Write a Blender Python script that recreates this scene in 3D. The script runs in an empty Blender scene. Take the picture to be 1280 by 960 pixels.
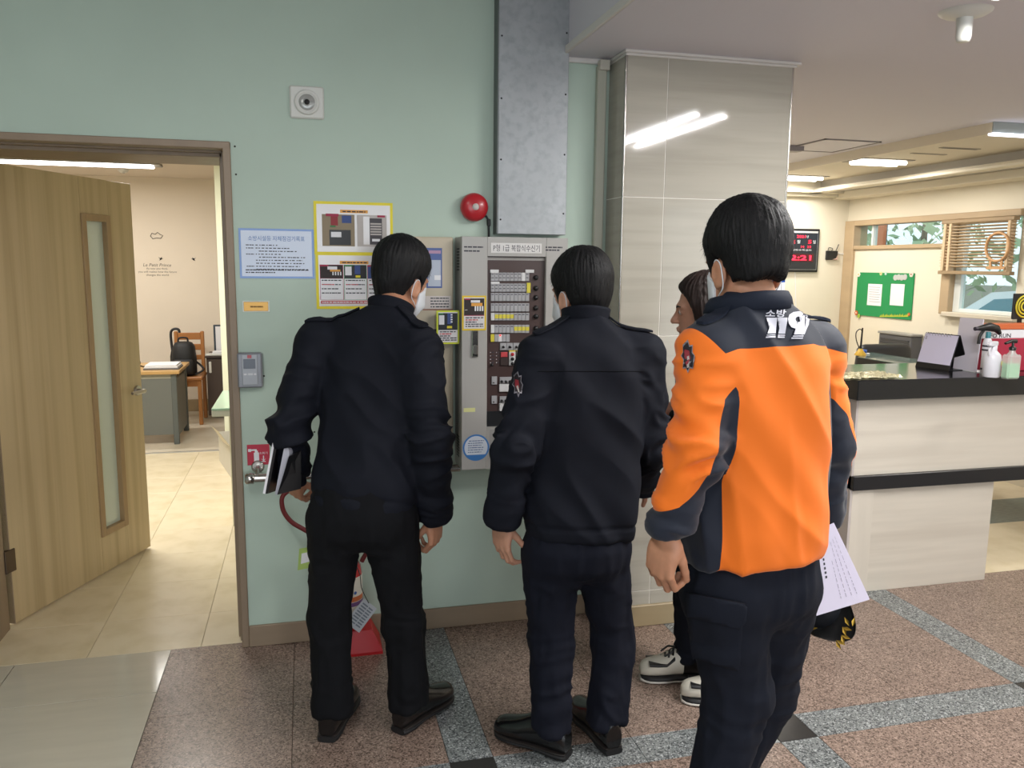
import bpy, bmesh, math, random
import numpy as np
from mathutils import Vector, Matrix
from mathutils.bvhtree import BVHTree

random.seed(7)
SC = bpy.context.scene
COL = SC.collection

# ------------------------------------------------------------------ camera, light, exposure
FOC, CAM_H = 1020.0, 1.60                      # focal length in pixels of the 1280 x 960 frame, eye height
YAW, PITCH, ROLL = (math.radians(a) for a in (14.25, -8.38, 0.57))
def _axes():
    cy, sy, cp, sp, cr, sr = math.cos(YAW), math.sin(YAW), math.cos(PITCH), math.sin(PITCH), math.cos(ROLL), math.sin(ROLL)
    f = np.array([sy*cp, cy*cp, sp]); r = np.array([cy, -sy, 0.0]); u = np.cross(r, f)
    return cr*r + sr*u, -sr*r + cr*u, f
AR, AU, AF = _axes()
EYE = np.array([0.0, 0.0, CAM_H])
cam = bpy.data.cameras.new('camera'); cam_ob = bpy.data.objects.new('camera', cam); COL.objects.link(cam_ob)
cam.sensor_width = 36.0; cam.lens = 36.0*FOC/1280.0; cam.clip_start = 0.05; cam.clip_end = 100
cam_ob.matrix_world = Matrix(((AR[0], AU[0], -AF[0], 0), (AR[1], AU[1], -AF[1], 0), (AR[2], AU[2], -AF[2], CAM_H), (0, 0, 0, 1)))
SC.camera = cam_ob

SC.view_settings.view_transform = 'Standard'; SC.view_settings.look = 'None'
SC.view_settings.gamma = 1.0; SC.view_settings.exposure = 0.32; SC.view_settings.use_curve_mapping = False

world = bpy.data.worlds.new('world'); SC.world = world; world.use_nodes = True
wn = world.node_tree.nodes; wb = wn['Background']
wb.inputs['Color'].default_value = (0.80, 0.90, 1.0, 1); wb.inputs['Strength'].default_value = 1.3

def area(name, loc, size, power, rot=(0, 0, 0), color=(1, 1, 1), spread=math.pi):
    l = bpy.data.lights.new(name, 'AREA'); l.shape = 'RECTANGLE'; l.size, l.size_y = size; l.energy = power; l.color = color; l.spread = spread
    o = bpy.data.objects.new(name, l); COL.objects.link(o); o.location = loc; o.rotation_euler = rot
    return o
# bare area light below the office ceiling, apart from the strip lamp
area('office_light', (-1.3, 5.6, 2.36), (1.2, 0.3), 55, color=(1.0, 0.97, 0.91))
# added area light at an unseen rear opening, brightens hall and ceiling
area('rear_fill_light', (0.2, -5.12, 1.35), (5.0, 2.1), 60, rot=(math.radians(90), 0, 0), color=(0.90, 0.95, 1.0))

# ------------------------------------------------------------------ pixel -> point in the place
def ray(x, y): return AR*((x-640)/FOC) - AU*((y-480)/FOC) + AF
def P(x, y, Y):  d = ray(x, y); return EYE + d*(Y/d[1])
def PX(x, y, X): d = ray(x, y); return EYE + d*(X/d[0])
def PZ(x, y, Z): d = ray(x, y); return EYE + d*((Z-CAM_H)/d[2])

# ------------------------------------------------------------------ materials
def lin(h):
    if isinstance(h, str):
        h = h.lstrip('#'); c = [int(h[i:i+2], 16)/255 for i in (0, 2, 4)]
    else: c = h
    return tuple(x/12.92 if x <= 0.04045 else ((x+0.055)/1.055)**2.4 for x in c) + (1.0,)
MATS = {}
def mat(name, color, rough=0.6, metal=0.0, spec=0.5, **kw):
    """plain principled material; kw: noise=(scale, amount, stretch), bump=(scale, strength, stretch), emit=(hex,strength), trans, alpha, coat"""
    if name in MATS: return MATS[name]
    m = bpy.data.materials.new(name); m.use_nodes = True; MATS[name] = m
    nt = m.node_tree; b = nt.nodes['Principled BSDF']; L = nt.links
    c = lin(color)
    b.inputs['Base Color'].default_value = c; b.inputs['Roughness'].default_value = rough; b.inputs['Metallic'].default_value = metal
    b.inputs['Specular IOR Level'].default_value = spec
    m.diffuse_color = c
    co = None
    def coords(stretch):
        tc = nt.nodes.new('ShaderNodeTexCoord'); mp = nt.nodes.new('ShaderNodeMapping'); mp.inputs['Scale'].default_value = stretch
        L.new(tc.outputs['Object'], mp.inputs['Vector']); return mp.outputs['Vector']
    if 'noise' in kw:
        sc, am, st = kw['noise']; nz = nt.nodes.new('ShaderNodeTexNoise'); nz.inputs['Scale'].default_value = sc; nz.inputs['Detail'].default_value = 5
        L.new(coords(st), nz.inputs['Vector'])
        mr = nt.nodes.new('ShaderNodeMapRange'); mr.inputs['From Min'].default_value = 0.3; mr.inputs['From Max'].default_value = 0.7
        mr.inputs['To Min'].default_value = 1-am; mr.inputs['To Max'].default_value = 1+am; L.new(nz.outputs['Fac'], mr.inputs['Value'])
        mx = nt.nodes.new('ShaderNodeVectorMath'); mx.operation = 'SCALE'; mx.inputs[0].default_value = c[:3]
        L.new(mr.outputs['Result'], mx.inputs['Scale']); L.new(mx.outputs['Vector'], b.inputs['Base Color'])
    if 'mix' in kw:                       # second colour in noise patches: (hex, scale, lo, hi, stretch)
        c2, sc, lo, hi, st = kw['mix']; nz = nt.nodes.new('ShaderNodeTexNoise'); nz.inputs['Scale'].default_value = sc; nz.inputs['Detail'].default_value = 6
        L.new(coords(st), nz.inputs['Vector']); mr = nt.nodes.new('ShaderNodeMapRange'); mr.inputs['From Min'].default_value = lo; mr.inputs['From Max'].default_value = hi
        L.new(nz.outputs['Fac'], mr.inputs['Value']); mx = nt.nodes.new('ShaderNodeMix'); mx.data_type = 'RGBA'
        mx.inputs['A'].default_value = c; mx.inputs['B'].default_value = lin(c2)
        src = b.inputs['Base Color'].links[0].from_socket if b.inputs['Base Color'].links else None
        if src: L.new(src, mx.inputs['A'])
        L.new(mr.outputs['Result'], mx.inputs['Factor']); L.new(mx.outputs['Result'], b.inputs['Base Color'])
    if 'bump' in kw:
        sc, stg, st = kw['bump']; nz = nt.nodes.new('ShaderNodeTexNoise'); nz.inputs['Scale'].default_value = sc; nz.inputs['Detail'].default_value = 4
        L.new(coords(st), nz.inputs['Vector']); bp = nt.nodes.new('ShaderNodeBump'); bp.inputs['Strength'].default_value = stg; bp.inputs['Distance'].default_value = kw.get('bdist', 0.002)
        L.new(nz.outputs['Fac'], bp.inputs['Height']); L.new(bp.outputs['Normal'], b.inputs['Normal'])
    if 'emit' in kw:
        b.inputs['Emission Color'].default_value = lin(kw['emit'][0]); b.inputs['Emission Strength'].default_value = kw['emit'][1]
    if 'trans' in kw: b.inputs['Transmission Weight'].default_value = kw['trans']
    if 'coat' in kw: b.inputs['Coat Weight'].default_value = kw['coat']; b.inputs['Coat Roughness'].default_value = 0.08
    if 'sheen' in kw: b.inputs['Sheen Weight'].default_value = kw['sheen']
    if 'alpha' in kw: b.inputs['Alpha'].default_value = kw['alpha']
    return m
def glass_mat(name, tint, rough=0.02, body=0.06):
    m = bpy.data.materials.new(name); m.use_nodes = True; MATS[name] = m; nt = m.node_tree; nt.nodes.remove(nt.nodes['Principled BSDF'])
    t = nt.nodes.new('ShaderNodeBsdfTransparent'); t.inputs['Color'].default_value = lin(tint); g = nt.nodes.new('ShaderNodeBsdfGlossy'); g.inputs['Roughness'].default_value = rough
    f0 = nt.nodes.new('ShaderNodeLayerWeight'); f0.inputs['Blend'].default_value = 0.5; f1 = nt.nodes.new('ShaderNodeMath'); f1.operation = 'POWER'; f1.inputs[1].default_value = 5.0; nt.links.new(f0.outputs['Facing'], f1.inputs[0])
    f = nt.nodes.new('ShaderNodeMath'); f.operation = 'MULTIPLY_ADD'; f.inputs[1].default_value = 0.8; f.inputs[2].default_value = 0.03; nt.links.new(f1.outputs[0], f.inputs[0]); x = nt.nodes.new('ShaderNodeMixShader'); nt.links.new(f.outputs[0], x.inputs[0]); nt.links.new(t.outputs[0], x.inputs[1]); nt.links.new(g.outputs[0], x.inputs[2])
    nt.links.new(x.outputs[0], nt.nodes['Material Output'].inputs['Surface']); return m
def granite(name, base, dark, light, rough):
    m = mat(name, base, rough); nt = m.node_tree; L = nt.links; b = nt.nodes['Principled BSDF']
    tc = nt.nodes.new('ShaderNodeTexCoord')
    v = nt.nodes.new('ShaderNodeTexVoronoi'); v.inputs['Scale'].default_value = 210; L.new(tc.outputs['Object'], v.inputs['Vector'])
    sp = nt.nodes.new('ShaderNodeSeparateColor'); L.new(v.outputs['Color'], sp.inputs['Color'])
    r = nt.nodes.new('ShaderNodeValToRGB'); e = r.color_ramp.elements
    e[0].position = 0.0; e[0].color = lin(dark); e[1].position = 1.0; e[1].color = lin(light)
    for p, c in ((0.22, dark), (0.34, base), (0.80, base)):
        k = e.new(p); k.color = lin(c)
    L.new(sp.outputs['Red'], r.inputs['Fac'])
    nz = nt.nodes.new('ShaderNodeTexNoise'); nz.inputs['Scale'].default_value = 5; nz.inputs['Detail'].default_value = 3; L.new(tc.outputs['Object'], nz.inputs['Vector'])
    mr = nt.nodes.new('ShaderNodeMapRange'); mr.inputs['To Min'].default_value = 0.80; mr.inputs['To Max'].default_value = 1.2; L.new(nz.outputs['Fac'], mr.inputs['Value'])
    mx = nt.nodes.new('ShaderNodeVectorMath'); mx.operation = 'SCALE'; L.new(r.outputs['Color'], mx.inputs[0]); L.new(mr.outputs['Result'], mx.inputs['Scale'])
    L.new(mx.outputs['Vector'], b.inputs['Base Color'])
    return m

# ------------------------------------------------------------------ mesh helpers
class MB:
    """collects geometry for ONE mesh object"""
    def __init__(s): s.v = []; s.f = []; s.sm = []
    def add(s, vs, fs, smooth=False):
        o = len(s.v); s.v += [tuple(map(float, p)) for p in vs]; s.f += [tuple(i+o for i in f) for f in fs]; s.sm += [smooth]*len(fs)
        return s
    def box(s, x0, x1, y0, y1, z0, z1, b=0.0, M=None):
        if b <= 0:
            vs = [(x, y, z) for z in (z0, z1) for y in (y0, y1) for x in (x0, x1)]
            fs = [(0, 2, 3, 1), (4, 5, 7, 6), (0, 1, 5, 4), (2, 6, 7, 3), (0, 4, 6, 2), (1, 3, 7, 5)]
        else:
            b = min(b, 0.49*min(abs(x1-x0), abs(y1-y0), abs(z1-z0)))
            c = (np.array([x0+x1, y0+y1, z0+z1]))/2; h = np.abs(np.array([x1-x0, y1-y0, z1-z0]))/2
            vs = []; idx = {}
            for sx in (-1, 1):
                for sy in (-1, 1):
                    for sz in (-1, 1):
                        for a in range(3):
                            q = np.array([sx, sy, sz])*(h-b); q[a] = (sx, sy, sz)[a]*h[a]
                            idx[(sx, sy, sz, a)] = len(vs); vs.append(tuple(c+q))
            fs = []
            for a in range(3):
                u, w = [(1, 2), (2, 0), (0, 1)][a]
                for sg in (-1, 1):
                    ring = []
                    for su, sw in ((-1, -1), (1, -1), (1, 1), (-1, 1)):
                        k = [0, 0, 0]; k[a] = sg; k[u] = su; k[w] = sw; ring.append(idx[tuple(k)+(a,)])
                    fs.append(tuple(ring if sg > 0 else ring[::-1]))
            for a in range(3):                                  # edges along axis a
                u, w = [(1, 2), (2, 0), (0, 1)][a]
                for su in (-1, 1):
                    for sw in (-1, 1):
                        k0 = [0, 0, 0]; k0[a] = -1; k0[u] = su; k0[w] = sw; k1 = list(k0); k1[a] = 1
                        q = [idx[tuple(k0)+(u,)], idx[tuple(k1)+(u,)], idx[tuple(k1)+(w,)], idx[tuple(k0)+(w,)]]
                        fs.append(tuple(q if su*sw < 0 else q[::-1]))
            for sx in (-1, 1):
                for sy in (-1, 1):
                    for sz in (-1, 1):
                        t = [idx[(sx, sy, sz, a)] for a in range(3)]
                        fs.append(tuple(t if sx*sy*sz > 0 else t[::-1]))
        if M is not None: vs = [tuple(M @ Vector(p)) for p in vs]
        return s.add(vs, fs)
    def tube(s, pts, r, n=12, cap=True, smooth=True):
        pts = [np.array(p, float) for p in pts]; m = len(pts)
        rs = [r]*m if np.isscalar(r) else list(r)
        vs = []; up = None
        for i, p in enumerate(pts):
            t = pts[min(i+1, m-1)] - pts[max(i-1, 0)]; t = t/(np.linalg.norm(t)+1e-12)
            if up is None: up = np.array([0, 0, 1.0]) if abs(t[2]) < 0.9 else np.array([1.0, 0, 0])
            a = np.cross(up, t); a /= np.linalg.norm(a)+1e-12; bb = np.cross(t, a); up = bb
            for k in range(n):
                q = 2*math.pi*k/n; vs.append(p + rs[i]*(math.cos(q)*a + math.sin(q)*bb))
        fs = [(i*n+k, i*n+(k+1) % n, (i+1)*n+(k+1) % n, (i+1)*n+k) for i in range(m-1) for k in range(n)]
        s.add(vs, fs, smooth)
        if cap: s.add([vs[k] for k in range(n)][::-1] + [vs[(m-1)*n+k] for k in range(n)], [tuple(range(n)), tuple(range(n, 2*n))])
        return s
    def lathe(s, prof, c=(0, 0, 0), axis='z', n=24, smooth=True):
        """prof: list of (radius, height) from bottom to top"""
        vs = []; fs = []; m = len(prof)
        for r, h in prof:
            for k in range(n):
                q = 2*math.pi*k/n; a, b2 = r*math.cos(q), r*math.sin(q)
                p = {'z': (a, b2, h), 'y': (a, h, -b2), 'x': (h, a, b2)}[axis]
                vs.append((p[0]+c[0], p[1]+c[1], p[2]+c[2]))
        for i in range(m-1):
            for k in range(n): fs.append((i*n+k, i*n+(k+1) % n, (i+1)*n+(k+1) % n, (i+1)*n+k))
        s.add(vs, fs, smooth)
        s.add([vs[k] for k in range(n)][::-1], [tuple(range(n))]) if prof[0][0] > 1e-5 else None
        s.add([vs[(m-1)*n+k] for k in range(n)], [tuple(range(n))]) if prof[-1][0] > 1e-5 else None
        return s
    def poly(s, pts, depth, M=None):
        """prism from a polygon in x,z (facing -y): front at y=0, back at y=depth"""
        n = len(pts); vs = [(x, 0, z) for x, z in pts] + [(x, depth, z) for x, z in pts]
        ar = sum(pts[i][0]*pts[(i+1) % n][1]-pts[(i+1) % n][0]*pts[i][1] for i in range(n))
        fs = [tuple(range(n)), tuple(range(2*n-1, n-1, -1))] + [(i, i+n, (i+1) % n+n, (i+1) % n) for i in range(n)]
        if ar < 0: fs = [f[::-1] for f in fs]
        if M is not None: vs = [tuple(M @ Vector(p)) for p in vs]
        return s.add(vs, fs)
    def prism(s, pts, z0, z1):
        """vertical prism from a plan polygon"""
        n = len(pts); ar = sum(pts[i][0]*pts[(i+1) % n][1]-pts[(i+1) % n][0]*pts[i][1] for i in range(n))
        if ar < 0: pts = pts[::-1]
        vs = [(p[0], p[1], z0) for p in pts] + [(p[0], p[1], z1) for p in pts]
        fs = [tuple(range(n-1, -1, -1)), tuple(range(n, 2*n))] + [(i, (i+1) % n, (i+1) % n+n, i+n) for i in range(n)]
        return s.add(vs, fs)
    def mesh(s, name):
        me = bpy.data.meshes.new(name); me.from_pydata(s.v, [], s.f); me.polygons.foreach_set('use_smooth', s.sm); me.update(); return me
    def build(s, name, m, parent=None, loc=None):
        return link(name, s.mesh(name), m, parent, loc)
def link(name, me, m=None, parent=None, loc=None):
    o = bpy.data.objects.new(name, me); COL.objects.link(o)
    if m is not None:
        for k in (m if isinstance(m, (list, tuple)) else [m]): me.materials.append(k)
    if loc is not None: o.location = loc
    if parent is not None:
        o.parent = parent; o.matrix_parent_inverse = parent_inv(parent)
    return o
def parent_inv(p):
    M = Matrix.LocRotScale(p.location, p.rotation_euler, p.scale)
    q = p
    while q.parent is not None:
        M = Matrix.LocRotScale(q.parent.location, q.parent.rotation_euler, q.parent.scale) @ q.matrix_parent_inverse @ M; q = q.parent
    return M.inverted()
def tag(o, label=None, cat=None, group=None, kind=None):
    if label: o['label'] = label
    if cat: o['category'] = cat
    if group: o['group'] = group
    if kind: o['kind'] = kind
    return o
def thing(name, label, cat, loc=(0, 0, 0), group=None):
    o = bpy.data.objects.new(name, None); COL.objects.link(o); o.location = loc; o.empty_display_size = 0.1
    return tag(o, label, cat, group)
def struct(o): o['kind'] = 'structure'; return o
def sroot(name, loc=(0, 0, 0)):
    o = bpy.data.objects.new(name, None); COL.objects.link(o); o.location = loc; return struct(o)

def text_mb(s, size, bold=0.0, spacing=1.0, shear=0.0):
    """MB with the text's flat faces in x,z (baseline z=0, start x=0), and its width"""
    cu = bpy.data.curves.new('t', 'FONT'); cu.body = s; cu.size = size; cu.offset = bold; cu.space_character = spacing; cu.shear = shear
    cu.resolution_u = 2; cu.extrude = 0
    ob = bpy.data.objects.new('t', cu); COL.objects.link(ob); dg = bpy.context.evaluated_depsgraph_get(); dg.update()
    me = bpy.data.meshes.new_from_object(ob.evaluated_get(dg))
    vs = [(v.co.x, 0.0, v.co.y) for v in me.vertices]; fs = [tuple(p.vertices) for p in me.polygons]
    bpy.data.objects.remove(ob); bpy.data.curves.remove(cu); bpy.data.meshes.remove(me)
    w = max([v[0] for v in vs], default=0); mb = MB(); mb.add(vs, fs); mb.w = w
    return mb
def text(s, name, m, parent, x, y, z, size=None, width=None, height=None, bold=0.0, M=None, align='l', shear=0.0):
    """lettering lying on a plane y=const facing -y (or M-transformed)"""
    mb = text_mb(s, 1.0, bold, shear=shear)
    h = max(v[2] for v in mb.v) - min(v[2] for v in mb.v); x0 = min(v[0] for v in mb.v); z0 = min(v[2] for v in mb.v); w = mb.w-x0
    sx = sz = size if size else 1.0
    if width: sx = width/w
    if height: sz = height/h
    elif width and not size: sz = sx
    dx = {'l': 0, 'c': -w*sx/2, 'r': -w*sx}[align]
    mb.v = [((v[0]-x0)*sx+dx, 0.0, (v[2]-z0)*sz) for v in mb.v]
    mb.v = [tuple(M @ Vector(v)) for v in mb.v] if M is not None else [(v[0]+x, y, v[2]+z) for v in mb.v]
    return mb.build(name, m, parent)
def dashes(mb, x0, x1, z, h, y, seed=0, gap=0.4, M=None):
    """a row of illegibly small print: short bars"""
    r = random.Random(seed); x = x0
    while x < x1:
        w = h*r.uniform(1.2, 3.6); w = min(w, x1-x)
        if w > h*0.4: mb.box(x, x+w, y-0.0003, y, z, z+h, M=M)
        x += w + h*gap*r.uniform(0.6, 2.2)
    return mb
# ================================================================== SETTING
WY = 3.40            # hall face of the mint wall
CZ = 2.454           # lower ceiling (right of the soffit edge)
HZ = 2.86            # higher ceiling over the near hall
M_mint = mat('mint_paint', '#b6c8ba', 0.55, noise=(3.0, 0.03, (1, 1, 1)), bump=(260, 0.08, (1, 1, 1)))
M_white = mat('white_paint', '#dcd8d4', 0.7, bump=(200, 0.05, (1, 1, 1)))
M_cream = mat('cream_paint', '#e0d8c4', 0.7, noise=(2.0, 0.02, (1, 1, 1)))
M_ceil = mat('ceiling_paint', '#dad7df', 0.75)
M_frame = mat('door_frame_brown', '#8f7c67', 0.45, noise=(14, 0.08, (1, 1, 0.1)))
M_base = mat('baseboard_tan', '#8f7d68', 0.5, noise=(20, 0.06, (0.2, 1, 1)))
M_oak = mat('oak_veneer', '#c0ab84', 0.42, noise=(4, 0.07, (5, 5, 0.2)), mix=('#a9946d', 3, 0.45, 0.75, (7, 7, 0.15)))
M_grout = mat('grout', '#6f675e', 0.85)
M_gbrown = granite('granite_brown', '#89756a', '#5c4e45', '#ab9689', 0.27)
M_ggrey = granite('granite_grey', '#7a7e7e', '#484b4d', '#b3b7b7', 0.24)
M_black_tile = mat('black_tile', '#2c2b2a', 0.25)
M_porc = mat('porcelain_tile', '#c4beae', 0.12, noise=(3, 0.05, (1, 6, 1)))
M_vinyl = mat('vinyl_tile', '#dccfb2', 0.32, mix=('#c9ba96', 7, 0.45, 0.8, (1, 1, 1)))
M_vinyl2 = mat('vinyl_floor', '#c9c0ae', 0.35, mix=('#b9ae98', 6, 0.45, 0.8, (1, 1, 1)))
M_alu = mat('aluminium', '#c8c8c6', 0.3, 0.9)
M_steel = mat('stainless', '#bdb9b3', 0.22, 1.0)

# ---- floors: a bed and single tiles, joints 3 mm wide and recessed
floor = sroot('floor')
MB().box(-4.2, 5.6, -5.2, 7.4, -0.10, -0.006).build('floor_bed', M_grout, floor)
_tile_mesh = {}
def tile(name, x0, x1, y0, y1, m, parent, j=0.0015, top=0.0):
    w, d = round(x1-x0-2*j, 4), round(y1-y0-2*j, 4)
    key = (name, w, d, m.name)
    if key not in _tile_mesh:
        me = MB().box(-w/2, w/2, -d/2, d/2, -0.0055, 0.0, 0.0008).mesh(name); me.materials.append(m); _tile_mesh[key] = me
    o = bpy.data.objects.new(name, _tile_mesh[key]); COL.objects.link(o); o.location = ((x0+x1)/2, (y0+y1)/2, top); o.parent = parent
    return o
bandX = [(-0.70+1.115*k, -0.70+1.115*k+0.145) for k in range(1, 5)]          # 0.415, 1.53, 2.645, 3.76
bandY = [(1.155, 1.30), (2.262, 2.408)]
XL = -0.575
gx = [XL] + [v for b in bandX for v in b] + [5.0]
gy = [0.05] + [v for b in bandY for v in b] + [3.395]
for i in range(len(gx)-1):
    for k in range(len(gy)-1):
        x0, x1, y0, y1 = gx[i], gx[i+1], gy[k], gy[k+1]; bx_, by_ = i % 2 == 1, k % 2 == 1
        if x0 > 3.95: continue
        if bx_ and by_: tile('black_tile', x0, x1, y0, y1, M_black_tile, floor)
        elif bx_ or by_:
            n = 2
            for q in range(n):
                if bx_: tile('grey_granite_tile', x0, x1, y0+(y1-y0)*q/n, y0+(y1-y0)*(q+1)/n, M_ggrey, floor, 0.0008)
                else: tile('grey_granite_tile', x0+(x1-x0)*q/n, x0+(x1-x0)*(q+1)/n, y0, y1, M_ggrey, floor, 0.0008)
        else:
            for a in range(2):
                for b in range(2):
                    tile('brown_granite_tile', x0+(x1-x0)*a/2, x0+(x1-x0)*(a+1)/2, y0+(y1-y0)*b/2, y0+(y1-y0)*(b+1)/2, M_gbrown, floor, 0.0008)
for x0, x1 in ((-1.157, XL), (-1.739, -1.157), (-2.321, -1.739), (-2.9, -2.321)):
    for y0, y1 in ((3.09, 3.44), (2.49, 3.09), (1.89, 2.49), (1.29, 1.89), (0.69, 1.29)):
        tile('porcelain_tile', x0, x1, y0, y1, M_porc, floor)
tile('brown_granite_tile', XL, -0.262, 3.395, 3.44, M_gbrown, floor, 0.0)
ofloor = sroot('floor_office')
MB().box(-3.4, 1.2, 3.41, 9.6, -0.10, -0.0056).build('floor_bed', M_grout, ofloor)
for i in range(8):
    for k in range(9):
        x0 = -2.645+0.437*i; y0 = 3.44 if k == 0 else 3.785+0.4275*(k-1); y1 = 3.785+0.4275*k
        tile('vinyl_tile', x0, x0+0.437, y0, y1, M_vinyl, ofloor, 0.0007)
MB().box(-2.7, 0.9, 7.205, 9.3, -0.0056, 0.001).build('floor_sheet', M_vinyl2, ofloor)
MB().box(-2.7, 0.9, 7.185, 7.215, 0.0, 0.006, 0.002).build('floor_strip', M_alu, ofloor)
rfloor = sroot('floor_reception')
MB().box(2.2, 5.12, 3.395, 7.0, -0.0056, 0.0005).build('floor_sheet', M_vinyl, rfloor)
MB().box(2.9, 5.12, 4.09, 4.53, 0.0, 0.0012).build('floor_stripe', mat('stripe_vinyl', '#5d6a64', 0.3, mix=('#77857c', 20, 0.4, 0.7, (1, 6, 1))), rfloor)

# ---- the mint wall with the door opening
wb_ = MB()
wb_.box(-4.2, -1.30, WY, 3.78, 0, 3.0)                 # left of the door
wb_.box(-1.30, -0.268, WY, 3.78, 2.045, 3.0)           # over the door
wb_.box(-0.268, 1.75, WY, 3.78, 0, 3.0)                # right of the door
wall_back = struct(wb_.build('wall_back', M_mint))
bb = MB(); bb.box(-0.262, 1.275, WY-0.013, WY, 0.0, 0.092, 0.003); struct(bb.build('baseboard_back', M_base))
# dots where screws were
for x, y in ((293.5, 183), (295, 218), (393, 540), (330, 470)):
    p = P(x, y, WY); MB().lathe([(0.004, 0), (0.003, -0.001)], (p[0], WY, p[2]), 'y', 8).build('screw_hole', mat('hole', '#3c4038', 0.8), wall_back)

# ---- door frame
FRM = sroot('trim_1', (-0.78, WY, 0))
def jamb(x0, x1, side):
    m = MB(); m.box(x0, x1, WY-0.012, WY+0.06, 0, 2.051, 0.003)
    s = 0.022
    if side > 0: m.box(x0-s*0.45, x1, WY+0.06, WY+0.10, 0, 2.03); m.box(x0-s, x1, WY+0.10, 3.80, 0, 2.02, 0.002)
    else: m.box(x0, x1+s*0.45, WY+0.06, WY+0.10, 0, 2.03); m.box(x0, x1+s, WY+0.10, 3.80, 0, 2.02, 0.002)
    return m.build('jamb', M_frame, FRM)
jamb(-0.291, -0.262, 1); jamb(-1.335, -1.306, -1)
m = MB(); m.box(-1.335, -0.262, WY-0.0125, WY+0.06, 2.024, 2.0515, 0.003); m.box(-1.30, -0.29, WY+0.06, WY+0.10, 2.018, 2.05); m.box(-1.30, -0.29, WY+0.10, 3.80, 2.004, 2.05, 0.002)
m.build('header', M_frame, FRM)

# ---- door leaf, standing open into the office
h0 = np.array([-1.272, 3.825, 0]); h1 = np.array([-0.874, 4.757, 0]); LD = np.linalg.norm(h1-h0)
du = (h1-h0)/LD; dn = np.array([du[1], -du[0], 0])                 # dn: towards the viewer / right
LM = Matrix(((du[0], -dn[0], 0, h0[0]), (du[1], -dn[1], 0, h0[1]), (0, 0, 1, 0), (0, 0, 0, 1)))   # local x along leaf, y into it, z up
def leaf_uv(x, y):
    d = ray(x, y); t = ((h0-EYE) @ dn)/(d @ dn); p = EYE + d*t; return (p-h0) @ du, p[2]
DR = struct(thing('door_1', 'open oak veneer door with a tall narrow glass panel', 'door', tuple(h0)))
u0, z1 = leaf_uv(97, 267); u1, _ = leaf_uv(135, 268); _, z0 = leaf_uv(127, 671)
u0b, _ = leaf_uv(126, 600); u1b, _ = leaf_uv(156, 600)
U0, U1, Z0, Z1 = (u0+u0b)/2, (u1+u1b)/2, z0, z1
T = 0.042; fr = 0.03; TOPZ = 1.995
m = MB()
m.box(0, U0, 0, T, 0.012, TOPZ, 0.002, LM); m.box(U1, LD, 0, T, 0.012, TOPZ, 0.002, LM)
m.box(U0, U1, 0, T, 0.012, Z0, 0, LM); m.box(U0, U1, 0, T, Z1, TOPZ, 0, LM)
m.build('door_leaf', M_oak, DR)
MB().box(0, 0.004, -0.0005, T+0.0005, 0.012, TOPZ, 0, LM).build('edge_band', M_frame, DR)
m = MB()
for a in ((U0-.004, U0+fr, Z0-.004, Z1+.004), (U1-fr, U1+.004, Z0-.004, Z1+.004), (U0+fr, U1-fr, Z0-.004, Z0+fr), (U0+fr, U1-fr, Z1-fr, Z1+.004)):
    m.box(a[0], a[1], -0.009, T+0.009, a[2], a[3], 0.002, LM)
m.build('glass_bead', mat('bead_wood', '#a08561', 0.4, noise=(12, .08, (3, 3, .3))), DR)
MB().box(U0+fr, U1-fr, T/2-0.003, T/2+0.003, Z0+fr, Z1-fr, 0, LM).build('glass_pane', mat('frosted_glass', '#dde6da', 0.4, trans=0.25, noise=(2, .04, (1, 1, .3))), DR)
hu, hz = leaf_uv(171, 488)
m = MB(); m.lathe([(0.026, 0.012), (0.028, 0.008), (0.028, 0)][::-1], (0, 0, 0), 'y', 20)
m.v = [tuple(LM @ Vector((v[0]+hu, -v[1], v[2]+hz))) for v in m.v]
m.tube([LM @ Vector((hu, -0.005, hz)), LM @ Vector((hu, -0.05, hz))], 0.010, 10)
m.tube([LM @ Vector((hu-0.004, -0.05, hz)), LM @ Vector((hu-0.05, -0.053, hz+.001)), LM @ Vector((hu-0.112, -0.048, hz+.002))], [0.0105, 0.010, 0.008], 10)
m.build('door_handle', mat('satin_nickel', '#a9a49b', 0.3, 0.9), DR)
for z in (0.30, 1.75):
    MB().box(-0.032, 0.028, -0.006, 0.012, z-0.05, z+0.05, 0.002, LM).build('hinge', mat('hinge_metal', '#5b4f44', 0.4, 0.8), DR)

# ---- ceilings
m = MB(); m.box(-4.2, 1.07, -5.2, 3.42, HZ, HZ+0.12); struct(m.build('ceiling', M_ceil))
m = MB(); m.box(1.07, 3.96, -5.2, 7.05, CZ, HZ+0.12); m.box(3.96, 5.3, -5.2, 4.12, CZ, HZ+0.12)
sof = struct(m.build('ceiling_soffit', M_ceil))
MB().box(1.07, 1.275, 3.385, WY, CZ-0.022, CZ, 0.004).build('cornice', M_white, sof)
MB().box(1.055, 1.07, -5.2, 3.40, CZ-0.002, CZ+0.03, 0.004).build('edge_moulding', M_white, sof)
m = MB(); m.box(3.96, 5.3, 4.12, 7.05, CZ-0.064, CZ+0.1); c2 = struct(m.build('ceiling_reception', mat('cream_ceiling', '#ddd3bf', 0.75)))
M_beam = mat('beam_grey', '#bdb8ae', 0.7)
m = MB(); m.box(4.72, 5.3, 4.12, 7.05, CZ-0.150, CZ-0.064); b1 = struct(m.build('trim_2', M_beam))
MB().box(4.66, 4.72, 4.12, 7.0, CZ-0.150, CZ-0.128, 0.004).build('moulding', M_cream, b1)
MB().box(4.60, 4.72, 4.12, 7.0, CZ-0.172, CZ-0.150, 0.006).build('moulding', M_cream, b1)
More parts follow.
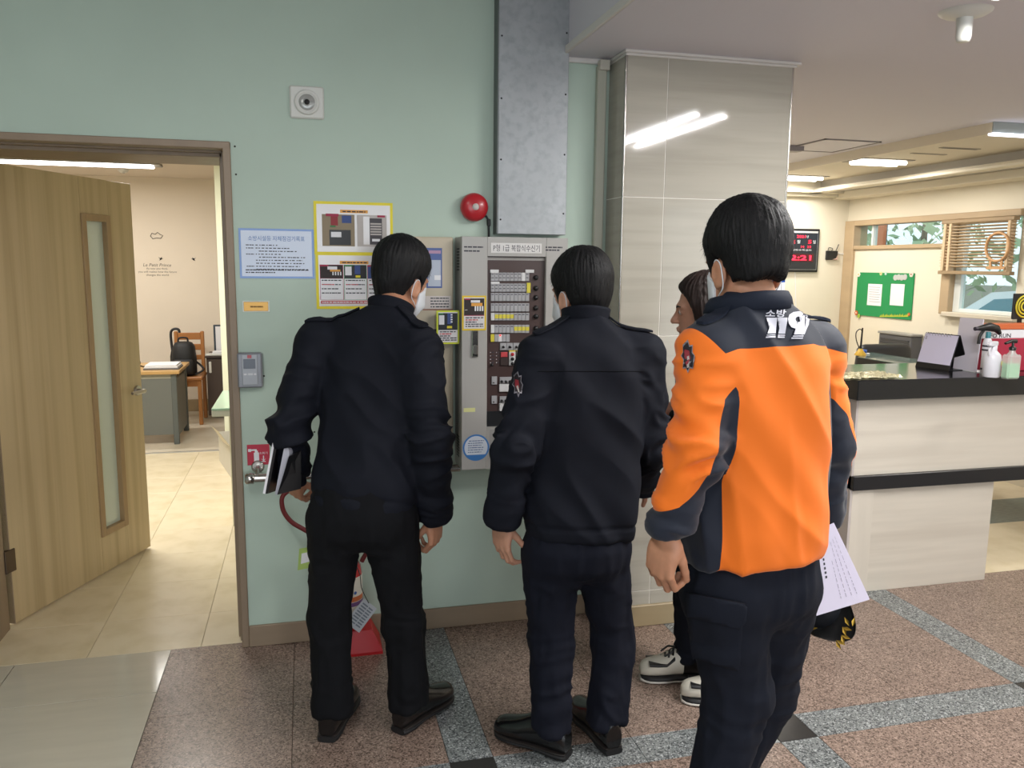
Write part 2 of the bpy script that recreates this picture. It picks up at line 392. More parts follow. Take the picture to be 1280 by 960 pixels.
MB().box(4.92, 5.115, 4.12, 7.0, CZ-0.215, CZ-0.150, 0.006).build('moulding', M_cream, b1)
m = MB(); m.box(4.0, 5.115, 6.90, 7.0, CZ-0.20, CZ-0.064, 0.004); m.box(4.0, 5.115, 6.82, 7.0, CZ-0.172, CZ-0.15, .004); struct(m.build('trim_3', M_cream))
# ---- other walls
struct(MB().box(2.0, 5.3, 7.0, 7.15, 0, 2.9).build('wall_far', M_cream))
struct(MB().box(-4.2, -4.08, -5.2, 3.4, 0, 3.0).build('wall_left', M_mint))
m = MB(); m.box(-4.2, -2.4, -5.3, -5.2, 0, 3.0); m.box(2.8, 5.3, -5.3, -5.2, 0, 3.0); m.box(-2.4, 2.8, -5.3, -5.2, 2.45, 3.0); struct(m.build('wall_rear', M_cream))  # unseen rear wall, its opening made up for the fill light
# office shell
M_owall = mat('office_wall', '#e8dccb', 0.7, noise=(2, .02, (1, 1, 1)))
OZ = P(200, 222, 9.2)[2]
ow = MB(); ow.box(-3.5, 1.2, 9.2, 9.3, 0, 2.9); wall_office = struct(ow.build('wall_office_back', M_owall))
struct(MB().box(-3.5, -3.4, 3.78, 9.2, 0, 2.9).build('wall_office_left', M_owall))
struct(MB().box(1.1, 1.2, 3.78, 9.2, 0, 2.9).build('wall_office_right', M_owall))
struct(MB().box(-3.5, 1.2, 3.78, 9.3, OZ, OZ+0.1).build('ceiling_office', mat('office_ceiling', '#ddd2c4', 0.75)))
struct(MB().box(-3.4, 1.1, 9.185, 9.2, 0, 0.13, 0.004).build('baseboard_office', mat('office_base', '#a08c6c', 0.5)))
xr = P(271, 300, 6.9)[0]
struct(MB().box(xr, 1.1, 6.9, 7.0, 0, OZ).build('wall_partition', mat('partition_white', '#e8ead2', 0.6)))
# lettering and motifs on the office's back wall
M_ink = mat('wall_ink', '#6b6258', 0.8)
p = P(179, 333, 9.2); q = P(214, 333, 9.2)
text('Le Petit Prince', 'wall_lettering', M_ink, wall_office, p[0], 9.1985, p[2], width=q[0]-p[0], shear=0.25)
for s, xa, xb, yy in (('As now you think,', 183, 210, 337.5), ('you will realise how the future', 173, 221, 341.5), ('changes the world', 183, 211, 345.5)):
    p = P(xa, yy, 9.2); q = P(xb, yy, 9.2); text(s, 'wall_lettering', M_ink, wall_office, p[0], 9.1985, p[2], width=q[0]-p[0], height=0.026)
cl = [P(x, y, 9.2) for x, y in ((188, 295), (190, 291.5), (194, 293), (197, 290.5), (200, 293), (203.5, 294.5), (201, 298), (196, 297.5), (191, 298.5), (188, 295))]
MB().tube([(c[0], 9.197, c[2]) for c in cl], 0.004, 6).build('wall_cloud_motif', M_ink, wall_office)
for bx0, by0, fl in ((201, 323.5, 1), (242, 324, -1)):
    c = P(bx0, by0, 9.2); s = 0.02
    MB().poly([(c[0]+fl*a*s, c[2]+b*s) for a, b in ((-1.2, .9), (-.2, .3), (.6, 1.0), (.5, .2), (1.2, .3), (.5, -.2), (0, -.6), (-.9, -.9), (-.3, -.2))], 0.001, Matrix.Translation((0, 9.197, 0))).build('wall_bird_motif', mat('black_ink', '#1e1c1a', 0.8), wall_office)

# ---- tiled pillar
PX0, PX1, PY0 = 1.276, 2.036, 3.215
pil = sroot('pillar', (PX0, PY0, 0))
MB().box(PX0+0.0015, PX1-0.0015, PY0+0.0015, 3.9, 0, CZ).build('pillar_core', mat('pillar_grout', '#e6e3dc', 0.8), pil)
M_pt = mat('pillar_tile', '#b3aea2', 0.06, noise=(4, 0.03, (0.6, 1, 6)), mix=('#a8a397', 3, 0.45, 0.75, (0.5, 1, 9)))
zr = [0.10, 0.163, P(820, 420, PY0)[2], P(880, 249, PY0)[2], CZ]
zr = [0.163, (0.163+P(820, 420, PY0)[2])/2] + zr[2:]
zr = [0.098, 0.163, 0.163+0.57, P(820, 420, PY0)[2], P(880, 249, PY0)[2], CZ]
xg = P(828, 300, PY0)[0]
for k in range(len(zr)-1):
    for x0, x1 in ((PX0+0.006, xg), (xg, PX1-0.003)):
        MB().box(x0+.0014, x1-.0014, PY0, PY0+0.012, zr[k]+.0014, zr[k+1]-.0014, 0.0008).build('pillar_tile', M_pt, pil)
    MB().box(PX0, PX0+0.010, PY0+0.012, WY, zr[k]+.0014, zr[k+1]-.0014, 0.0008).build('pillar_tile', M_pt, pil)
    MB().box(PX1-0.010, PX1, PY0+0.012, 3.9, zr[k]+.0014, zr[k+1]-.0014, 0.0008).build('pillar_tile', M_pt, pil)
m = MB(); m.tube([(PX0+.003, PY0+.003, 0.098), (PX0+.003, PY0+.003, CZ)], 0.0055, 10); m.build('corner_trim', M_steel, pil)
m = MB(); m.tube([(PX1-.003, PY0+.003, 0.098), (PX1-.003, PY0+.003, CZ)], 0.0055, 10); m.build('corner_trim', M_steel, pil)
MB().box(PX0-0.012, PX1+0.012, PY0-0.013, 3.9, 0.0, 0.098, 0.003).build('pillar_baseboard', mat('pillar_base', '#a08f70', 0.45, noise=(20, .05, (.2, 1, 1))), pil)
m = MB(); m.box(PX0-0.01, PX1+0.028, PY0-0.016, 3.9, CZ-0.012, CZ, 0.003); m.box(PX0-0.004, PX1+0.012, PY0-0.008, 3.9, CZ-0.022, CZ-0.012, 0.003); m.build('pillar_cornice', M_white, pil)
# vertical cable trunking in the corner between wall and pillar
xa, xb = P(746, 110, WY-0.02)[0], P(757.5, 110, WY-0.02)[0]
m = MB().box(xa, xb, WY-0.03, WY, 0.092, CZ-0.03, 0.004); ct = m.build('cable_trunking', mat('trunking', '#b3b3a4', 0.5)); tag(ct, 'pale vertical cable trunking in the corner beside the tiled pillar', 'trunking')
MB().box(xa+.004, xb+.008, WY-0.045, WY-0.012, CZ-0.05, CZ-0.008, 0.003).build('trunking_cap', mat('trunking_cap', '#c9c3b6', 0.5), ct)

# ---- right wall with clerestory, window and timber frame
RX = 5.115
def rw(x, y): p = PX(x, y, RX); return p[1], p[2]
yA, zTop = rw(1060, 277); yB = rw(1070, 300)[0]; yM0, yM1 = rw(1184, 300)[0], rw(1195, 300)[0]; yE = rw(1277, 300)[0]
zH = rw(1065, 283)[1]; zT1 = rw(1120, 306)[1]; zT0 = rw(1120, 311)[1]; zS = rw(1230, 393)[1]
zTop = zH + 0.05
M_tan = mat('timber_frame_tan', '#b39c7c', 0.5, noise=(12, .06, (1, .2, 1)))
rwl = MB()
rwl.box(RX, RX+0.12, -2.0, yE, 0, 2.9); rwl.box(RX, RX+0.12, yE, 7.0, zTop, 2.9)
rwl.box(RX, RX+0.115, yM1+.004, yB, 0, zT0+.01); rwl.box(RX, RX+0.115, yE, yM1+.004, 0, zS-.002); rwl.box(RX, RX+0.115, yB+.004, 7.0, 0, zTop)
struct(rwl.build('wall_right', M_cream))
w1 = sroot('window_1', (RX, yM1, zS))
m = MB(); m.box(RX-0.03, RX+0.125, yB, yA, 0, zTop, .004); m.box(RX-0.03, RX+0.1, yE, yB, zH, zTop, .004); m.box(RX-0.025, RX+0.09, yM0, yB, zT0, zT1, .004); m.box(RX-0.03, RX+0.125, yM1, yM0, zS-.02, zH, .004)
m.build('window_frame', M_tan, w1)
MB().box(RX+0.045, RX+0.051, yM0, yB, zT1, zH).build('window_pane', glass_mat('clear_glass', '#eef6f4'), w1)
MB().box(RX+0.045, RX+0.051, yE, yM1, zS, zH).build('window_pane', MATS['clear_glass'], w1)
yw = rw(1197, 370)[0]
m = MB(); m.box(RX+.02, RX+.07, yw, yM1-.001, zS, zH, .003); m.box(RX+.02, RX+.07, yE, yE+.03, zS, zH, .003); m.box(RX+.021, RX+.069, yE+.03, yw, zS, zS+.03, .003)
yc_ = rw(1088, 295)[0]; m.box(RX+.02, RX+.07, yc_-.012, yc_+.012, zT1, zH, .003)
m.build('window_sash', mat('sash_white', '#dfe3df', 0.4), w1)
MB().box(RX-0.06, RX+0.02, yE-.05, yM1+.03, zS-.035, zS, .004).build('window_sill', mat('sill', '#cfc5b2', .5), w1)
# ================================================================== THINGS ON THE MINT WALL
M_gold = mat('brass', '#b98f4e', 0.35, 0.7)
M_plast = mat('white_plastic', '#d8d8d2', 0.4)
M_paper = mat('paper', '#e6e6ea', 0.6)
M_dark = mat('dark_print', '#3a3a44', 0.7)
M_black = mat('black_plastic', '#161618', 0.4)
M_red = mat('red_paint', '#b3202a', 0.3, coat=0.3)
M_yel = mat('yellow_border', '#e6d62e', 0.5)
M_lam = mat('laminate_sheet', '#dfdcdc', 0.25, coat=0.5)
def W(x, y, Y=WY): p = P(x, y, Y); return p[0], p[2]
def rect(x0, y0, x1, y1, Y=WY):
    """wall rectangle (X0, X1, Z0, Z1) from pixel corners"""
    a, b = W(x0, (y0+y1)/2, Y)[0], W(x1, (y0+y1)/2, Y)[0]; c, d = W((x0+x1)/2, y1, Y)[1], W((x0+x1)/2, y0, Y)[1]
    return a, b, c, d

# lamps
def ceiling_lamp(x, y, z, L, label, power, along='y', w=0.25, strips=2, visible_strength=9.0):
    t = thing('ceiling_lamp', label, 'lamp', (x, y, z))
    hw, hl = w/2, L/2
    bx_ = (x-hw, x+hw, y-hl, y+hl) if along == 'y' else (x-hl, x+hl, y-hw, y+hw)
    MB().box(*bx_, z-0.022, z, 0.004).build('lamp_body', mat('lamp_white', '#d6d6d2', 0.4), t)
    for s in ((-1, 1) if strips == 2 else (0,)):
        o = s*w*0.33
        q = (x+o-0.016, x+o+0.016, y-hl+.02, y+hl-.02) if along == 'y' else (x-hl+.02, x+hl-.02, y+o-0.016, y+o+0.016)
        MB().box(*q, z-0.036, z-0.022, 0.004).build('led_strip', mat('led_glow_%g' % visible_strength, '#ffffff', 0.5, emit=('#f4f6ff', visible_strength)), t)
        l = bpy.data.lights.new('lamp_light', 'AREA'); l.shape = 'RECTANGLE'; l.size, l.size_y = (0.04, L) if along == 'y' else (L, 0.04)
        l.energy = power; l.color = (1.0, 0.98, 0.95); lo = bpy.data.objects.new('lamp_light', l); COL.objects.link(lo)
        lo.location = (x+o, y, z-0.045) if along == 'y' else (x, y+o, z-0.045); lo.visible_glossy = True
    return t
ceiling_lamp(2.165, 1.62, CZ, 1.24, 'twin-strip white ceiling lamp beside the ceiling detector', 26)
ceiling_lamp(2.165, -1.40, CZ, 1.24, 'added unseen twin-strip fill lamp further back over the hall', 24)  # added lamp behind the view, fills the hall
ceiling_lamp(-0.60, 0.75, HZ, 1.24, 'added unseen twin-strip fill lamp on the high ceiling by the mint wall', 9)  # added lamp above the view, fills the mint wall
ceiling_lamp(-0.60, -2.20, HZ, 1.24, 'added unseen twin-strip fill lamp on the high ceiling at the far end', 14)  # another added lamp behind the view, fills the hall

# wall speaker
a, b, c, d = rect(362, 108, 405, 149); cx, cz = (a+b)/2, (c+d)/2
t = thing('wall_speaker', 'square white wall plate with a round grey centre high on the mint wall', 'speaker', (cx, WY, cz))
MB().box(a, b, WY-0.012, WY, c, d, 0.006).build('plate', M_plast, t)
MB().lathe([(0.046, 0), (0.046, 0.006), (0.042, 0.010), (0.036, 0.006)][::-1][::-1], (cx, WY-0.012, cz), 'y', 28).build('ring', M_plast, t)
m = MB(); m.lathe([(0.048, 0.0), (0.047, -0.007), (0.040, -0.010), (0.034, -0.004)], (cx, WY-0.012, cz), 'y', 28); m.build('rim', M_plast, t)
MB().lathe([(0.034, 0.0), (0.028, -0.007), (0.018, -0.004), (0.012, -0.008), (0.0, -0.009)], (cx, WY-0.0125, cz), 'y', 24).build('lens', mat('lens_grey', '#a9aaa6', 0.2, 0.2), t)
MB().lathe([(0.011, 0.0), (0.008, -0.004), (0.0, -0.005)], (cx, WY-0.020, cz), 'y', 14).build('lens_core', M_black, t)

# blue-framed inspection notice
a, b, c, d = rect(299, 286, 392.5, 348)
t = thing('inspection_notice', 'blue-framed white inspection record sheet beside the door frame', 'notice', (a, WY, c))
MB().box(a, b, WY-0.002, WY, c, d).build('sheet', mat('notice_blue', '#5f86c4', 0.3, coat=.4), t)
e = 0.008; MB().box(a+e, b-e, WY-0.0026, WY-0.002, c+e, d-e).build('page', mat('notice_page', '#c9d3e6', 0.35, coat=.4), t)
text('소방시설등 자체점검기록표', 'title', mat('title_blue', '#3f6fb0', 0.6), t, (a+b)/2, WY-0.003, d-0.048, width=0.215, height=0.020, align='c')
m = MB()
for k in range(9):
    z = d-0.066-0.0118*k; x0 = a+0.032 if k < 8 else a+.15
    if k not in (2, 4, 5, 6, 8): dashes(m, a+0.026, a+0.056, z, 0.0034, WY-0.0026, k)
    dashes(m, a+0.062+0.012*(k in (2, 4)), a+(0.15, 0.19, 0.22, 0.16, 0.25, 0.24, 0.25, 0.23, 0.26)[k], z, 0.0036, WY-0.0026, 40+k, 0.9)
for k in range(2): dashes(m, a+0.022, b-(0.02 if k == 0 else .15), c+0.031-0.010*k, 0.0042, WY-0.0026, 70+k)
m.build('small_print', M_dark, t)

# instruction posters with yellow borders
M_pk = mat('magenta_print', '#a02848', 0.6); M_gr = mat('green_print', '#2f7a45', 0.6); M_or = mat('orange_print', '#e2a24a', 0.6)
M_beige_pr = mat('photo_beige', '#8f8068', 0.6); M_brown_pr = mat('photo_brown', '#2e2422', 0.6); M_grey_pr = mat('photo_grey', '#b9b2ae', 0.6); M_blue_pr = mat('photo_blue', '#3a4f88', 0.6)
def poster(name, label, group, a, b, c, d, Y):
    t = thing(name, label, 'poster', (a, Y, c), group)
    MB().box(a, b, Y-0.002, Y, c, d).build('border', M_yel, t)
    e = 0.011; MB().box(a+e, b-e, Y-0.0026, Y-0.002, c+e, d-e).build('page', M_lam, t)
    return t
a, b, c, d = rect(392.5, 252.5, 491, 318.5)
t = poster('instruction_poster', 'upper yellow-bordered poster showing photos of two alarm panels', None, a, b, c, d, WY)
w, h = b-a, d-c
def pr(x0, x1, z0, z1, m, nm='print', lay=1):
    MB().box(a+w*x0, a+w*x1, Yp-0.0026-0.0003*lay, Yp-0.0026-0.0003*(lay-1), c+h*z0, c+h*z1).build(nm, m, t)
Yp = WY
pr(.33, .68, .79, .85, M_or)
pr(.10, .51, .16, .76, M_beige_pr, 'photo'); pr(.54, .92, .16, .76, M_grey_pr, 'photo')
pr(.15, .31, .72, .77, M_pk, lay=2); pr(.21, .30, .55, .72, mat('photo_red', '#8f2f35', .6), lay=2); pr(.35, .47, .60, .74, M_blue_pr, lay=2)
pr(.19, .46, .18, .47, M_black, lay=2); pr(.21, .34, .33, .43, M_paper, lay=3); pr(.20, .27, .52, .55, M_gr, lay=2)
pr(.62, .70, .20, .73, M_lam, lay=2); pr(.70, .86, .20, .70, mat('photo_panel', '#4a474c', .6), lay=2)
for k in range(5): pr(.71, .85, .58-.05*k, .61-.05*k, M_grey_pr, lay=3)
pr(.73, .83, .26, .31, M_paper, lay=3); pr(.80, .90, .72, .76, M_pk, lay=3)
m = MB(); dashes(m, a+w*.36, a+w*.65, c+h*.805, 0.005, Yp-0.0029, 5); m.build('small_print', M_dark, t)
a, b, c, d = rect(395, 316, 494, 386)
t = poster('instruction_poster', 'lower yellow-bordered poster with a row of three captioned photos', None, a, b, c, d, WY+0.0005)
w, h = b-a, d-c; Yp = WY+0.0005
pr(.30, .66, .80, .855, M_or)
m = MB(); dashes(m, a+w*.33, a+w*.64, c+h*.815, 0.005, Yp-0.0029, 6); m.build('small_print', M_dark, t)
for k, (x0, x1, cm, pm) in enumerate(((.055, .335, M_pk, M_brown_pr), (.355, .63, M_gr, M_black), (.65, .93, M_pk, M_blue_pr))):
    pr(x0-.006, x1+.006, .16, .785, M_pk if k != 1 else M_gr, lay=1); pr(x0, x1, .165, .54, M_paper, lay=2); pr(x0, x1, .545, .78, pm, 'photo', lay=2); pr(x0, x0+.10, .755, .785, cm, lay=3)
    if k == 0:
        pr(x0+.09, x0+.21, .70, .755, M_paper, lay=3); pr(x0+.12, x0+.25, .665, .70, M_or, lay=4)
        for j in range(4): pr(x0+.15+.032*j, x0+.165+.032*j, .60, .66, M_paper, lay=3)
    elif k == 1:
        pr(x0+.01, x0+.09, .60, .76, M_paper, lay=3); pr(x0+.13, x0+.20, .62, .775, M_blue_pr, lay=3); pr(x0+.14, x0+.20, .56, .60, M_yel, lay=4)
    m = MB()
    for j in range(4): dashes(m, a+w*(x0+.015), a+w*(x1-.02 - .04*(j == 2)), c+h*(.50-.075*j), 0.0042, Yp-0.0033, 80+9*k+j)
    m.build('small_print', M_dark, t)
    m = MB(); dashes(m, a+w*(x0+.015), a+w*(x0+.17), c+h*.425, 0.0042, Yp-0.0036, 180+9*k); m.build('red_print', M_red, t)
pr(.055, .93, .095, .145, M_red)
m = MB(); dashes(m, a+w*.07, a+w*.92, c+h*.11, 0.0042, Yp-0.0029, 66); m.build('small_print', M_paper, t)

# brass plate
a, b, c, d = rect(303, 376, 337, 390)
t = thing('brass_plate', 'small engraved brass plate under the blue-framed notice', 'plate', (a, WY, c))
MB().box(a, b, WY-0.003, WY, c, d, 0.001).build('mount', mat('acrylic', '#cfd2c4', 0.1), t)
MB().box(a+.005, b-.005, WY-0.005, WY-0.003, c+.004, d-.004, 0.001).build('plate', M_gold, t)
m = MB(); dashes(m, a+.03, b-.025, (c+d)/2-.004, .006, WY-0.005, 3, .15); m.build('engraving', mat('engrave', '#7a5a22', .6), t)
# card reader
a, b, c, d = rect(297.5, 440, 328.5, 483.5)
t = thing('card_reader', 'grey access card reader with a small screen beside the door frame', 'card reader', (a, WY, c))
MB().box(a, b, WY-0.034, WY, c, d, 0.006).build('housing', mat('reader_grey', '#8d8f96', 0.35, 0.2), t)
MB().box(a+.018, b-.018, WY-0.0365, WY-0.033, c+.012, d-.006, 0.003).build('fascia', mat('reader_fascia', '#a3a5aa', 0.35, 0.2), t)
MB().box(a+.024, b-.026, WY-0.038, WY-0.0364, c+.078, d-.024, 0.001).build('screen', mat('lcd', '#5d6470', 0.2), t)
MB().box((a+b)/2-.008, (a+b)/2+.008, WY-0.0378, WY-0.0364, d-.021, d-.008).build('badge', M_red, t)
m = MB(); dashes(m, (a+b)/2-.024, (a+b)/2+.024, c+.052, .007, WY-0.0366, 21); m.build('small_print', M_paper, t)
# extinguisher sign
a, b, c, d = rect(309, 555.5, 337, 581)
t = thing('extinguisher_sign', 'small square red fire extinguisher sign low on the mint wall', 'sign', (a, WY, c))
MB().box(a, b, WY-0.003, WY, c, d, 0.001).build('plate', mat('sign_red', '#b81f3c', 0.35), t)
m = MB(); X0 = a+.026; y_ = WY-0.0034
m.box(X0, X0+.020, y_, WY-.003, c+.014, c+.052); m.box(X0+.004, X0+.016, y_, WY-.003, c+.052, c+.060); m.box(X0-.012, X0+.012, y_, WY-.003, c+.060, c+.066); m.box(X0-.022, X0-.010, y_, WY-.003, c+.056, c+.068)
ax = b-.024
m.box(ax-.002, ax+.002, y_, WY-.003, c+.016, c+.038); m.box(ax-.008, ax+.008, y_, WY-.003, c+.012, c+.015)
m.poly([(ax-.009, c+.026), (ax, c+.014), (ax+.009, c+.026), (ax, c+.019)], .0004, Matrix.Translation((0, y_, 0)))
m.build('pictogram', M_paper, t)
text('소화기', 'lettering', M_paper, t, ax, WY-0.0036, c+.044, width=.032, height=.010, align='c')
# stainless handrail
z = P(330, 597.5, WY-.06)[2]; xe = P(307, 597, WY-.06)[0]
t = thing('handrail', 'stainless steel wall handrail with a capped end low on the mint wall', 'handrail', (xe, WY, z))
MB().tube([(xe+.02, WY-.06, z), (P(576, 586, WY-.06)[0]-.004, WY-.06, z)], 0.0165, 16).build('rail', M_steel, t)
m = MB(); m.tube([(xe-.002, WY-.06, z), (xe+.004, WY-.06, z), (xe+.03, WY-.06, z), (xe+.034, WY-.06, z)], [0.016, 0.022, 0.022, 0.017], 16); m.build('end_cap', M_steel, t)
for x in (xe+.045, 0.50):
    m = MB(); m.tube([(x, WY-.06, z+.012), (x, WY-.04, z+.035), (x, WY, z+.035)], 0.008, 10); m.lathe([(.026, 0), (.026, -.006), (.02, -.009)], (x, WY, z+.035), 'y', 18); m.build('bracket', M_steel, t)

# fire bell
cx, cz = W(593, 259, WY-.03)
t = thing('fire_bell', 'round red fire alarm bell above the grey panel cabinet', 'bell', (cx, WY, cz))
MB().lathe([(0.036, 0), (0.036, -0.022)], (cx, WY, cz), 'y', 24).build('base', M_black, t)
MB().lathe([(0.057, -.018), (0.0585, -0.024), (0.056, -0.038), (0.046, -0.050), (0.028, -0.056), (0.014, -.058)], (cx, WY, cz), 'y', 40).build('gong', M_red, t)
MB().lathe([(0.014, -.0575), (0.013, -0.0605), (0.0, -0.061)], (cx, WY, cz), 'y', 18).build('cap_label', mat('bell_label', '#c9c3be', .5), t)
MB().tube([(cx+.03, WY-.01, cz-.03), (cx+.055, WY-.01, cz-.035), (cx+.064, WY-.01, cz-.05), (cx+.066, WY-.012, cz-.13)], 0.0045, 8).build('cable', M_black, t)
MB().box(cx+.058, cx+.072, WY-.02, WY, cz-.075, cz-.045, .003).build('cable_gland', M_black, t)

# galvanised duct
DY = 3.33; xa, xb = P(622.7, 200, DY)[0], P(709, 200, DY)[0]
t = thing('galvanised_duct', 'tall galvanised sheet metal duct rising above the grey panel cabinet', 'duct', (xa, WY, 1.7))
M_galv = mat('galvanised', '#a9adb0', 0.45, 0.25, noise=(7, 0.06, (1, 1, 1)), mix=('#9ba0a3', 30, 0.45, 0.7, (1, 1, 1)))
MB().box(xa, xb, DY, WY, 1.722, HZ, 0.002).build('duct_face', M_galv, t)
MB().box(xa-.004, xa-.0002, DY+.002, WY, 1.722, HZ).build('dark_side_face', mat('galv_dark', '#6a6f6e', 0.5, .5), t)  # duct's left side face, coloured darker than the front
for z in (1.78, 2.02, 2.26, 2.5, 2.72):
    for x in (xa+.012, xb-.012): MB().lathe([(.004, 0), (.003, -.002), (0, -.0025)], (x, DY, z+(.03 if x > xa+.1 else 0)), 'y', 8).build('screw', M_black, t)

# beige repeater cabinet
BY = 3.30; xa, xb = P(496, 400, BY)[0], P(566.5, 400, BY)[0]; zt, zb = P(540, 296, BY)[2], P(540, 568, BY)[2]
t = thing('beige_alarm_cabinet', 'beige metal alarm cabinet on the wall beside the grey one', 'cabinet', (xa, WY, zb))
M_bge = mat('beige_metal', '#c2b69f', 0.4)
MB().box(xa, xb, BY, WY, zb, zt, 0.004).build('cabinet_body', M_bge, t)
def on(x0, y0, x1, y1, Y, m, nm, dep=.002, par=None, b=0.0005):
    a, b_, c, d = rect(x0, y0, x1, y1, Y); return MB().box(a, b_, Y-dep, Y, c, d, b).build(nm, m, par or t)
zs = P(540, 387, BY)[2]
MB().box(xa+.004, xb-.002, BY-.001, BY+.002, zs-.002, zs+.0015).build('red_line', mat('line_red', '#8a3a34', .5), t)
pl = on(533, 310, 552.5, 360, BY, mat('label_blue', '#4a5f9a', .4), 'label_plate')
on(535, 325, 551, 358, BY-.002, mat('label_pale', '#b4bccb', .4), 'label_page', .0006, pl)
on(536, 313, 551, 317, BY-.002, mat('label_pink', '#b08aa8', .4), 'label_strip', .0006, pl)
on(543, 344, 551, 350, BY-.0026, M_paper, 'label_tag', .0006, pl)
pl = on(520, 370, 563.5, 386, BY, mat('label_white', '#d2cac6', .4), 'caption_plate')
a, b, c, d = rect(538, 371, 562, 385, BY); m = MB()
for k in range(4): dashes(m, a, b-.004, d-.008-.0115*k, .0045, BY-.002, 300+k)
m.build('small_print', M_dark, pl)
on(515, 411.5, 553, 470, BY, M_black, 'display_window', .003)
on(536, 420, 547, 427, BY-.003, mat('lcd_dim', '#33373c', .2), 'display', .001)
# grey fire alarm receiver cabinet
GY = 3.245; xa, xb = P(577, 440, GY)[0], P(709.5, 330, GY)[0]; zt, zb = P(640, 296.5, GY)[2], P(577.5, 588, GY)[2]
t = thing('grey_alarm_cabinet', 'grey fire alarm receiver cabinet with a dark windowed board of switches', 'cabinet', (xa, WY, zb))
M_gm = mat('grey_metal', '#aeaca8', 0.38)
wx0, wx1, wz0, wz1 = rect(609, 320.5, 681, 533, GY)
MB().box(xa, xb, GY+.022, WY, zb, zt, 0.003).build('cabinet_body', M_gm, t)
m = MB(); m.box(xa, wx0, GY, GY+.022, zb, zt, .002); m.box(wx1, xb, GY, GY+.022, zb, zt, .002); m.box(wx0, wx1, GY, GY+.022, zb, wz0); m.box(wx0, wx1, GY, GY+.022, wz1, zt)
m.build('cabinet_door', M_gm, t)
for k in range(8):
    for z in (zt-.09, zb+.09): MB().box(xa-.0015, xa+.001, GY+.05, GY+.10, z-.045+.012*k, z-.040+.012*k).build('vent_slot', M_black, t)
BYd = GY+.021
brd = MB().box(wx0, wx1, BYd-.001, BYd+.001, wz0, wz1).build('switch_board', mat('board_brown', '#4a3a38', 0.3), t)
MB().box(wx0, wx1, BYd-.004, BYd-.001, wz1-.016, wz1-.004).build('top_rail', mat('rail_grey', '#a09c98', .4), brd)
MB().box(wx0, wx1, BYd-.002, BYd-.001, wz0, P(640, 513, BYd)[2]).build('lower_strip', mat('strip_black', '#26282b', .3), brd)
M_mod = mat('module_grey', '#a7a7aa', .4); M_mody = mat('module_yellow', '#d9cc45', .4); M_modw = mat('module_white', '#d9d9d9', .4)
def bpx(x, y): p = P(x, y, BYd); return p[0], p[2]
def module(x0, y0, x1, y1, m, nm='switch_module', dep=.007):
    a, _ = bpx(x0, (y0+y1)/2); b, _ = bpx(x1, (y0+y1)/2); _, c = bpx((x0+x1)/2, y1); _, d = bpx((x0+x1)/2, y0)
    return MB().box(a+.0006, b-.0006, BYd-.001-dep, BYd-.001, c, d, .0008).build(nm, m, brd), (a, b, c, d)
def marks(bx, seed, n=1, m=M_dark):
    a, b, c, d = bx; mm = MB()
    for k in range(n): mm.box(a+.003, b-.004, BYd-.0084, BYd-.008, d-.008-.014*k, d-.005-.014*k)
    mm.build('switch_mark', m, brd)
def knob(x, y, r=.009, m=M_black, dep=.014):
    a, c = bpx(x, y); MB().lathe([(r, -.001), (r, -.5*dep), (r*.8, -dep), (0, -dep)], (a, BYd, c), 'y', 14).build('knob', m, brd)
rows = [(340.8, 351.2), (354.4, 364.6), (366, 376.2), (379, 389.2), (391, 400.4), (406, 416)]
for ri, (y0, y1) in enumerate(rows):
    for k in range(10):
        x0 = 613+4.8*k; x1 = x0+4.8
        mm = M_mod
        if ri == 4 and k == 0 or ri == 5 and k == 0 or ri == 0 and k == 8: mm = M_modw
        o, bx = module(x0, y0, x1, y1, mm)
        if ri in (4,) and 1 <= k <= 5 or ri == 5 and k >= 6:
            a, b, c, d = bx; MB().box(a+.001, b-.001, BYd-.009, BYd-.008, (c+d)/2-.007, (c+d)/2+.009).build('switch_label', M_mody, brd)
        elif mm is M_mod: marks(bx, ri*10+k, 2 if ri < 2 else 1)
module(657.5, 353.5, 662.5, 366, M_mody, 'yellow_tab', .011)
for x0, y0, x1, y1 in ((612, 337, 623, 341), (656, 337, 667, 341), (613, 352, 624, 355)): module(x0, y0, x1, y1, M_modw, 'name_tab', .0085)
for y in (347, 360.4, 372, 384.8, 395.6, 410.5, 422): knob(669.5, y, .0105)
for k in range(5): module(612.7+4.8*k, 417.7, 617.5+4.8*k, 427, (M_mody, M_mod, M_modw, M_mod, M_mod)[k])
knob(624.8, 419, .0035, mat('led_red', '#ff4040', .4, emit=('#ff2020', 2.0)), .010)
for k in range(3): module(624.5+8.2*k, 428.5, 632.5+8.2*k, 437.5, M_mod); knob(628.5+8.2*k, 433.5, .0055, M_black, .018)
module(666, 427, 675, 434, M_mod)
module(625.5, 440, 634, 446, mat('button_red', '#c0454a', .4)); module(625, 447, 635, 456.5, mat('module_dark', '#3a2e2c', .4))
for k in range(2):
    x0 = 635.8+9.6*k
    module(x0, 437.6, x0+8.2, 439.4, M_mody, 'yellow_tab'); module(x0, 439.4, x0+8.2, 456.5, M_modw)
    for j, mm in enumerate((M_red, M_black, M_black)): knob(x0+4.1, 442.6+5.8*j, .0075, mm, .018)
for k in range(4):
    for x in (613, 620.5): knob(x, 440.5+4.3*k, .0018, M_paper, .003)
    module(614.5, 439.6+4.3*k, 617.5, 441+4.3*k, M_dark, 'caption', .001); module(622, 439.6+4.3*k, 624, 441+4.3*k, M_dark, 'caption', .001)
knob(614.5, 456, .006)
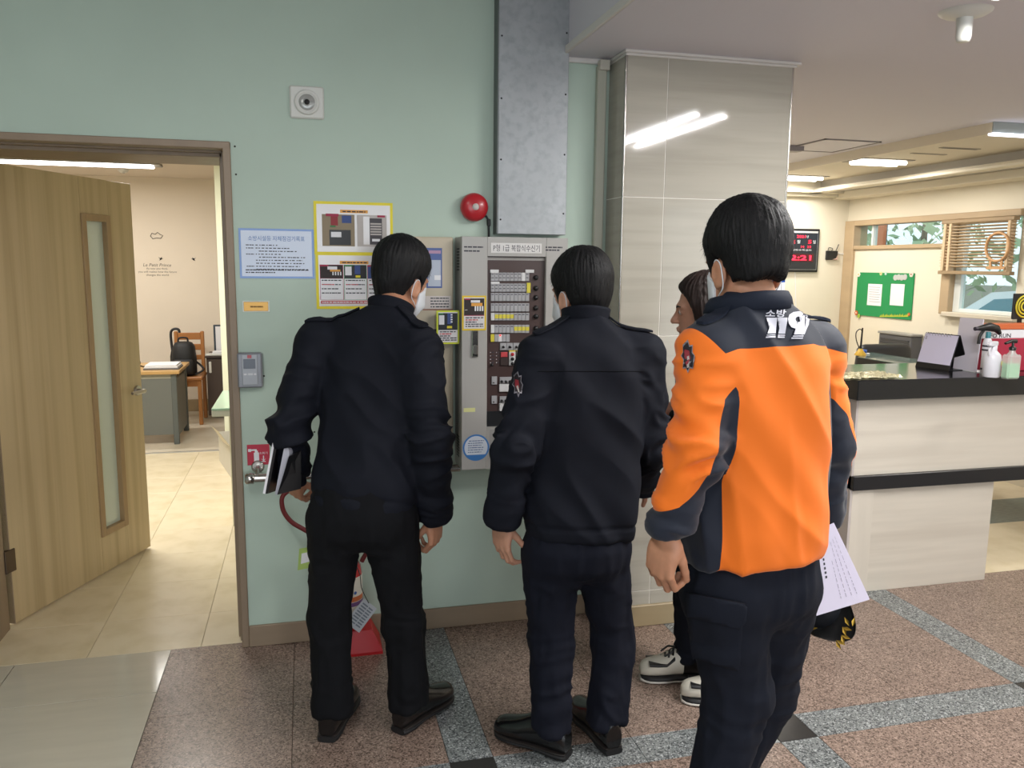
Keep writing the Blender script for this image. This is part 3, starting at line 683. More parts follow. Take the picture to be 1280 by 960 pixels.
for y0 in (470.5, 494.5):
    module(614, y0, 621, y0+10, M_mod); knob(616.5, y0+7.5, .003, M_black, .012)
    module(624, y0+.5, 645, y0+8.6, M_mod); module(623.5, y0+9.2, 644, y0+18.5, M_modw, 'name_tab', .009)
    for k in range(4): knob(626.6+5.1*k, y0+6.2, .006, M_black, .016)
# on the door
on(613.5, 304, 677, 316.5, GY, mat('title_plate', '#dcdad8', .4), 'title_plate', .0015)
a, b, c, d = rect(616.5, 306, 674.5, 314.5, GY); text('P형 1급 복합식수신기', 'title', M_dark, t, a, GY-.0019, c, width=b-a, height=d-c)
for sx, (x0, x1, ys, sd) in enumerate(((580, 604, (308.5, 313.5), 1), (682, 703, (309, 312.5), 5))):
    a, b, _, _ = rect(x0, 308, x1, 312, GY); m = MB()
    for k, y in enumerate(ys):
        z = P(x0, y, GY)[2]; dashes(m, a, b-(.012 if k else 0), z-.003, .0055, GY, 400+sd+k, .3)
    m.build('handwriting', M_dark, t)
hx0, hx1, hz0, hz1 = rect(589.5, 413, 597.5, 446.5, GY)
m = MB(); m.box(hx0, hx1, GY-.008, GY, hz0, hz1, .003); m.build('door_handle', M_steel, t)
MB().box(hx0+.005, hx1-.005, GY-.016, GY-.007, hz0+.012, hz0+.05, .003).build('latch', mat('latch_grey', '#8d8a86', .3, .8), t)
on(579.5, 510, 594, 515, GY, mat('tape_yellow', '#dadb9a', .5), 'tape_strip', .0008)
on(612, 537, 626, 572, GY, mat('etched_plate', '#a09f9d', .35), 'etched_plate', .0008)
cx, cz = W(595, 559.5, GY); r = .056
MB().lathe([(r, -.0008), (r, -.0002)], (cx, GY, cz), 'y', 40).build('round_sticker', mat('sticker_blue', '#3f7cc0', .4), t)
m = MB(); n = 40
m.poly([(cx+.049*math.cos(q), cz+max(.049*math.sin(q), -.030)) for q in (2*math.pi*k/n for k in range(n))], .0004, Matrix.Translation((0, GY-.0013, 0))); m.build('sticker_page', mat('sticker_white', '#d2dae6', .4), t)
m = MB()
for k in range(6): dashes(m, cx-.034+.004*(k == 0), cx+.034-.006*(k % 3), cz+.027-.0095*k, .0035, GY-.0013, 500+k)
m.build('small_print', mat('sticker_ink', '#5b6f96', .6), t)
# two yellow-bordered cards
def card(label, x0, y0, x1, y1, Y, tint, kind):
    global a, b, c, d, w, h, t, Yp
    a, b, c, d = rect(x0, y0, x1, y1, Y); Yp = Y
    t = thing('instruction_card', label, 'card', (a, Y, c))
    MB().box(a, b, Y-0.002, Y, c, d).build('border', tint, t)
    e = 0.007; MB().box(a+e, b-e, Y-0.0026, Y-0.002, c+e, d-e).build('page', M_lam, t)
    w, h = b-a, d-c
    if kind == 0:
        pr(.08, .92, .44, .92, M_brown_pr, 'photo'); pr(.08, .92, .42, .44, M_pk)
        pr(.10, .34, .88, .92, M_pk, lay=2); pr(.36, .74, .80, .87, M_paper, lay=2); pr(.38, .84, .70, .79, M_or, lay=2)
        for j in range(4): pr(.52+.10*j, .58+.10*j, .56, .70, M_paper, lay=3)
        pr(.12, .22, .58, .60, M_grey_pr, lay=2)
    else:
        pr(.08, .92, .42, .92, M_black, 'photo'); pr(.08, .30, .88, .92, M_gr, lay=2); pr(.11, .34, .58, .86, M_paper, lay=2); pr(.48, .66, .60, .92, M_blue_pr, lay=2)
        for j in range(4): pr(.62, .70, .64+.07*j, .68+.07*j, M_paper, lay=3)
        pr(.46, .68, .47, .54, M_yel, lay=2)
    m = MB()
    for j in range(5):
        if j != 1: dashes(m, a+w*.14, a+w*(.88 if j != 2 else .6), c+h*(.35-.062*j), .0045, Y-.0026, 600+kind*10+j)
    m.build('small_print', M_dark, t)
    m = MB(); dashes(m, a+w*.14, a+w*.66, c+h*.288, .0045, Y-.0026, 650+kind); m.build('red_print', M_red, t)
card('yellow-bordered instruction card stuck on the grey alarm cabinet', 577.5, 369.5, 607.5, 413, GY, mat('border_gold', '#e2c22c', .5), 0)
card('lime-bordered instruction card hanging on the beige alarm cabinet', 545.5, 388, 574, 430, BY-.035, mat('border_lime', '#cfd83a', .5), 1)
MB().box(a+.02, b-.02, BY-.035, BY, d-.02, d-.008).build('card_mount', M_bge, t)

# blue and white sign on the pillar
a, b, c, d = rect(925, 343, 979, 430, PY0)
t = thing('pillar_sign', 'white paper sign with a blue header on the tiled pillar', 'sign', (a, PY0, c))
MB().box(a, b, PY0-.002, PY0-.0002, c, d).build('sheet', M_paper, t)
MB().box(a, b, PY0-.0028, PY0-.002, d-.034, d).build('header', mat('header_blue', '#1f4f9e', .5), t)
m = MB(); dashes(m, b-.022, b-.006, d-.026, .006, PY0-.0028, 9); m.build('small_print', M_paper, t)

# fire extinguisher on its stand
ex, ey = 0.135, 3.29
t = thing('fire_extinguisher', 'red fire extinguisher standing in a red base under the panels', 'fire extinguisher', (ex, ey, 0))
M_rp = mat('red_plastic', '#b5161e', 0.35)
m = MB(); n = 4
b0 = [(-.10, -.085), (.14, -.085), (.14, .085), (-.10, .085)]; b1_ = [(-.075, -.065), (.10, -.065), (.10, .065), (-.075, .065)]
m.add([(ex+x, ey+y, 0.0) for x, y in b0] + [(ex+x, ey+y, .012) for x, y in b0] + [(ex+x, ey+y, .10) for x, y in b1_],
      [(3, 2, 1, 0)] + [(i, (i+1) % 4, 4+(i+1) % 4, 4+i) for i in range(4)] + [(4+i, 4+(i+1) % 4, 8+(i+1) % 4, 8+i) for i in range(4)] + [(8, 9, 10, 11)])
m.build('stand', M_rp, t)
m = MB(); m.lathe([(.062, .085), (.066, .095), (.066, .33), (.060, .365), (.042, .395), (.022, .41), (.018, .43)], (ex, ey, 0), 'z', 32); m.build('cylinder', mat('extinguisher_red', '#b51c22', .22, coat=.6), t)
m = MB(); m.lathe([(.0665, .175), (.0668, .176), (.0668, .325), (.0665, .326)], (ex, ey, 0), 'z', 32); lab = m.build('label', mat('ext_label', '#d8d2c6', .4), t)
m = MB(); m.lathe([(.0672, .225), (.0673, .2255), (.0673, .245), (.0672, .2455)], (ex, ey, 0), 'z', 32); m.build('label_band', mat('ext_band', '#c46a3a', .4), t)
m = MB(); m.lathe([(.0672, .205), (.0673, .2055), (.0673, .222), (.0672, .2225)], (ex, ey, 0), 'z', 32); m.build('label_band', mat('ext_band2', '#6a4a7a', .4), t)
def cyl_text(s, name, mm, u0, z0, hgt, r, parent, col):
    mb = text_mb(s, 1.0); hh = max(v[2] for v in mb.v); k = hgt/hh
    vs = []
    for v in mb.v:
        q = (u0+v[0]*k)/r - math.pi/2; vs.append((ex+r*math.cos(q), ey+r*math.sin(q), z0+v[2]*k))
    mb.v = vs; mb.build(name, col, parent)
cyl_text('Y', 'label_lettering', None, .008, .285, .028, .0675, t, M_dark)
for k, cc in enumerate((M_yel, M_or, mat('dot_blue', '#3a5fa0', .5))):
    q = (-.004+.020*k)/.0673-math.pi/2; m = MB(); m.lathe([(.007, 0), (.006, -.0008), (0, -.0008)], (0, 0, 0), 'y', 14)
    R_ = Matrix.Translation((ex+.0673*math.cos(q), ey+.0673*math.sin(q), .262)) @ Matrix.Rotation(q+math.pi/2, 4, 'Z'); m.v = [tuple(R_ @ Vector(v)) for v in m.v]; m.build('label_dot', cc, t)
m = MB(); m.box(ex-.02, ex+.02, ey-.016, ey+.016, .425, .458, .004); m.tube([(ex, ey-.01, .455), (ex-.03, ey-.02, .475), (ex-.10, ey-.03, .480)], [.009, .008, .007], 8); m.tube([(ex, ey, .458), (ex-.04, ey-.012, .498), (ex-.105, ey-.02, .512)], [.008, .008, .007], 8)
m.build('valve', mat('valve_black', '#1d1c1c', .4), t)
hp = [P(*q) for q in ((452, 702, 3.27), (466, 665, 3.27), (440, 622, 3.27), (390, 606, 3.27), (357, 616, 3.27), (353, 634, 3.27), (364, 652, 3.27), (388, 667, 3.27), (412, 690, 3.27), (420, 720, 3.27))]
def smooth(pts, n=6):
    pts = [np.array(p, float) for p in pts]; out = []
    for i in range(len(pts)-1):
        p0, p1, p2, p3 = pts[max(i-1, 0)], pts[i], pts[i+1], pts[min(i+2, len(pts)-1)]
        for k in range(n):
            s = k/n; out.append(.5*((2*p1)+(-p0+p2)*s+(2*p0-5*p1+4*p2-p3)*s*s+(-p0+3*p1-3*p2+p3)*s**3))
    return out+[pts[-1]]
MB().tube(smooth(hp), .0095, 10).build('hose', mat('hose_maroon', '#6a1a1c', .45), t)
# paper tags
def tag_card(nm, quad, Y, m, thick=.0015):
    vs = [P(x, y, Y) for x, y in quad]; off = np.array([0, thick, 0])
    return MB().add(vs+[v+off for v in vs], [(0, 1, 2, 3), (7, 6, 5, 4)]+[(i, i+4, (i+1) % 4+4, (i+1) % 4) for i in range(4)]).build(nm, m, t)
tg = tag_card('inspection_tag', ((455, 748), (471, 761), (449, 791), (431, 778)), 3.205, mat('tag_white', '#c9ced6', .5))
q4 = [P(x, y, 3.2045) for x, y in ((455, 748), (471, 761), (449, 791), (431, 778))]
m = MB()
for k in range(8):
    s = .14+.10*k; A = q4[0]+(q4[3]-q4[0])*s; B = q4[1]+(q4[2]-q4[1])*s
    for f0, f1 in ((.12, .5), (.56, .86)):
        p0, p1 = A+(B-A)*f0, A+(B-A)*f1; dz = (q4[3]-q4[0])*.025; m.add([p0-dz, p1-dz, p1+dz, p0+dz], [(0, 1, 2, 3)])
m.build('tag_print', mat('tag_ink', '#7d8694', .6), t)
MB().tube(smooth([(ex+.01, ey-.02, .44), P(449, 715, 3.21), P(452, 735, 3.205), P(461, 754, 3.204)]), .0018, 6).build('tag_string', M_black, t)
tag_card('plastic_tag', ((374, 686), (391, 683), (391, 709), (372, 713)), 3.26, mat('tag_green', '#a9c46a', .4))
tag_card('tag_page', ((377, 692), (391, 689), (391, 701), (376, 705)), 3.2585, M_paper, .0008)
MB().tube([P(387, 664, 3.29), P(385, 676, 3.27), P(384, 687, 3.259)], .0016, 6).build('tag_string', M_black, t)
# ================================================================== OFFICE BEHIND THE OPEN DOOR
M_wood = mat('desk_wood', '#c09a63', .4, noise=(10, .06, (4, .4, 1)))
M_gs = mat('grey_steel', '#6c6f6c', .45)
dx1, dy0 = -1.10, 7.52; dx0, dy1 = -2.1, 8.12; dz = P(222, 463, dy0)[2]
t = thing('office_desk', 'grey steel office desk with a light wooden top', 'desk', (dx0, dy0, 0))
MB().box(dx0-.02, dx1+.03, dy0-.03, dy1+.03, dz-.03, dz, .004).build('desk_top', M_wood, t)
MB().box(dx0, dx1-.03, dy0+.01, dy0+.03, .09, dz-.07).build('modesty_panel', M_gs, t)
MB().box(dx1-.03, dx1-.008, dy0+.02, dy1-.02, .07, dz-.08).build('end_panel', M_gs, t)
for x, y in ((dx1, dy0), (dx1, dy1), (dx0, dy0), (dx0, dy1)): MB().box(x-.045, x, y-.0, y+.045, 0.0, dz-.03, .004).build('leg', mat('steel_leg', '#5b605f', .4), t)
m = MB(); m.box(dx0, dx1-.045, dy0+.005, dy0+.03, dz-.07, dz-.031); m.build('rail', mat('rail_pale', '#9a978a', .4), t)
p = P(205, 456, dy0+.25)
t = thing('paper_stack', 'flat stack of white papers on the wooden desk top', 'papers', (p[0], p[1], dz))
for k in range(3): MB().box(p[0]-.14+.006*k, p[0]+.15-.01*k, dy0+.05+.01*k, dy0+.33, dz+.014*k, dz+.014*(k+1)-.001, .002).build('paper_pad', (mat('pad_grey', '#6d6a6c', .6), M_paper, M_paper)[k], t)
p = P(162, 452, dy0+.3)
t = thing('desk_phone', 'dark desk telephone at the end of the wooden desk', 'telephone', (p[0], p[1], dz))
MB().box(p[0]-.10, p[0]+.07, dy0+.2, dy0+.42, dz, dz+.05, .012).build('phone_base', M_black, t)
MB().tube([(p[0]-.06, dy0+.24, dz+.06), (p[0]-.06, dy0+.30, dz+.085), (p[0]-.06, dy0+.40, dz+.06)], [.022, .015, .022], 10).build('handset', mat('phone_grey', '#5a5854', .4), t)
MB().tube(smooth([(p[0]+.06, dy0+.25, dz+.03), (p[0]+.10, dy0+.22, dz+.02), (p[0]+.13, dy0+.25, dz+.008), (p[0]+.16, dy0+.32, dz+.008)]), .006, 6).build('cord', M_black, t)
# chair
cy = 8.78; xa, xb = P(218.5, 440, cy)[0], P(256, 440, cy)[0]; zs = P(240, 467, cy)[2]; zt = P(240, 414, cy)[2]
t = thing('wooden_chair', 'light brown wooden chair with a slatted back by the office wall', 'chair', (xa, cy, 0))
M_ch = mat('chair_wood', '#a9703c', .4, noise=(12, .08, (1, 1, .3)))
MB().box(xa-.01, xb+.01, cy-.40, cy+.02, zs-.02, zs+.015, .008).build('seat', M_ch, t)
for x in (xa+.018, xb-.018):
    MB().box(x-.018, x+.018, cy-.015, cy+.02, 0, zt, .006).build('leg', M_ch, t); MB().box(x-.018, x+.018, cy-.39, cy-.355, 0, zs-.02, .006).build('leg', M_ch, t)
for z0, z1 in ((zt-.085, zt-.015), (zt-.19, zt-.13), (zt-.29, zt-.24)): MB().box(xa+.036, xb-.036, cy-.008, cy+.012, z0, z1, .004).build('back_slat', M_ch, t)
MB().box(xa+.03, xb-.03, cy-.385, cy-.362, zs-.08, zs-.02, .003).build('apron', M_ch, t)
# backpack (soft shape from lofted rings)
def blob(rings, n=20, sq=2.6):
    """rings: (cx, cy, z, rx, ry)"""
    m = MB(); vs = []; fs = []
    for cx, cy_, z, rx, ry in rings:
        for k in range(n):
            q = 2*math.pi*k/n; c_, s_ = math.cos(q), math.sin(q)
            vs.append((cx+rx*math.copysign(abs(c_)**(2/sq), c_), cy_+ry*math.copysign(abs(s_)**(2/sq), s_), z))
    for i in range(len(rings)-1):
        for k in range(n): fs.append((i*n+k, i*n+(k+1) % n, (i+1)*n+(k+1) % n, (i+1)*n+k))
    m.add(vs, fs, True); m.add(vs[:n][::-1], [tuple(range(n))]); m.add(vs[-n:], [tuple(range(n))])
    return m
by = cy-.22; bxc = (P(215, 450, by)[0]+P(246, 450, by)[0])/2; bw = (P(246, 450, by)[0]-P(215, 450, by)[0])/2; bz = zs+.016; bh = P(230, 427, by)[2]-bz
t = thing('backpack', 'black backpack resting on the wooden chair', 'backpack', (bxc, by, bz))
M_bp = mat('black_nylon', '#17181b', .6, bump=(300, .2, (1, 1, 1)))
blob([(bxc, by, bz, bw*.88, .07), (bxc, by, bz+.03, bw, .10), (bxc, by, bz+bh*.5, bw, .11), (bxc, by, bz+bh*.85, bw*.9, .095), (bxc, by, bz+bh*.97, bw*.7, .07), (bxc, by, bz+bh, bw*.45, .04)]).build('bag_body', M_bp, t)
blob([(bxc, by-.10, bz+.02, bw*.8, .03), (bxc, by-.11, bz+.05, bw*.85, .045), (bxc, by-.11, bz+bh*.42, bw*.82, .04), (bxc, by-.10, bz+bh*.5, bw*.7, .02)]).build('front_pocket', M_bp, t)
MB().tube(smooth([(bxc-.05, by, bz+bh-.01), (bxc-.04, by, bz+bh+.035), (bxc+.03, by, bz+bh+.035), (bxc+.04, by, bz+bh-.01)]), .009, 8).build('grab_handle', M_bp, t)
MB().tube(smooth([(bxc+bw*.8, by+.06, bz+bh*.4), (bxc+bw+.05, by-.02, bz+bh*.25), (bxc+bw+.06, by-.04, bz+.05), (bxc+bw*.9, by-.06, bz+.012)]), .010, 8).build('shoulder_strap', M_bp, t)
# umbrella hooked on the chair
ux, uz = P(217, 412, cy+.05)[0], P(217, 411, cy+.05)[2]
t = thing('umbrella', 'black umbrella with a crook handle hanging on the wooden chair', 'umbrella', (ux, cy+.05, 0.02))
MB().tube(smooth([(ux+.055, cy+.05, uz-.05), (ux+.048, cy+.05, uz-.012), (ux+.018, cy+.05, uz), (ux-.02, cy+.05, uz-.02), (ux-.03, cy+.05, uz-.08), (ux-.02, cy+.05, uz-.24)]), .013, 10).build('crook_handle', mat('crook', '#2a2a2e', .35), t)
MB().tube([(ux-.02, cy+.05, uz-.22), (ux-.018, cy+.05, uz-.28), (ux-.01, cy+.05, uz-.6), (ux, cy+.05, .10), (ux, cy+.05, .03)], [.014, .028, .034, .012, .005], 12).build('folded_canopy', M_bp, t)
# dark cabinet
ky = 8.72; xa, xb = P(259, 480, ky)[0], P(290, 480, ky)[0]; zt = P(265, 445, ky)[2]
t = thing('dark_cabinet', 'dark brown low cabinet with a white handle beside the wooden chair', 'cabinet', (xa, ky, 0))
M_dk = mat('dark_wood', '#3a2e28', .4)
MB().box(xa, xb, ky+.02, 9.18, .03, zt-.02, .003).build('cabinet_body', M_dk, t); MB().box(xa-.01, xb+.01, ky-.01, 9.18, zt-.02, zt, .003).build('cabinet_top', M_dk, t)
MB().box(xa+.004, xb-.004, ky, ky+.02, .04, zt-.03, .003).build('cabinet_door', mat('dark_door', '#44362f', .4), t)
hx = P(263, 459, ky)[0]; MB().box(hx-.012, hx+.012, ky-.02, ky, P(263, 466, ky)[2], P(263, 452, ky)[2], .004).build('handle', M_plast, t)
p = P(273, 425, ky+.15)
t = thing('desk_mirror', 'white upright panel with a dark edge on the dark cabinet', 'panel', (p[0], ky+.15, zt))
MB().box(p[0]-.045, p[0]+.15, ky+.15, ky+.17, zt, P(273, 406, ky+.15)[2], .004).build('panel_frame', mat('panel_edge', '#2c3a48', .4), t)
MB().box(p[0]-.025, p[0]+.14, ky+.146, ky+.15, zt+.02, P(273, 408, ky+.15)[2]).build('panel_face', M_paper, t)
t = thing('white_tray', 'small white tray of papers lying on the dark cabinet', 'tray', (p[0]-.05, ky+.05, zt))
MB().box(p[0]-.12, p[0]+.08, ky+.01, ky+.12, zt, zt+.018, .004).build('tray_base', M_plast, t); MB().box(p[0]-.05, p[0]+.08, ky+.02, ky+.11, zt+.018, zt+.045, .004).build('tray_papers', M_paper, t)
# glass-topped white desk, mostly hidden by the door jamb
gz = .74; g0 = PZ(264, 511, gz); g1 = PZ(284, 488, gz)
t = thing('glass_top_desk', 'white desk with a green glass top showing beside the door jamb', 'desk', (g0[0], g0[1], 0))
gyf, gyb = g0[1], g1[1]
MB().box(g0[0], g0[0]+.7, gyf, gyb, gz-.012, gz, .002).build('glass_top', mat('green_glass', '#b9dcc2', .08, trans=.3), t)
MB().box(g0[0], g0[0]+.7, gyf+.005, gyb, gz-.05, gz-.013, .003).build('desk_top', mat('desk_white', '#cfd0c0', .5), t)
MB().box(g0[0]+.09, g0[0]+.65, gyf+.06, gyb-.05, 0, gz-.05, .003).build('pedestal', mat('pedestal_white', '#d8d3bd', .5), t)
# carton
c0 = PZ(290, 598, 0); c1 = PZ(275, 576, 0)
t = thing('carton', 'open white cardboard carton on the office floor by the door jamb', 'carton', (c0[0], c0[1], 0))
M_cb = mat('white_card', '#cdc9bd', .7); ch = .24; w = .34
A = np.array([c0[0], c0[1]]); B = np.array([c1[0], c1[1]]); s = A+np.array([w, .05]); s2 = B+np.array([w, .05])
for nm, p0, p1 in (('side', A, B), ('side', A, s), ('side', s, s2), ('side', B, s2)):
    n = np.array([-(p1-p0)[1], (p1-p0)[0]]); n = n/np.linalg.norm(n)*.004
    MB().prism([p0, p1, p1+n, p0+n], 0.001, ch).build(nm, M_cb, t)
MB().prism([A, s, s2, B], 0.001, .006).build('bottom', M_cb, t)
fl = (A-B); MB().add([(A[0], A[1], ch), (B[0], B[1], ch), (B[0]-.05, B[1]-.01, ch+.05), (A[0]-.05, A[1]-.01, ch+.04)], [(0, 1, 2, 3)]).build('flap', mat('card_inside', '#b9a98a', .7), t)
m = MB(); c_ = A+np.array([.04, .004]); m.tube([(c_[0]+.03*math.cos(q), c_[1]-.004, .05+.028*math.sin(q)) for q in (0.6+.5*k for k in range(10))], .006, 6); m.build('printed_mark', M_black, t)
# office ceiling lamp
q0, q1 = PZ(192, 207.5, OZ-.02), PZ(-40, 192, OZ-.02)
t = thing('office_lamp', 'long glowing strip lamp on the office ceiling seen over the door', 'lamp', ((q0[0]+q1[0])/2, q0[1], OZ))
MB().box(q1[0], q0[0]+.06, q0[1]-.11, q0[1]+.11, OZ-.02, OZ, .004).build('lamp_body', mat('lamp_grey', '#8f8d88', .4), t)
MB().box(q1[0]+.02, q0[0], q0[1]-.09, q0[1]+.05, OZ-.04, OZ-.02, .006).build('diffuser', mat('lamp_glow', '#ffffff', .5, emit=('#ffffff', 5.0)), t)
l = bpy.data.lights.new('office_lamp_light', 'AREA'); l.shape = 'RECTANGLE'; l.size, l.size_y = q0[0]-q1[0], .16; l.energy = 22; l.color = (1, .96, .9)
lo = bpy.data.objects.new('office_lamp_light', l); COL.objects.link(lo); lo.location = ((q0[0]+q1[0])/2, q0[1], OZ-.05)
p = PZ(154, 212, OZ)
t = thing('ceiling_detector', 'small white round detector on the office ceiling', 'detector', (p[0], p[1], OZ))
MB().lathe([(0.0, -.03), (.03, -.028), (.045, -.012), (.05, 0)], (p[0], p[1], OZ), 'z', 20).build('housing', M_plast, t)
MB().lathe([(0.0, -.034), (.014, -.032), (.016, -.026)], (p[0], p[1], OZ), 'z', 14).build('sensor', mat('sensor_grey', '#9a9a96', .5), t)

# ================================================================== CEILING ITEMS OF THE HALL
p = PZ(1207, 14, CZ)
t = thing('ceiling_detector', 'white detector with a hanging stem on the ceiling near the twin-strip lamp', 'detector', (p[0], p[1], CZ))
MB().lathe([(.03, -.022), (.066, -.014), (.082, -.005), (.084, 0)], (p[0], p[1], CZ), 'z', 32).build('base_plate', M_plast, t)
MB().lathe([(0.0, -.098), (.020, -.098), (.024, -.085), (.026, -.022)], (p[0], p[1], CZ), 'z', 24).build('stem', M_plast, t)
# ceiling hatch
hq = [PZ(x, y, CZ) for x, y in ((1005, 188), (1055, 174), (1110, 177), (1068, 190))]
x0, x1 = 3.42, 3.86; y0, y1 = 4.98, 5.52
t = thing('ceiling_hatch', 'square access hatch in the ceiling right of the pillar', 'hatch', (x0, y0, CZ))
MB().box(x0+.01, x1-.01, y0+.01, y1-.01, CZ-.004, CZ).build('hatch_panel', M_ceil, t)
m = MB()
for q in ((x0, x1, y0, y0+.012), (x0, x1, y1-.012, y1), (x0, x0+.012, y0, y1), (x1-.012, x1, y0, y1)): m.box(*q, CZ-.008, CZ)
m.build('hatch_frame', mat('hatch_grey', '#8d888a', .5), t)
# recessed reception lamps
CR = CZ-.064
for x, y, lb in ((999, 221, 'recessed bright ceiling lamp peeping out beside the pillar'), (1098, 201, 'recessed bright ceiling lamp over the reception, right of the other one')):
    p = PZ(x, y, CR); L2, W2 = .40, .11
    t = thing('recessed_lamp', lb, 'lamp', (p[0], p[1], CR))
    MB().box(p[0]-L2/2-.02, p[0]+L2/2+.02, p[1]-W2-.02, p[1]+W2+.02, CR-.006, CR, .002).build('lamp_frame', mat('lamp_frame', '#8f887e', .4, .5), t)
    for k in (-1, 1): MB().tube([(p[0]-L2/2, p[1]+k*.05, CR-.015), (p[0]+L2/2, p[1]+k*.05, CR-.015)], .016, 10).build('lamp_tube', mat('tube_glow', '#ffffff', .5, emit=('#fffaf0', 6.0)), t)
    l = bpy.data.lights.new('recessed_light', 'AREA'); l.shape = 'RECTANGLE'; l.size, l.size_y = L2, .2; l.energy = 14; l.color = (1, .96, .9)
    lo = bpy.data.objects.new('recessed_light', l); COL.objects.link(lo); lo.location = (p[0], p[1], CR-.04)
# slot diffusers
for k, (xa_, ya_, xb_, yb_) in enumerate(((1176, 184, 1222, 186), (1140, 191, 1180, 193))):
    p, q = PZ(xa_, ya_, CR), PZ(xb_, yb_, CR)
    t = thing('air_slot', ('dark slim air slot in the cream ceiling strip', 'faint slim air slot in the cream ceiling strip')[k], 'air slot', (p[0], p[1], CR))
    MB().box(min(p[0], q[0]), max(p[0], q[0])+.02, min(p[1], q[1])-.01, max(p[1], q[1])+.02, CR-.004, CR, .001).build('slot_frame', mat('slot_frame', '#a89f90', .5), t)
    MB().box(min(p[0], q[0])+.01, max(p[0], q[0]), min(p[1], q[1]), max(p[1], q[1])+.01, CR-.0052, CR-.004).build('slot', mat('slot_%d' % k, ('#4a463f', '#8d8474')[k], .6), t)
# light strip under the front edge of the dropped reception ceiling
t = thing('light_strip', 'bright light strip under the front edge of the dropped ceiling', 'lamp', (3.95, 4.11, CR))
MB().box(3.93, 5.1, 4.095, 4.14, CR-.016, CR-.002, .003).build('strip_diffuser', mat('edge_glow', '#ffffff', .5, emit=('#f2f4ff', 2.4)), t)
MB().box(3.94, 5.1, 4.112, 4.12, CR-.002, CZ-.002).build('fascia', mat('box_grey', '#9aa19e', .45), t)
for lx, ly in ((4.35, 2.6), (3.2, 5.9)):  # two lamps added out of view to brighten the reception
    z_ = CZ; t = thing('recessed_lamp', ('added unseen recessed fill lamp over the near end of the counter', 'added unseen recessed fill lamp by the far cream wall')[ly > 3], 'lamp', (lx, ly, z_))
    MB().box(lx-.22, lx+.22, ly-.13, ly+.13, z_-.006, z_, .002).build('lamp_frame', mat('lamp_frame', '#8f887e', .4, .5), t)
    for k in (-1, 1): MB().tube([(lx-.2, ly+k*.05, z_-.015), (lx+.2, ly+k*.05, z_-.015)], .016, 10).build('lamp_tube', MATS['tube_glow'], t)
    l = bpy.data.lights.new('recessed_light', 'AREA'); l.shape = 'RECTANGLE'; l.size, l.size_y = .4, .2; l.energy = 14; l.color = (1, .96, .9)
    lo = bpy.data.objects.new('recessed_light', l); COL.objects.link(lo); lo.location = (lx, ly, z_-.04)
p = PZ(993, 183, CZ)
t = thing('ceiling_junction_box', 'small grey junction box on the ceiling just beside the pillar', 'box', (p[0], p[1], CZ))
MB().box(p[0]-.10, p[0]+.05, p[1]-.05, p[1]+.05, CZ-.035, CZ, .004).build('box_body', mat('jbox', '#8d878b', .5), t); MB().box(p[0]-.09, p[0]+.04, p[1]-.04, p[1]+.04, CZ-.039, CZ-.035, .002).build('box_lid', mat('jlid', '#a39da0', .5), t)

# ================================================================== RECEPTION
M_lam_w = mat('pale_wood_laminate', '#cdc5b8', .42, noise=(5, .05, (.35, 1, 5)), mix=('#c2b9ac', 2.2, .48, .72, (.35, 1, 7)))
M_stone = mat('black_stone', '#17181b', .14, noise=(60, .2, (1, 1, 1)))
t = thing('reception_counter', 'reception counter with a thick black top and pale wood panels', 'counter', (2.49, 3.25, 0))
MB().box(2.49, 5.1, 3.25, 3.82, .982, 1.077, .004).build('counter_top', M_stone, t)
MB().box(2.545, 5.1, 3.31, 3.335, .603, .982, .001).build('front_panel', M_lam_w, t)
MB().box(2.535, 5.1, 3.29, 3.36, .533, .603, .002).build('black_band', mat('band_black', '#1b1c20', .3), t)
MB().box(2.548, 2.668, 3.31, 3.36, .0, .533, .001).build('corner_post', mat('post_wood', '#cfc7ba', .42, noise=(5, .04, (4, 1, .4))), t)
MB().box(2.668, 3.389, 3.322, 3.40, .0, .533, .001).build('lower_panel', M_lam_w, t)
MB().box(2.535, 2.548, 3.31, 3.80, .0, .982, .001).build('end_panel', mat('end_wood', '#bdb4b0', .42, noise=(5, .04, (1, .4, 4))), t)
MB().box(2.548, 5.1, 3.335, 3.80, .955, .982, .001).build('inner_shelf', M_lam_w, t)
CT = 1.0772
# reception wing: lower black-edged worktop behind
wz = .90; f0, f1 = PZ(1072, 447, wz), PZ(1212, 470, wz); k0, k1 = PZ(1080, 436, wz), PZ(1160, 443, wz)
t = thing('work_desk', 'black-edged glass-topped work desk behind the reception counter', 'desk', (f0[0], f0[1], 0))
pl = [(f0[0], f0[1]), (f1[0], f1[1]), (f1[0]+.34, f1[1]+.22), (f0[0]+.34, f0[1]+.28)]
MB().prism(pl, wz-.055, wz).build('desk_top', M_stone, t)
MB().prism([(p[0]+.004*(i in (0,)), p[1]+.004) for i, p in enumerate(pl)], wz, wz+.006).build('glass_sheet', mat('desk_glass', '#5d6e68', .05, spec=.7), t)
MB().prism([(pl[0][0]+.03, pl[0][1]+.03), (pl[1][0], pl[1][1]+.03), (pl[1][0]+.02, pl[1][1]+.06), (pl[0][0]+.05, pl[0][1]+.06)], 0, wz-.055).build('pink_panel', mat('pink_panel', '#c08a90', .5), t)
for i in (2, 3): MB().box(pl[i][0]-.09, pl[i][0]-.04, pl[i][1]-.09, pl[i][1]-.04, 0, wz-.055, .003).build('leg', M_gs, t)
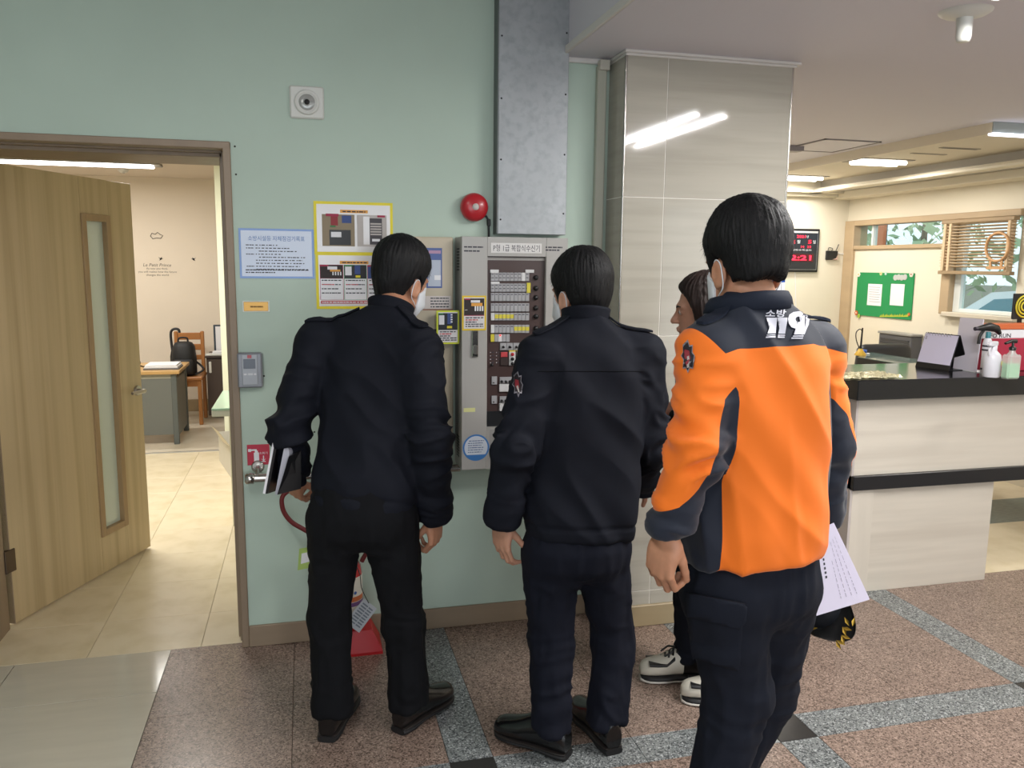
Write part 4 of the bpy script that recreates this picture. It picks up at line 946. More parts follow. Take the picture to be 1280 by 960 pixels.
# office chair back
p = P(1105, 437, 5.85)
t = thing('office_chair', 'black rounded office chair behind the work desk', 'chair', (p[0], 5.85, 0))
M_lea = mat('black_leather', '#232326', .4)
zt = P(1105, 430, 5.85)[2]; hw = (P(1138, 437, 5.85)[0]-P(1070, 437, 5.85)[0])/2
m = blob([(p[0], 5.85, zt-.55, hw*.8, .035), (p[0], 5.85, zt-.5, hw*.92, .05), (p[0], 5.85, zt-.2, hw, .055), (p[0], 5.85, zt-.04, hw*.95, .05), (p[0], 5.85, zt-.008, hw*.86, .035), (p[0], 5.85, zt, hw*.7, .015)], 24, 3.5); m.build('backrest', M_lea, t)
blob([(p[0], 5.58, .42, .22, .20), (p[0], 5.58, .44, .25, .23), (p[0], 5.58, .49, .25, .23), (p[0], 5.58, .51, .21, .19)], 24, 3).build('seat', M_lea, t)
MB().tube([(p[0], 5.60, .08), (p[0], 5.60, .43)], .028, 12).build('gas_post', M_black, t)
for k in range(5):
    q = 2*math.pi*k/5; leg = MB().tube([(p[0], 5.60, .10), (p[0]+.27*math.cos(q), 5.60+.27*math.sin(q), .06)], [.025, .016], 8).build('leg', M_black, t)
    MB().lathe([(.0, .0), (.022, .004), (.026, .025), (.0, .05)], (p[0]+.27*math.cos(q), 5.60+.27*math.sin(q), 0), 'z', 10).build('caster', M_black, leg)
MB().box(p[0]-.03, p[0]+.03, 5.75, 5.85, .47, .50, .004).build('back_bracket', M_black, t)
# grey equipment under the board
yl, zl = rw(1152, 440); yh, zh = rw(1112, 416)
t = thing('wall_heater', 'dark grey grilled heater box under the green board', 'heater', (RX, yl, .35))
MB().box(RX-.11, RX-.005, yl, yh, .35, zh, .006).build('housing', mat('heater_grey', '#57575a', .4), t)
for k in range(6): MB().box(RX-.118, RX-.11, yl+.03, yh-.03, zh-.05-.03*k, zh-.035-.03*k).build('grille_bar', mat('grille', '#3a3b3f', .4), t)
MB().box(RX-.12, RX-.005, yl-.01, yh+.01, zh, zh+.02, .004).build('heater_top', mat('heater_top', '#8d8b86', .4), t)
MB().box(RX-.10, RX-.02, yl+.02, yl+.06, 0, .35).build('foot', M_black, t); MB().box(RX-.10, RX-.02, yh-.06, yh-.02, 0, .35).build('foot', M_black, t)
# things on the work desk
p = PZ(1074, 441, wz)
t = thing('pen_stand', 'yellow desk pen stand with a black chained pen on the work desk', 'pen', (p[0]+.05, p[1]+.06, wz))
px_, py_ = f0[0]+.09, f0[1]+.09
MB().lathe([(.045, .007), (.042, .02), (.022, .045), (.014, .06)], (px_, py_, wz), 'z', 18).build('stand_base', mat('stand_yellow', '#c9a136', .4), t)
MB().tube([(px_, py_, wz+.055), (px_+.005, py_, wz+.225)], [.008, .006], 8).build('pen', M_black, t)
MB().tube(smooth([(px_-.01, py_, wz+.06), (px_-.045, py_, wz+.13), (px_-.05, py_, wz+.19), (px_-.02, py_, wz+.215), (px_+.003, py_, wz+.20)]), .004, 6).build('pen_cord', M_black, t)
p = np.array([f0[0]+.10, f0[1]+.09, wz])
t = thing('tape_roll', 'blue tape roll beside the yellow pen stand', 'tape', (p[0], p[1]+.1, wz))
MB().box(p[0]+.03, p[0]+.12, p[1]+.05, p[1]+.13, wz+.0062, wz+.016, .002).build('note_pad', M_paper, t)
MB().lathe([(.035, .0165), (.037, .018), (.037, .040), (.022, .042), (.022, .018)], (p[0]+.075, p[1]+.09, wz), 'z', 24).build('roll', mat('tape_blue', '#2f56a8', .4), t)
# foil / lace mat on the counter
random.seed(3)
m = MB(); nx, ny = 46, 16; q0, q1 = PZ(1058, 477, CT), PZ(1152, 478, CT)
vs = []
for j in range(ny+1):
    for i in range(nx+1):
        x = q0[0]+(q1[0]-q0[0])*i/nx; y = 3.275+.17*j/ny+.008*math.sin(i*.9)+.006*math.sin(i*.37+j)
        vs.append((x+random.uniform(-.003, .003), y, CT+.006+random.uniform(0, .016)*(1 if 0 < i < nx and 0 < j < ny else .2)))
m.add(vs, [(j*(nx+1)+i, j*(nx+1)+i+1, (j+1)*(nx+1)+i+1, (j+1)*(nx+1)+i) for j in range(ny) for i in range(nx)])
m.add([(v[0], v[1], CT) for v in vs], [(j*(nx+1)+i, (j+1)*(nx+1)+i, (j+1)*(nx+1)+i+1, j*(nx+1)+i+1) for j in range(ny) for i in range(nx)])
o = m.build('crumpled_mat', mat('crumpled_foil', '#cfc7a4', .25, .15, noise=(40, .35, (1, 1, 1)))); tag(o, 'crumpled pale gold lacy mat lying on the black counter', 'mat')
# desk calendar
def slab(quad_bottom, height, lean, thick):
    """upright sheet on the counter from two base points, leaning back"""
    A, B = [np.array(q, float) for q in quad_bottom]; u = (B-A)/np.linalg.norm(B-A); n = np.array([-u[1], u[0], 0]); up = np.array([0, 0, 1.])*math.cos(lean)+n*math.sin(lean)
    vs = [A, B, B+up*height, A+up*height]; bk = [v+n*thick for v in vs]
    return vs+bk, [(0, 1, 2, 3), (7, 6, 5, 4)]+[(i, i+4, (i+1) % 4+4, (i+1) % 4) for i in range(4)]
A, B = PZ(1144, 458, CT), PZ(1186, 464, CT); A[1] += 0; 
t = thing('desk_calendar', 'white flip desk calendar on a black base on the counter', 'calendar', tuple(A))
u = (B-A)/np.linalg.norm(B-A); n = np.array([-u[1], u[0], 0])
vs, fs = slab((A, B), .185, .30, .004); MB().add(vs, fs).build('calendar_back', M_black, t)
vs, fs = slab((A-n*.003+u*.004+np.array([0, 0, .028])+n*.009, B-n*.003-u*.004+np.array([0, 0, .028])+n*.009), .158, .30, .003); MB().add(vs, fs).build('calendar_page', mat('cal_page', '#cfc9de', .5), t)
vs, fs = slab((A+n*.14, B+n*.14), .20, -.42, .004); MB().add(vs, fs).build('calendar_support', M_black, t)
MB().prism([(A+n*0)[:2], (B+n*0)[:2], (B+n*.144)[:2], (A+n*.144)[:2]], CT, CT+.003).build('calendar_foot', M_black, t)
m = MB()
for k in range(9):
    c_ = A+u*(.015+.018*k)+np.array([0, 0, .185*math.cos(.30)])+n*(.185*math.sin(.30)); m.tube([c_+n*.008*math.cos(q)+np.array([0, 0, .008*math.sin(q)]) for q in np.linspace(0, 2*math.pi, 9)], .0012, 5, False)
m.build('binding_rings', M_steel, t)
R_ = Matrix(((u[0], n[0], 0, 0), (u[1], n[1], 0, 0), (0, 0, 1, 0), (0, 0, 0, 1)))
o3 = A+u*.014+np.array([0, 0, .150])+n*(.045-.005)
text('2', 'month_number', M_dark, t, 0, 0, 0, height=.016, width=.010, M=Matrix.Translation(Vector(o3)) @ R_ @ Matrix.Rotation(-.30, 4, 'X'))
# white standing sheet
A, B = PZ(1193, 463, CT)+np.array([.045, .06, 0]), PZ(1222, 468, CT)+np.array([.045, .06, 0])
t = thing('white_board_sheet', 'tall blank white sheet standing between the calendar and the bottles', 'sheet', tuple(A))
vs, fs = slab((A, B), .27, .06, .006); MB().add(vs, fs).build('sheet', mat('sheet_lilac', '#dcd6e2', .5), t)
u = (B-A)/np.linalg.norm(B-A); n = np.array([-u[1], u[0], 0]); MB().prism([(A+u*.0)[:2], (B)[:2], (B+n*.08)[:2], (A+n*.08)[:2]], CT, CT+.004).build('sheet_foot', M_paper, t)
# bottles
M_bw = mat('bottle_white', '#dad9e0', .3)
def at_counter(x, y): return PZ(x, y, CT)
p = at_counter(1238.5, 471); r = .040
t = thing('spray_bottle', 'plain white spray bottle with a white trigger head on the counter', 'bottle', tuple(p))
MB().lathe([(r*.9, 0), (r, .008), (r, .085), (r*.9, .108), (r*.5, .125), (r*.36, .132)], (p[0], p[1], CT), 'z', 28).build('bottle_body', M_bw, t)
MB().lathe([(r*.42, .128), (r*.42, .152), (r*.32, .154)], (p[0], p[1], CT), 'z', 20).build('collar', M_bw, t)
m = MB(); Mh = Matrix.Translation((p[0], p[1], CT+.15)) @ Matrix.Rotation(math.radians(200), 4, 'Z')
m.box(-.022, .045, -.013, .013, .0, .024, .005, Mh); m.box(.040, .055, -.008, .008, .004, .018, .003, Mh); m.build('trigger_head', M_bw, t)
m = MB(); m.tube(smooth([Mh @ Vector((.028, 0, .003)), Mh @ Vector((.040, 0, -.02)), Mh @ Vector((.034, 0, -.045))]), .006, 8); m.build('trigger', M_bw, t)
MB().box(p[0]+.018, p[0]+.034, p[1]-r-.001, p[1]-r*.55, CT+.06, CT+.08, .001).build('sticker', M_mody, t)
p2 = at_counter(1226, 466.5); p2 = p2+np.array([.012, -.012, 0]); r = .022
t = thing('spray_bottle', 'slim spray bottle with a black trigger head behind the white one', 'bottle', tuple(p2))
MB().lathe([(r, 0), (r, .15), (r*.8, .17), (r*.5, .18)], (p2[0], p2[1], CT), 'z', 24).build('bottle_body', M_bw, t)
for z in (.02, .115, .135): MB().lathe([(r*1.02, z), (r*1.02, z+.009)], (p2[0], p2[1], CT), 'z', 24).build('label_band', M_dark, t)
MB().lathe([(r*.55, .178), (r*.55, .205), (r*.4, .21)], (p2[0], p2[1], CT), 'z', 16).build('collar', mat('teal_collar', '#3a7f8a', .4), t)
m = MB(); Mh = Matrix.Translation((p2[0], p2[1], CT+.205)) @ Matrix.Rotation(math.radians(185), 4, 'Z')
m.tube([Mh @ Vector(v) for v in ((-.075, 0, -.005), (-.05, 0, .02), (0, 0, .030), (.035, 0, .026), (.075, 0, .022))], [.010, .019, .022, .016, .010], 10); m.build('trigger_head', M_black, t)
MB().tube(smooth([Mh @ Vector(v) for v in ((.03, 0, .018), (.055, 0, -.015), (.06, 0, -.055))]), .008, 8).build('trigger', M_black, t)
MB().tube([Mh @ Vector(v) for v in ((.074, 0, .022), (.092, 0, .021))], .010, 10).build('nozzle', mat('nozzle_dark', '#2d2838', .4), t)
p = at_counter(1262, 473.5)
t = thing('gel_bottle', 'clear pump bottle half full of green hand gel on the counter', 'bottle', tuple(p))
w = .038
m = MB(); m.box(p[0]-w, p[0]+w, p[1]-.024, p[1]+.024, CT, CT+.118, .008); m.lathe([(.024, .116), (.014, .130), (.013, .140)], (p[0], p[1], CT), 'z', 18)
m.build('bottle_body', mat('clear_plastic', '#e4ece8', .1, alpha=.35), t)
MB().box(p[0]-w+.002, p[0]+w-.002, p[1]-.0225, p[1]+.0225, CT+.003, CT+.075, .007).build('green_gel', mat('gel_green', '#8fcb98', .15), t)
MB().tube([(p[0], p[1], CT+.01), (p[0], p[1], CT+.14)], .003, 6).build('dip_tube', M_plast, t)
MB().lathe([(.016, .138), (.016, .152), (.006, .156), (.006, .176)], (p[0], p[1], CT), 'z', 16).build('pump_collar', M_black, t)
m = MB(); m.tube([(p[0]+.02, p[1]+.004, CT+.180), (p[0]-.01, p[1], CT+.182), (p[0]-.055, p[1]-.01, CT+.172)], [.010, .009, .006], 10); m.build('pump_head', M_black, t)
# red box
A = at_counter(1248, 467)+np.array([0, .02, 0]); hb = .245
t = thing('red_leaflet_box', 'red box with an orange and white printed top band at the counter edge', 'box', tuple(A))
MB().box(A[0], A[0]+.34, A[1]+.05, A[1]+.12, CT, CT+hb-.075, .003).build('box_body', mat('box_red', '#a82440', .45), t)
MB().box(A[0]-.045, A[0]+.34, A[1]+.055, A[1]+.115, CT+hb-.075, CT+hb-.03, .002).build('white_band', M_paper, t)
MB().box(A[0]-.05, A[0]+.34, A[1]+.05, A[1]+.12, CT+hb-.03, CT+hb, .003).build('orange_band', mat('band_orange', '#cf6a3c', .45), t)
text('FO RUN', 'lettering', M_dark, t, A[0]+.0, A[1]+.0545, CT+hb-.072, width=.13, height=.022, bold=.02)
# black sign with yellow rings
p = at_counter(1276, 468)+np.array([.11, .20, 0]); zc_ = P(1282, 386, p[1])[2]; xs = P(1267, 385, p[1])[0]; zlo = P(1275, 399, p[1])[2]; zhi = P(1275, 367, p[1])[2]
t = thing('ring_sign', 'black square sign with yellow rings at the edge of the counter', 'sign', (xs, p[1], CT))
S = zhi-zlo; MB().box(xs, xs+S*1.05, p[1], p[1]+.012, zlo, zhi, .002).build('sign_plate', M_black, t)
for k, rr in enumerate((.42, .30, .17)):
    m = MB(); m.tube([(xs+S*.52+S*rr*math.cos(q), p[1]-.002, (zlo+zhi)/2+S*rr*math.sin(q)) for q in np.linspace(0, 2*math.pi, 40)], S*.035, 6, False); m.build('ring', mat('ring_yellow', '#d9c93a', .5), t)
MB().box(xs+S*.3, xs+S*.7, p[1]+.012, p[1]+.10, CT, CT+.02, .003).build('sign_foot', M_black, t); MB().box(xs+S*.45, xs+S*.55, p[1]+.012, p[1]+.03, CT+.01, zhi-.02).build('sign_stay', M_black, t)

# ================================================================== FAR WALLS
FY = 7.0
def fw(x, y): p = P(x, y, FY); return p[0], p[2]
xa, xb = fw(973, 312)[0], fw(1021.5, 312)[0]; zb, zt = fw(1000, 340)[1], fw(1000, 286)[1]
t = thing('digital_clock', 'black framed digital wall clock with red figures', 'clock', (xa, FY, zb))
MB().box(xa, xb, FY-.03, FY, zb, zt, .006).build('clock_case', M_black, t)
e = .022; MB().box(xa+e, xb-e, FY-.034, FY-.03, zb+e, zt-e).build('clock_face', mat('clock_face', '#22242a', .25), t)
m = MB()
for q in ((xa+e, xb-e, zb+e, zb+e+.003), (xa+e, xa+e+.003, zb+e, zt-e), (xb-e-.003, xb-e, zb+e, zt-e)): m.box(q[0], q[1], FY-.0355, FY-.034, q[2], q[3])
m.build('inner_border', mat('silver_line', '#a9a9ac', .3, .6), t)
MB().box(xa+e, xb-e, FY-.0355, FY-.034, zt-e-.018, zt-e).build('name_strip', mat('strip_silver', '#c3c3c4', .4), t)
M_led = mat('led_digit', '#ff3048', .5, emit=('#ff1c3c', 2.2)); M_ledb = mat('led_window', '#4a0c16', .3)
H_ = zt-zb; Wd = xb-xa
def clk(s, x0, x1, z0, z1, m=M_led, bg=False, bold=.0):
    if bg: MB().box(xa+Wd*x0-.006, xa+Wd*x1+.006, FY-.0352, FY-.034, zb+H_*z0-.006, zb+H_*z1+.006).build('led_window', M_ledb, t)
    text(s, 'led_figures', m, t, xa+Wd*x0, FY-.0358, zb+H_*z0, width=Wd*(x1-x0), height=H_*(z1-z0), bold=bold)
clk('2021', .40, .62, .79, .85, bold=.01); clk('2', .28, .36, .66, .74, bg=True); clk('5', .70, .78, .66, .74, bg=True)
clk('년', .65, .70, .79, .85, M_paper); clk('월', .41, .49, .66, .74, M_paper); clk('일', .82, .89, .66, .74, M_paper)
clk('14', .52, .60, .56, .61); clk('23', .68, .78, .56, .61); clk('일월화수목금토', .20, .80, .49, .53, M_paper)
MB().box(xa+Wd*.10, xa+Wd*.86, FY-.0352, FY-.034, zb+H_*.24, zb+H_*.42).build('led_window', M_ledb, t)
clk('2:21', .26, .80, .27, .39, bold=.02); clk('.', .13, .16, .28, .30)
MB().tube([(xa+Wd*.45, FY-.006, zb), (xa+Wd*.5, FY-.004, zb-.20), (xa+Wd*.58, FY-.004, zb-.55)], .0035, 6).build('power_cord', M_paper, t)
# router
xa, xb = fw(1031.5, 319)[0], fw(1045, 319)[0]; zb, zt = fw(1038, 325)[1], fw(1038, 313.5)[1]
t = thing('wifi_router', 'small black network box with an antenna on the far cream wall', 'router', (xa, FY, zb))
MB().box(xa, xb, FY-.03, FY, zb, zt, .004).build('router_case', M_black, t)
MB().tube([(xb-.015, FY-.015, zt), (xb+.012, FY-.015, zt+.062)], .004, 6).build('antenna', M_black, t)
MB().poly([(xb-.06, zb+.004), (xb-.02, zb+.016), (xb-.004, zb+.05), (xb-.002, zb+.004)], .002, Matrix.Translation((0, FY-.0325, 0))).build('front_sticker', mat('sticker_rose', '#c9a79a', .5), t)
MB().tube(smooth([(xb, FY-.008, zb+.07), (xb+.04, FY-.008, zb+.062), (xb+.12, FY-.008, zb+.055), (RX-.02, FY-.008, zb+.05)]), .004, 6).build('cable', M_paper, t)
MB().tube(smooth([(xa+.02, FY-.01, zt), (xa+.03, FY-.012, zt+.03), (xa+.07, FY-.012, zt+.02), (xa+.06, FY-.01, zt)]), .003, 6).build('cable', M_black, t)
# green board on the right wall (local: X=-y, so build directly on plane x=RX)
def rwbox(x0, y0, x1, y1, d0, d1, m, nm, par, b=0.0):
    ya, _ = rw(x0, (y0+y1)/2); yb_, _ = rw(x1, (y0+y1)/2); _, za = rw((x0+x1)/2, y1); _, zb_ = rw((x0+x1)/2, y0)
    return MB().box(RX-d1, RX-d0, min(ya, yb_), max(ya, yb_), za, zb_, b).build(nm, m, par)
p = rw(1106, 397)
t = thing('green_notice_board', 'green felt notice board with two sheets and flower cut-outs', 'notice board', (RX, p[0], p[1]))
rwbox(1071.5, 341, 1142, 397, .0, .012, mat('felt_green', '#1f8a4d', .8), 'board', t, .002)
for x0, x1 in ((1086, 1103.5), (1114.5, 1131.5)): rwbox(x0, 355, x1, 382, .012, .0135, M_paper, 'notice_sheet', t)
m = MB()
for k in range(7):
    ya, z_ = rw(1088, 359+3*k); yb_, _ = rw(1102, 359+3*k); m.box(RX-.0142, RX-.0136, min(ya, yb_)+.01*(k % 3), max(ya, yb_), z_, z_+.004)
m.build('small_print', mat('pale_ink', '#9aa0a6', .6), t)
def flower(x, y, r, c1, c2):
    yy, zz = rw(x, y); m = MB()
    for k in range(6):
        q = 2*math.pi*k/6; m.lathe([(r*.45, .012), (r*.45, .016)], (-RX, 0, 0), 'x', 10)
    m = MB()
    for k in range(6):
        q = 2*math.pi*k/6; m.lathe([(r*.5, -.0165-.0002*k), (r*.5, -.0125)], (RX, yy+r*.6*math.cos(q), zz+r*.6*math.sin(q)), 'x', 10)
    o = m.build('flower_cutout', mat('fl_'+c1, c1, .6), t); MB().lathe([(r*.35, -.019), (r*.35, -.0165)], (RX, yy, zz), 'x', 10).build('flower_centre', mat('fl_'+c2, c2, .6), o)
flower(1075, 343, .022, '#e6e2d8', '#d9b84a'); flower(1141, 343, .022, '#d9d0c4', '#a86a4a'); flower(1103, 342, .016, '#cfd8a0', '#c98a4a'); flower(1109, 342, .014, '#a8d0c8', '#e0e0d0')
flower(1072, 391, .022, '#c96a3a', '#e8d8c0'); flower(1075, 395, .018, '#a8c048', '#7aa03a'); flower(1138, 393, .014, '#c9583a', '#d8c040')
m = MB()
for k, x in enumerate((1121, 1125, 1129, 1133)): yy, zz = rw(x, 347); m.lathe([(.026, -.016-.0003*k), (.026, -.0125)], (RX, yy, zz+.004*(k % 2)), 'x', 14)
m.build('cloud_cutout', mat('cloud_grey', '#b9bab8', .6), t)
m = MB()
for k in range(18):
    x = 1102+2*k; yy, zz = rw(x, 396); h_ = .02+.012*((k*7) % 5)/4; m.add([(RX-.014, yy-.012, zz), (RX-.014, yy+.012, zz), (RX-.014, yy+.004*(k % 3-1), zz+h_)], [(0, 1, 2)])
m.build('grass_cutout', mat('grass_cut', '#b9c23a', .6), t)
# venetian blind
ya, yb_ = rw(1277, 300)[0], rw(1185.5, 300)[0]; ztop = zH-.005; zbot = rw(1230, 339)[1]
t = thing('venetian_blind', 'wooden slatted blind half lowered in the right window', 'blind', (RX, ya, zbot))
M_sl = mat('blind_wood', '#d2b996', .5); M_sl2 = mat('blind_dark', '#9c8566', .5)
n = 15; XB = RX-.055
slm = MB().box(-.020, .020, ya+.005, yb_-.005, -.0018, .0018).mesh('slat'); slm.materials.append(M_sl)
for k in range(n):
    o = bpy.data.objects.new('slat', slm); COL.objects.link(o); o.location = (XB, 0, ztop-.035-(ztop-.045-zbot)*k/n); o.rotation_euler = (0, math.radians(14), 0); o.parent = t; o.matrix_parent_inverse = parent_inv(t)
MB().box(XB-.025, XB+.025, ya, yb_, zbot-.028, zbot, .004).build('bottom_rail', M_sl2, t); MB().box(XB-.028, XB+.028, ya, yb_, ztop-.03, ztop, .004).build('head_rail', M_sl2, t)
for f in (.06, .94, .86): y = ya+(yb_-ya)*f; MB().box(XB-.027, XB+.027, y-.012, y+.012, zbot, ztop-.03).build('ladder_tape', M_sl, t)
yy, zz = rw(1259, 309)
m = MB(); R1 = .105; m.tube([(XB-.034, yy+R1*math.cos(q), zz+R1*math.sin(q)) for q in np.linspace(0, 2*math.pi, 40)], .011, 6, False)
m.box(XB-.038, XB-.030, yy-.085, yy+.085, zz-.165, zz-.145); m.box(XB-.038, XB-.030, yy-.06, yy-.04, zz-.145, zz-.09); m.box(XB-.038, XB-.030, yy+.04, yy+.06, zz-.145, zz-.09); m.build('printed_emblem', mat('emblem_tan', '#c79a6c', .5), t)

# ---- outside the window
struct(MB().box(RX+.2, 22, -6, 30, -.4, -.3).build('ground_outside', mat('asphalt', '#8d8f90', .8)))
struct(MB().box(16, 16.2, -6, 40, -.4, 1.2).build('wall_outside', mat('outside_wall', '#b7b2a4', .8, noise=(2, .1, (1, 1, 1)))))
random.seed(5)
tr = thing('shrub', 'hazy green shrub seen through the clerestory glass', 'shrub', (12.5, 16, -.3))
lm_ = MB()
for k in range(900):
    c_ = np.array([random.gauss(12.9, .9), random.gauss(15.5, 2.2), abs(random.gauss(2.2, 1.1))]); d1 = np.array([random.uniform(-1, 1) for _ in range(3)])*.16; d2 = np.array([random.uniform(-1, 1) for _ in range(3)])*.16
    lm_.add([c_, c_+d1, c_+d1+d2, c_+d2], [(0, 1, 2, 3)])
lm_.build('leaves', mat('leaf_grey_green', '#a3b48e', .7), tr)
MB().tube([(12.5, 14.5, -.3), (12.5, 14.6, 1.5), (12.6, 14.7, 2.5)], [.12, .09, .05], 8).build('trunk', mat('bark', '#5f5146', .8), tr)
car = thing('parked_car', 'white car parked outside the right window', 'car', (8.2, 6.45, -.3))
cx_, cyc = 8.2, 6.45
prof = [(-2.1, .25), (-2.1, .75), (-1.95, .95), (-1.05, 1.08), (-.35, 1.50), (.3, 1.62), (.95, 1.56), (1.6, 1.18), (2.05, 1.05), (2.15, .6), (2.1, .25)]
def side(w0, pr_, m, nm, par):
    MB().add([(cx_-w0, cyc+y*1.12, z*1.05-.3) for y, z in pr_]+[(cx_+w0, cyc+y*1.12, z*1.05-.3) for y, z in pr_], [tuple(range(len(pr_)))[::-1], tuple(range(len(pr_), 2*len(pr_)))]+[(i, (i+1) % len(pr_), (i+1) % len(pr_)+len(pr_), i+len(pr_)) for i in range(len(pr_))]).build(nm, m, par)
side(.82, prof, mat('car_white', '#e6eaec', .2, coat=1.0), 'car_body', car)
side(.835, [(-.98, 1.08), (-.33, 1.44), (.28, 1.54), (.30, 1.10)], mat('car_glass', '#5f8e9c', .08), 'side_window', car)
side(.835, [(.38, 1.10), (.36, 1.54), (.90, 1.49), (1.42, 1.16)], MATS['car_glass'], 'side_window', car)
for y in (-1.35, 1.35):
    for s in (-1, 1): MB().lathe([(.31, -.1), (.33, -.06), (.33, .06), (.31, .1)], (cx_+s*.74, cyc+y, .02), 'x', 24).build('wheel', M_black, car)
pn = thing('orange_panel', 'orange upright panel outside the clerestory window', 'panel', (10, 15.2, -.3))
py0, pz0 = None, None
q0 = PX(1093, 300, 9.0); q1 = PX(1104, 300, 9.0); q2 = PX(1085, 300, 9.0)
MB().box(9.0, 9.06, q1[1], q0[1], -.3, 2.6, .01).build('panel_board', mat('panel_orange', '#c9744a', .6), pn); MB().box(9.06, 9.12, (q0[1]+q1[1])/2-.04, (q0[1]+q1[1])/2+.04, -.3, 2.5).build('panel_post', M_gs, pn)
# ================================================================== PEOPLE: distance-field bodies meshed with surface nets
def smin(a, b, k): h = np.clip(.5+.5*(b-a)/k, 0, 1); return b*(1-h)+a*h-k*h*(1-h)
def smax(a, b, k): return -smin(-a, -b, k)
def nrm(v): v = np.asarray(v, float); return v/(np.linalg.norm(v)+1e-12)
def rc(a, b, r1, r2):
    a = np.asarray(a, float); b = np.asarray(b, float); ba = b-a; L2 = max(ba @ ba, 1e-9); R_ = max(r1, r2)
    def fn(p):
        t = np.clip(((p-a) @ ba)/L2, 0, 1); return np.linalg.norm(p-a-t[..., None]*ba, axis=-1)-(r1+(r2-r1)*t)
    return fn, np.minimum(a, b)-R_, np.maximum(a, b)+R_
def rc_cut(a, b, r1, r2, k=.006):
    """tapered limb whose far end is cut square at b"""
    fn, lo, hi = rc(a, b, r1, r2); d = nrm(np.asarray(b)-np.asarray(a)); b = np.asarray(b, float)
    return (lambda p: smax(fn(p), (p-b) @ d, k)), lo, hi
def el(c, r, R=None):
    c = np.asarray(c, float); r = np.asarray(r, float); R = np.eye(3) if R is None else R; m = np.abs(R) @ r
    def fn(p):
        q = (p-c) @ R; k0 = np.linalg.norm(q/r, axis=-1); k1 = np.linalg.norm(q/(r*r), axis=-1); return k0*(k0-1)/(k1+1e-9)
    return fn, c-m, c+m
def loft(o, R, tab, caps=(True, True), n=2.3):
    """o origin, R columns = (lateral, forward, up); tab rows: height, cx, cy, rx, ry"""
    o = np.asarray(o, float); T = np.array(tab, float); ts = T[:, 0]
    tt = np.linspace(ts[0], ts[-1], 80); cols = []
    for c in range(1, 5):                                   # smooth table
        y = np.interp(tt, ts, T[:, c]); 
        for _ in range(5): y[1:-1] = .25*y[:-2]+.5*y[1:-1]+.25*y[2:]
        cols.append(y)
    def fn(p):
        q = (p-o) @ R; t = q[..., 2]; cx, cy, rx, ry = (np.interp(t, tt, c) for c in cols)
        rho = (np.abs((q[..., 0]-cx)/rx)**n+np.abs((q[..., 1]-cy)/ry)**n)**(1/n)
        d = (rho-1)*np.minimum(rx, ry)
        if caps[0]: d = smax(d, ts[0]-t, .008)
        else: d = np.maximum(d, ts[0]-t)
        return smax(d, t-ts[-1], .008)
    ext = max(T[:, 3].max()+np.abs(T[:, 1]).max(), T[:, 4].max()+np.abs(T[:, 2]).max())
    e0, e1 = o+R[:, 2]*ts[0], o+R[:, 2]*ts[-1]
    return fn, np.minimum(e0, e1)-ext, np.maximum(e0, e1)+ext
def axis_pts(lo, hi, h, zones=()):
    out = [lo]; x = lo
    while x < hi:
        s = h
        for a, b, hf in zones:
            if a-hf <= x <= b: s = min(s, hf)
            elif x < a < x+s: s = max(min(s, a-x), 1e-4) if a-x > hf else s
        x += s; out.append(x)
    return np.array(out)
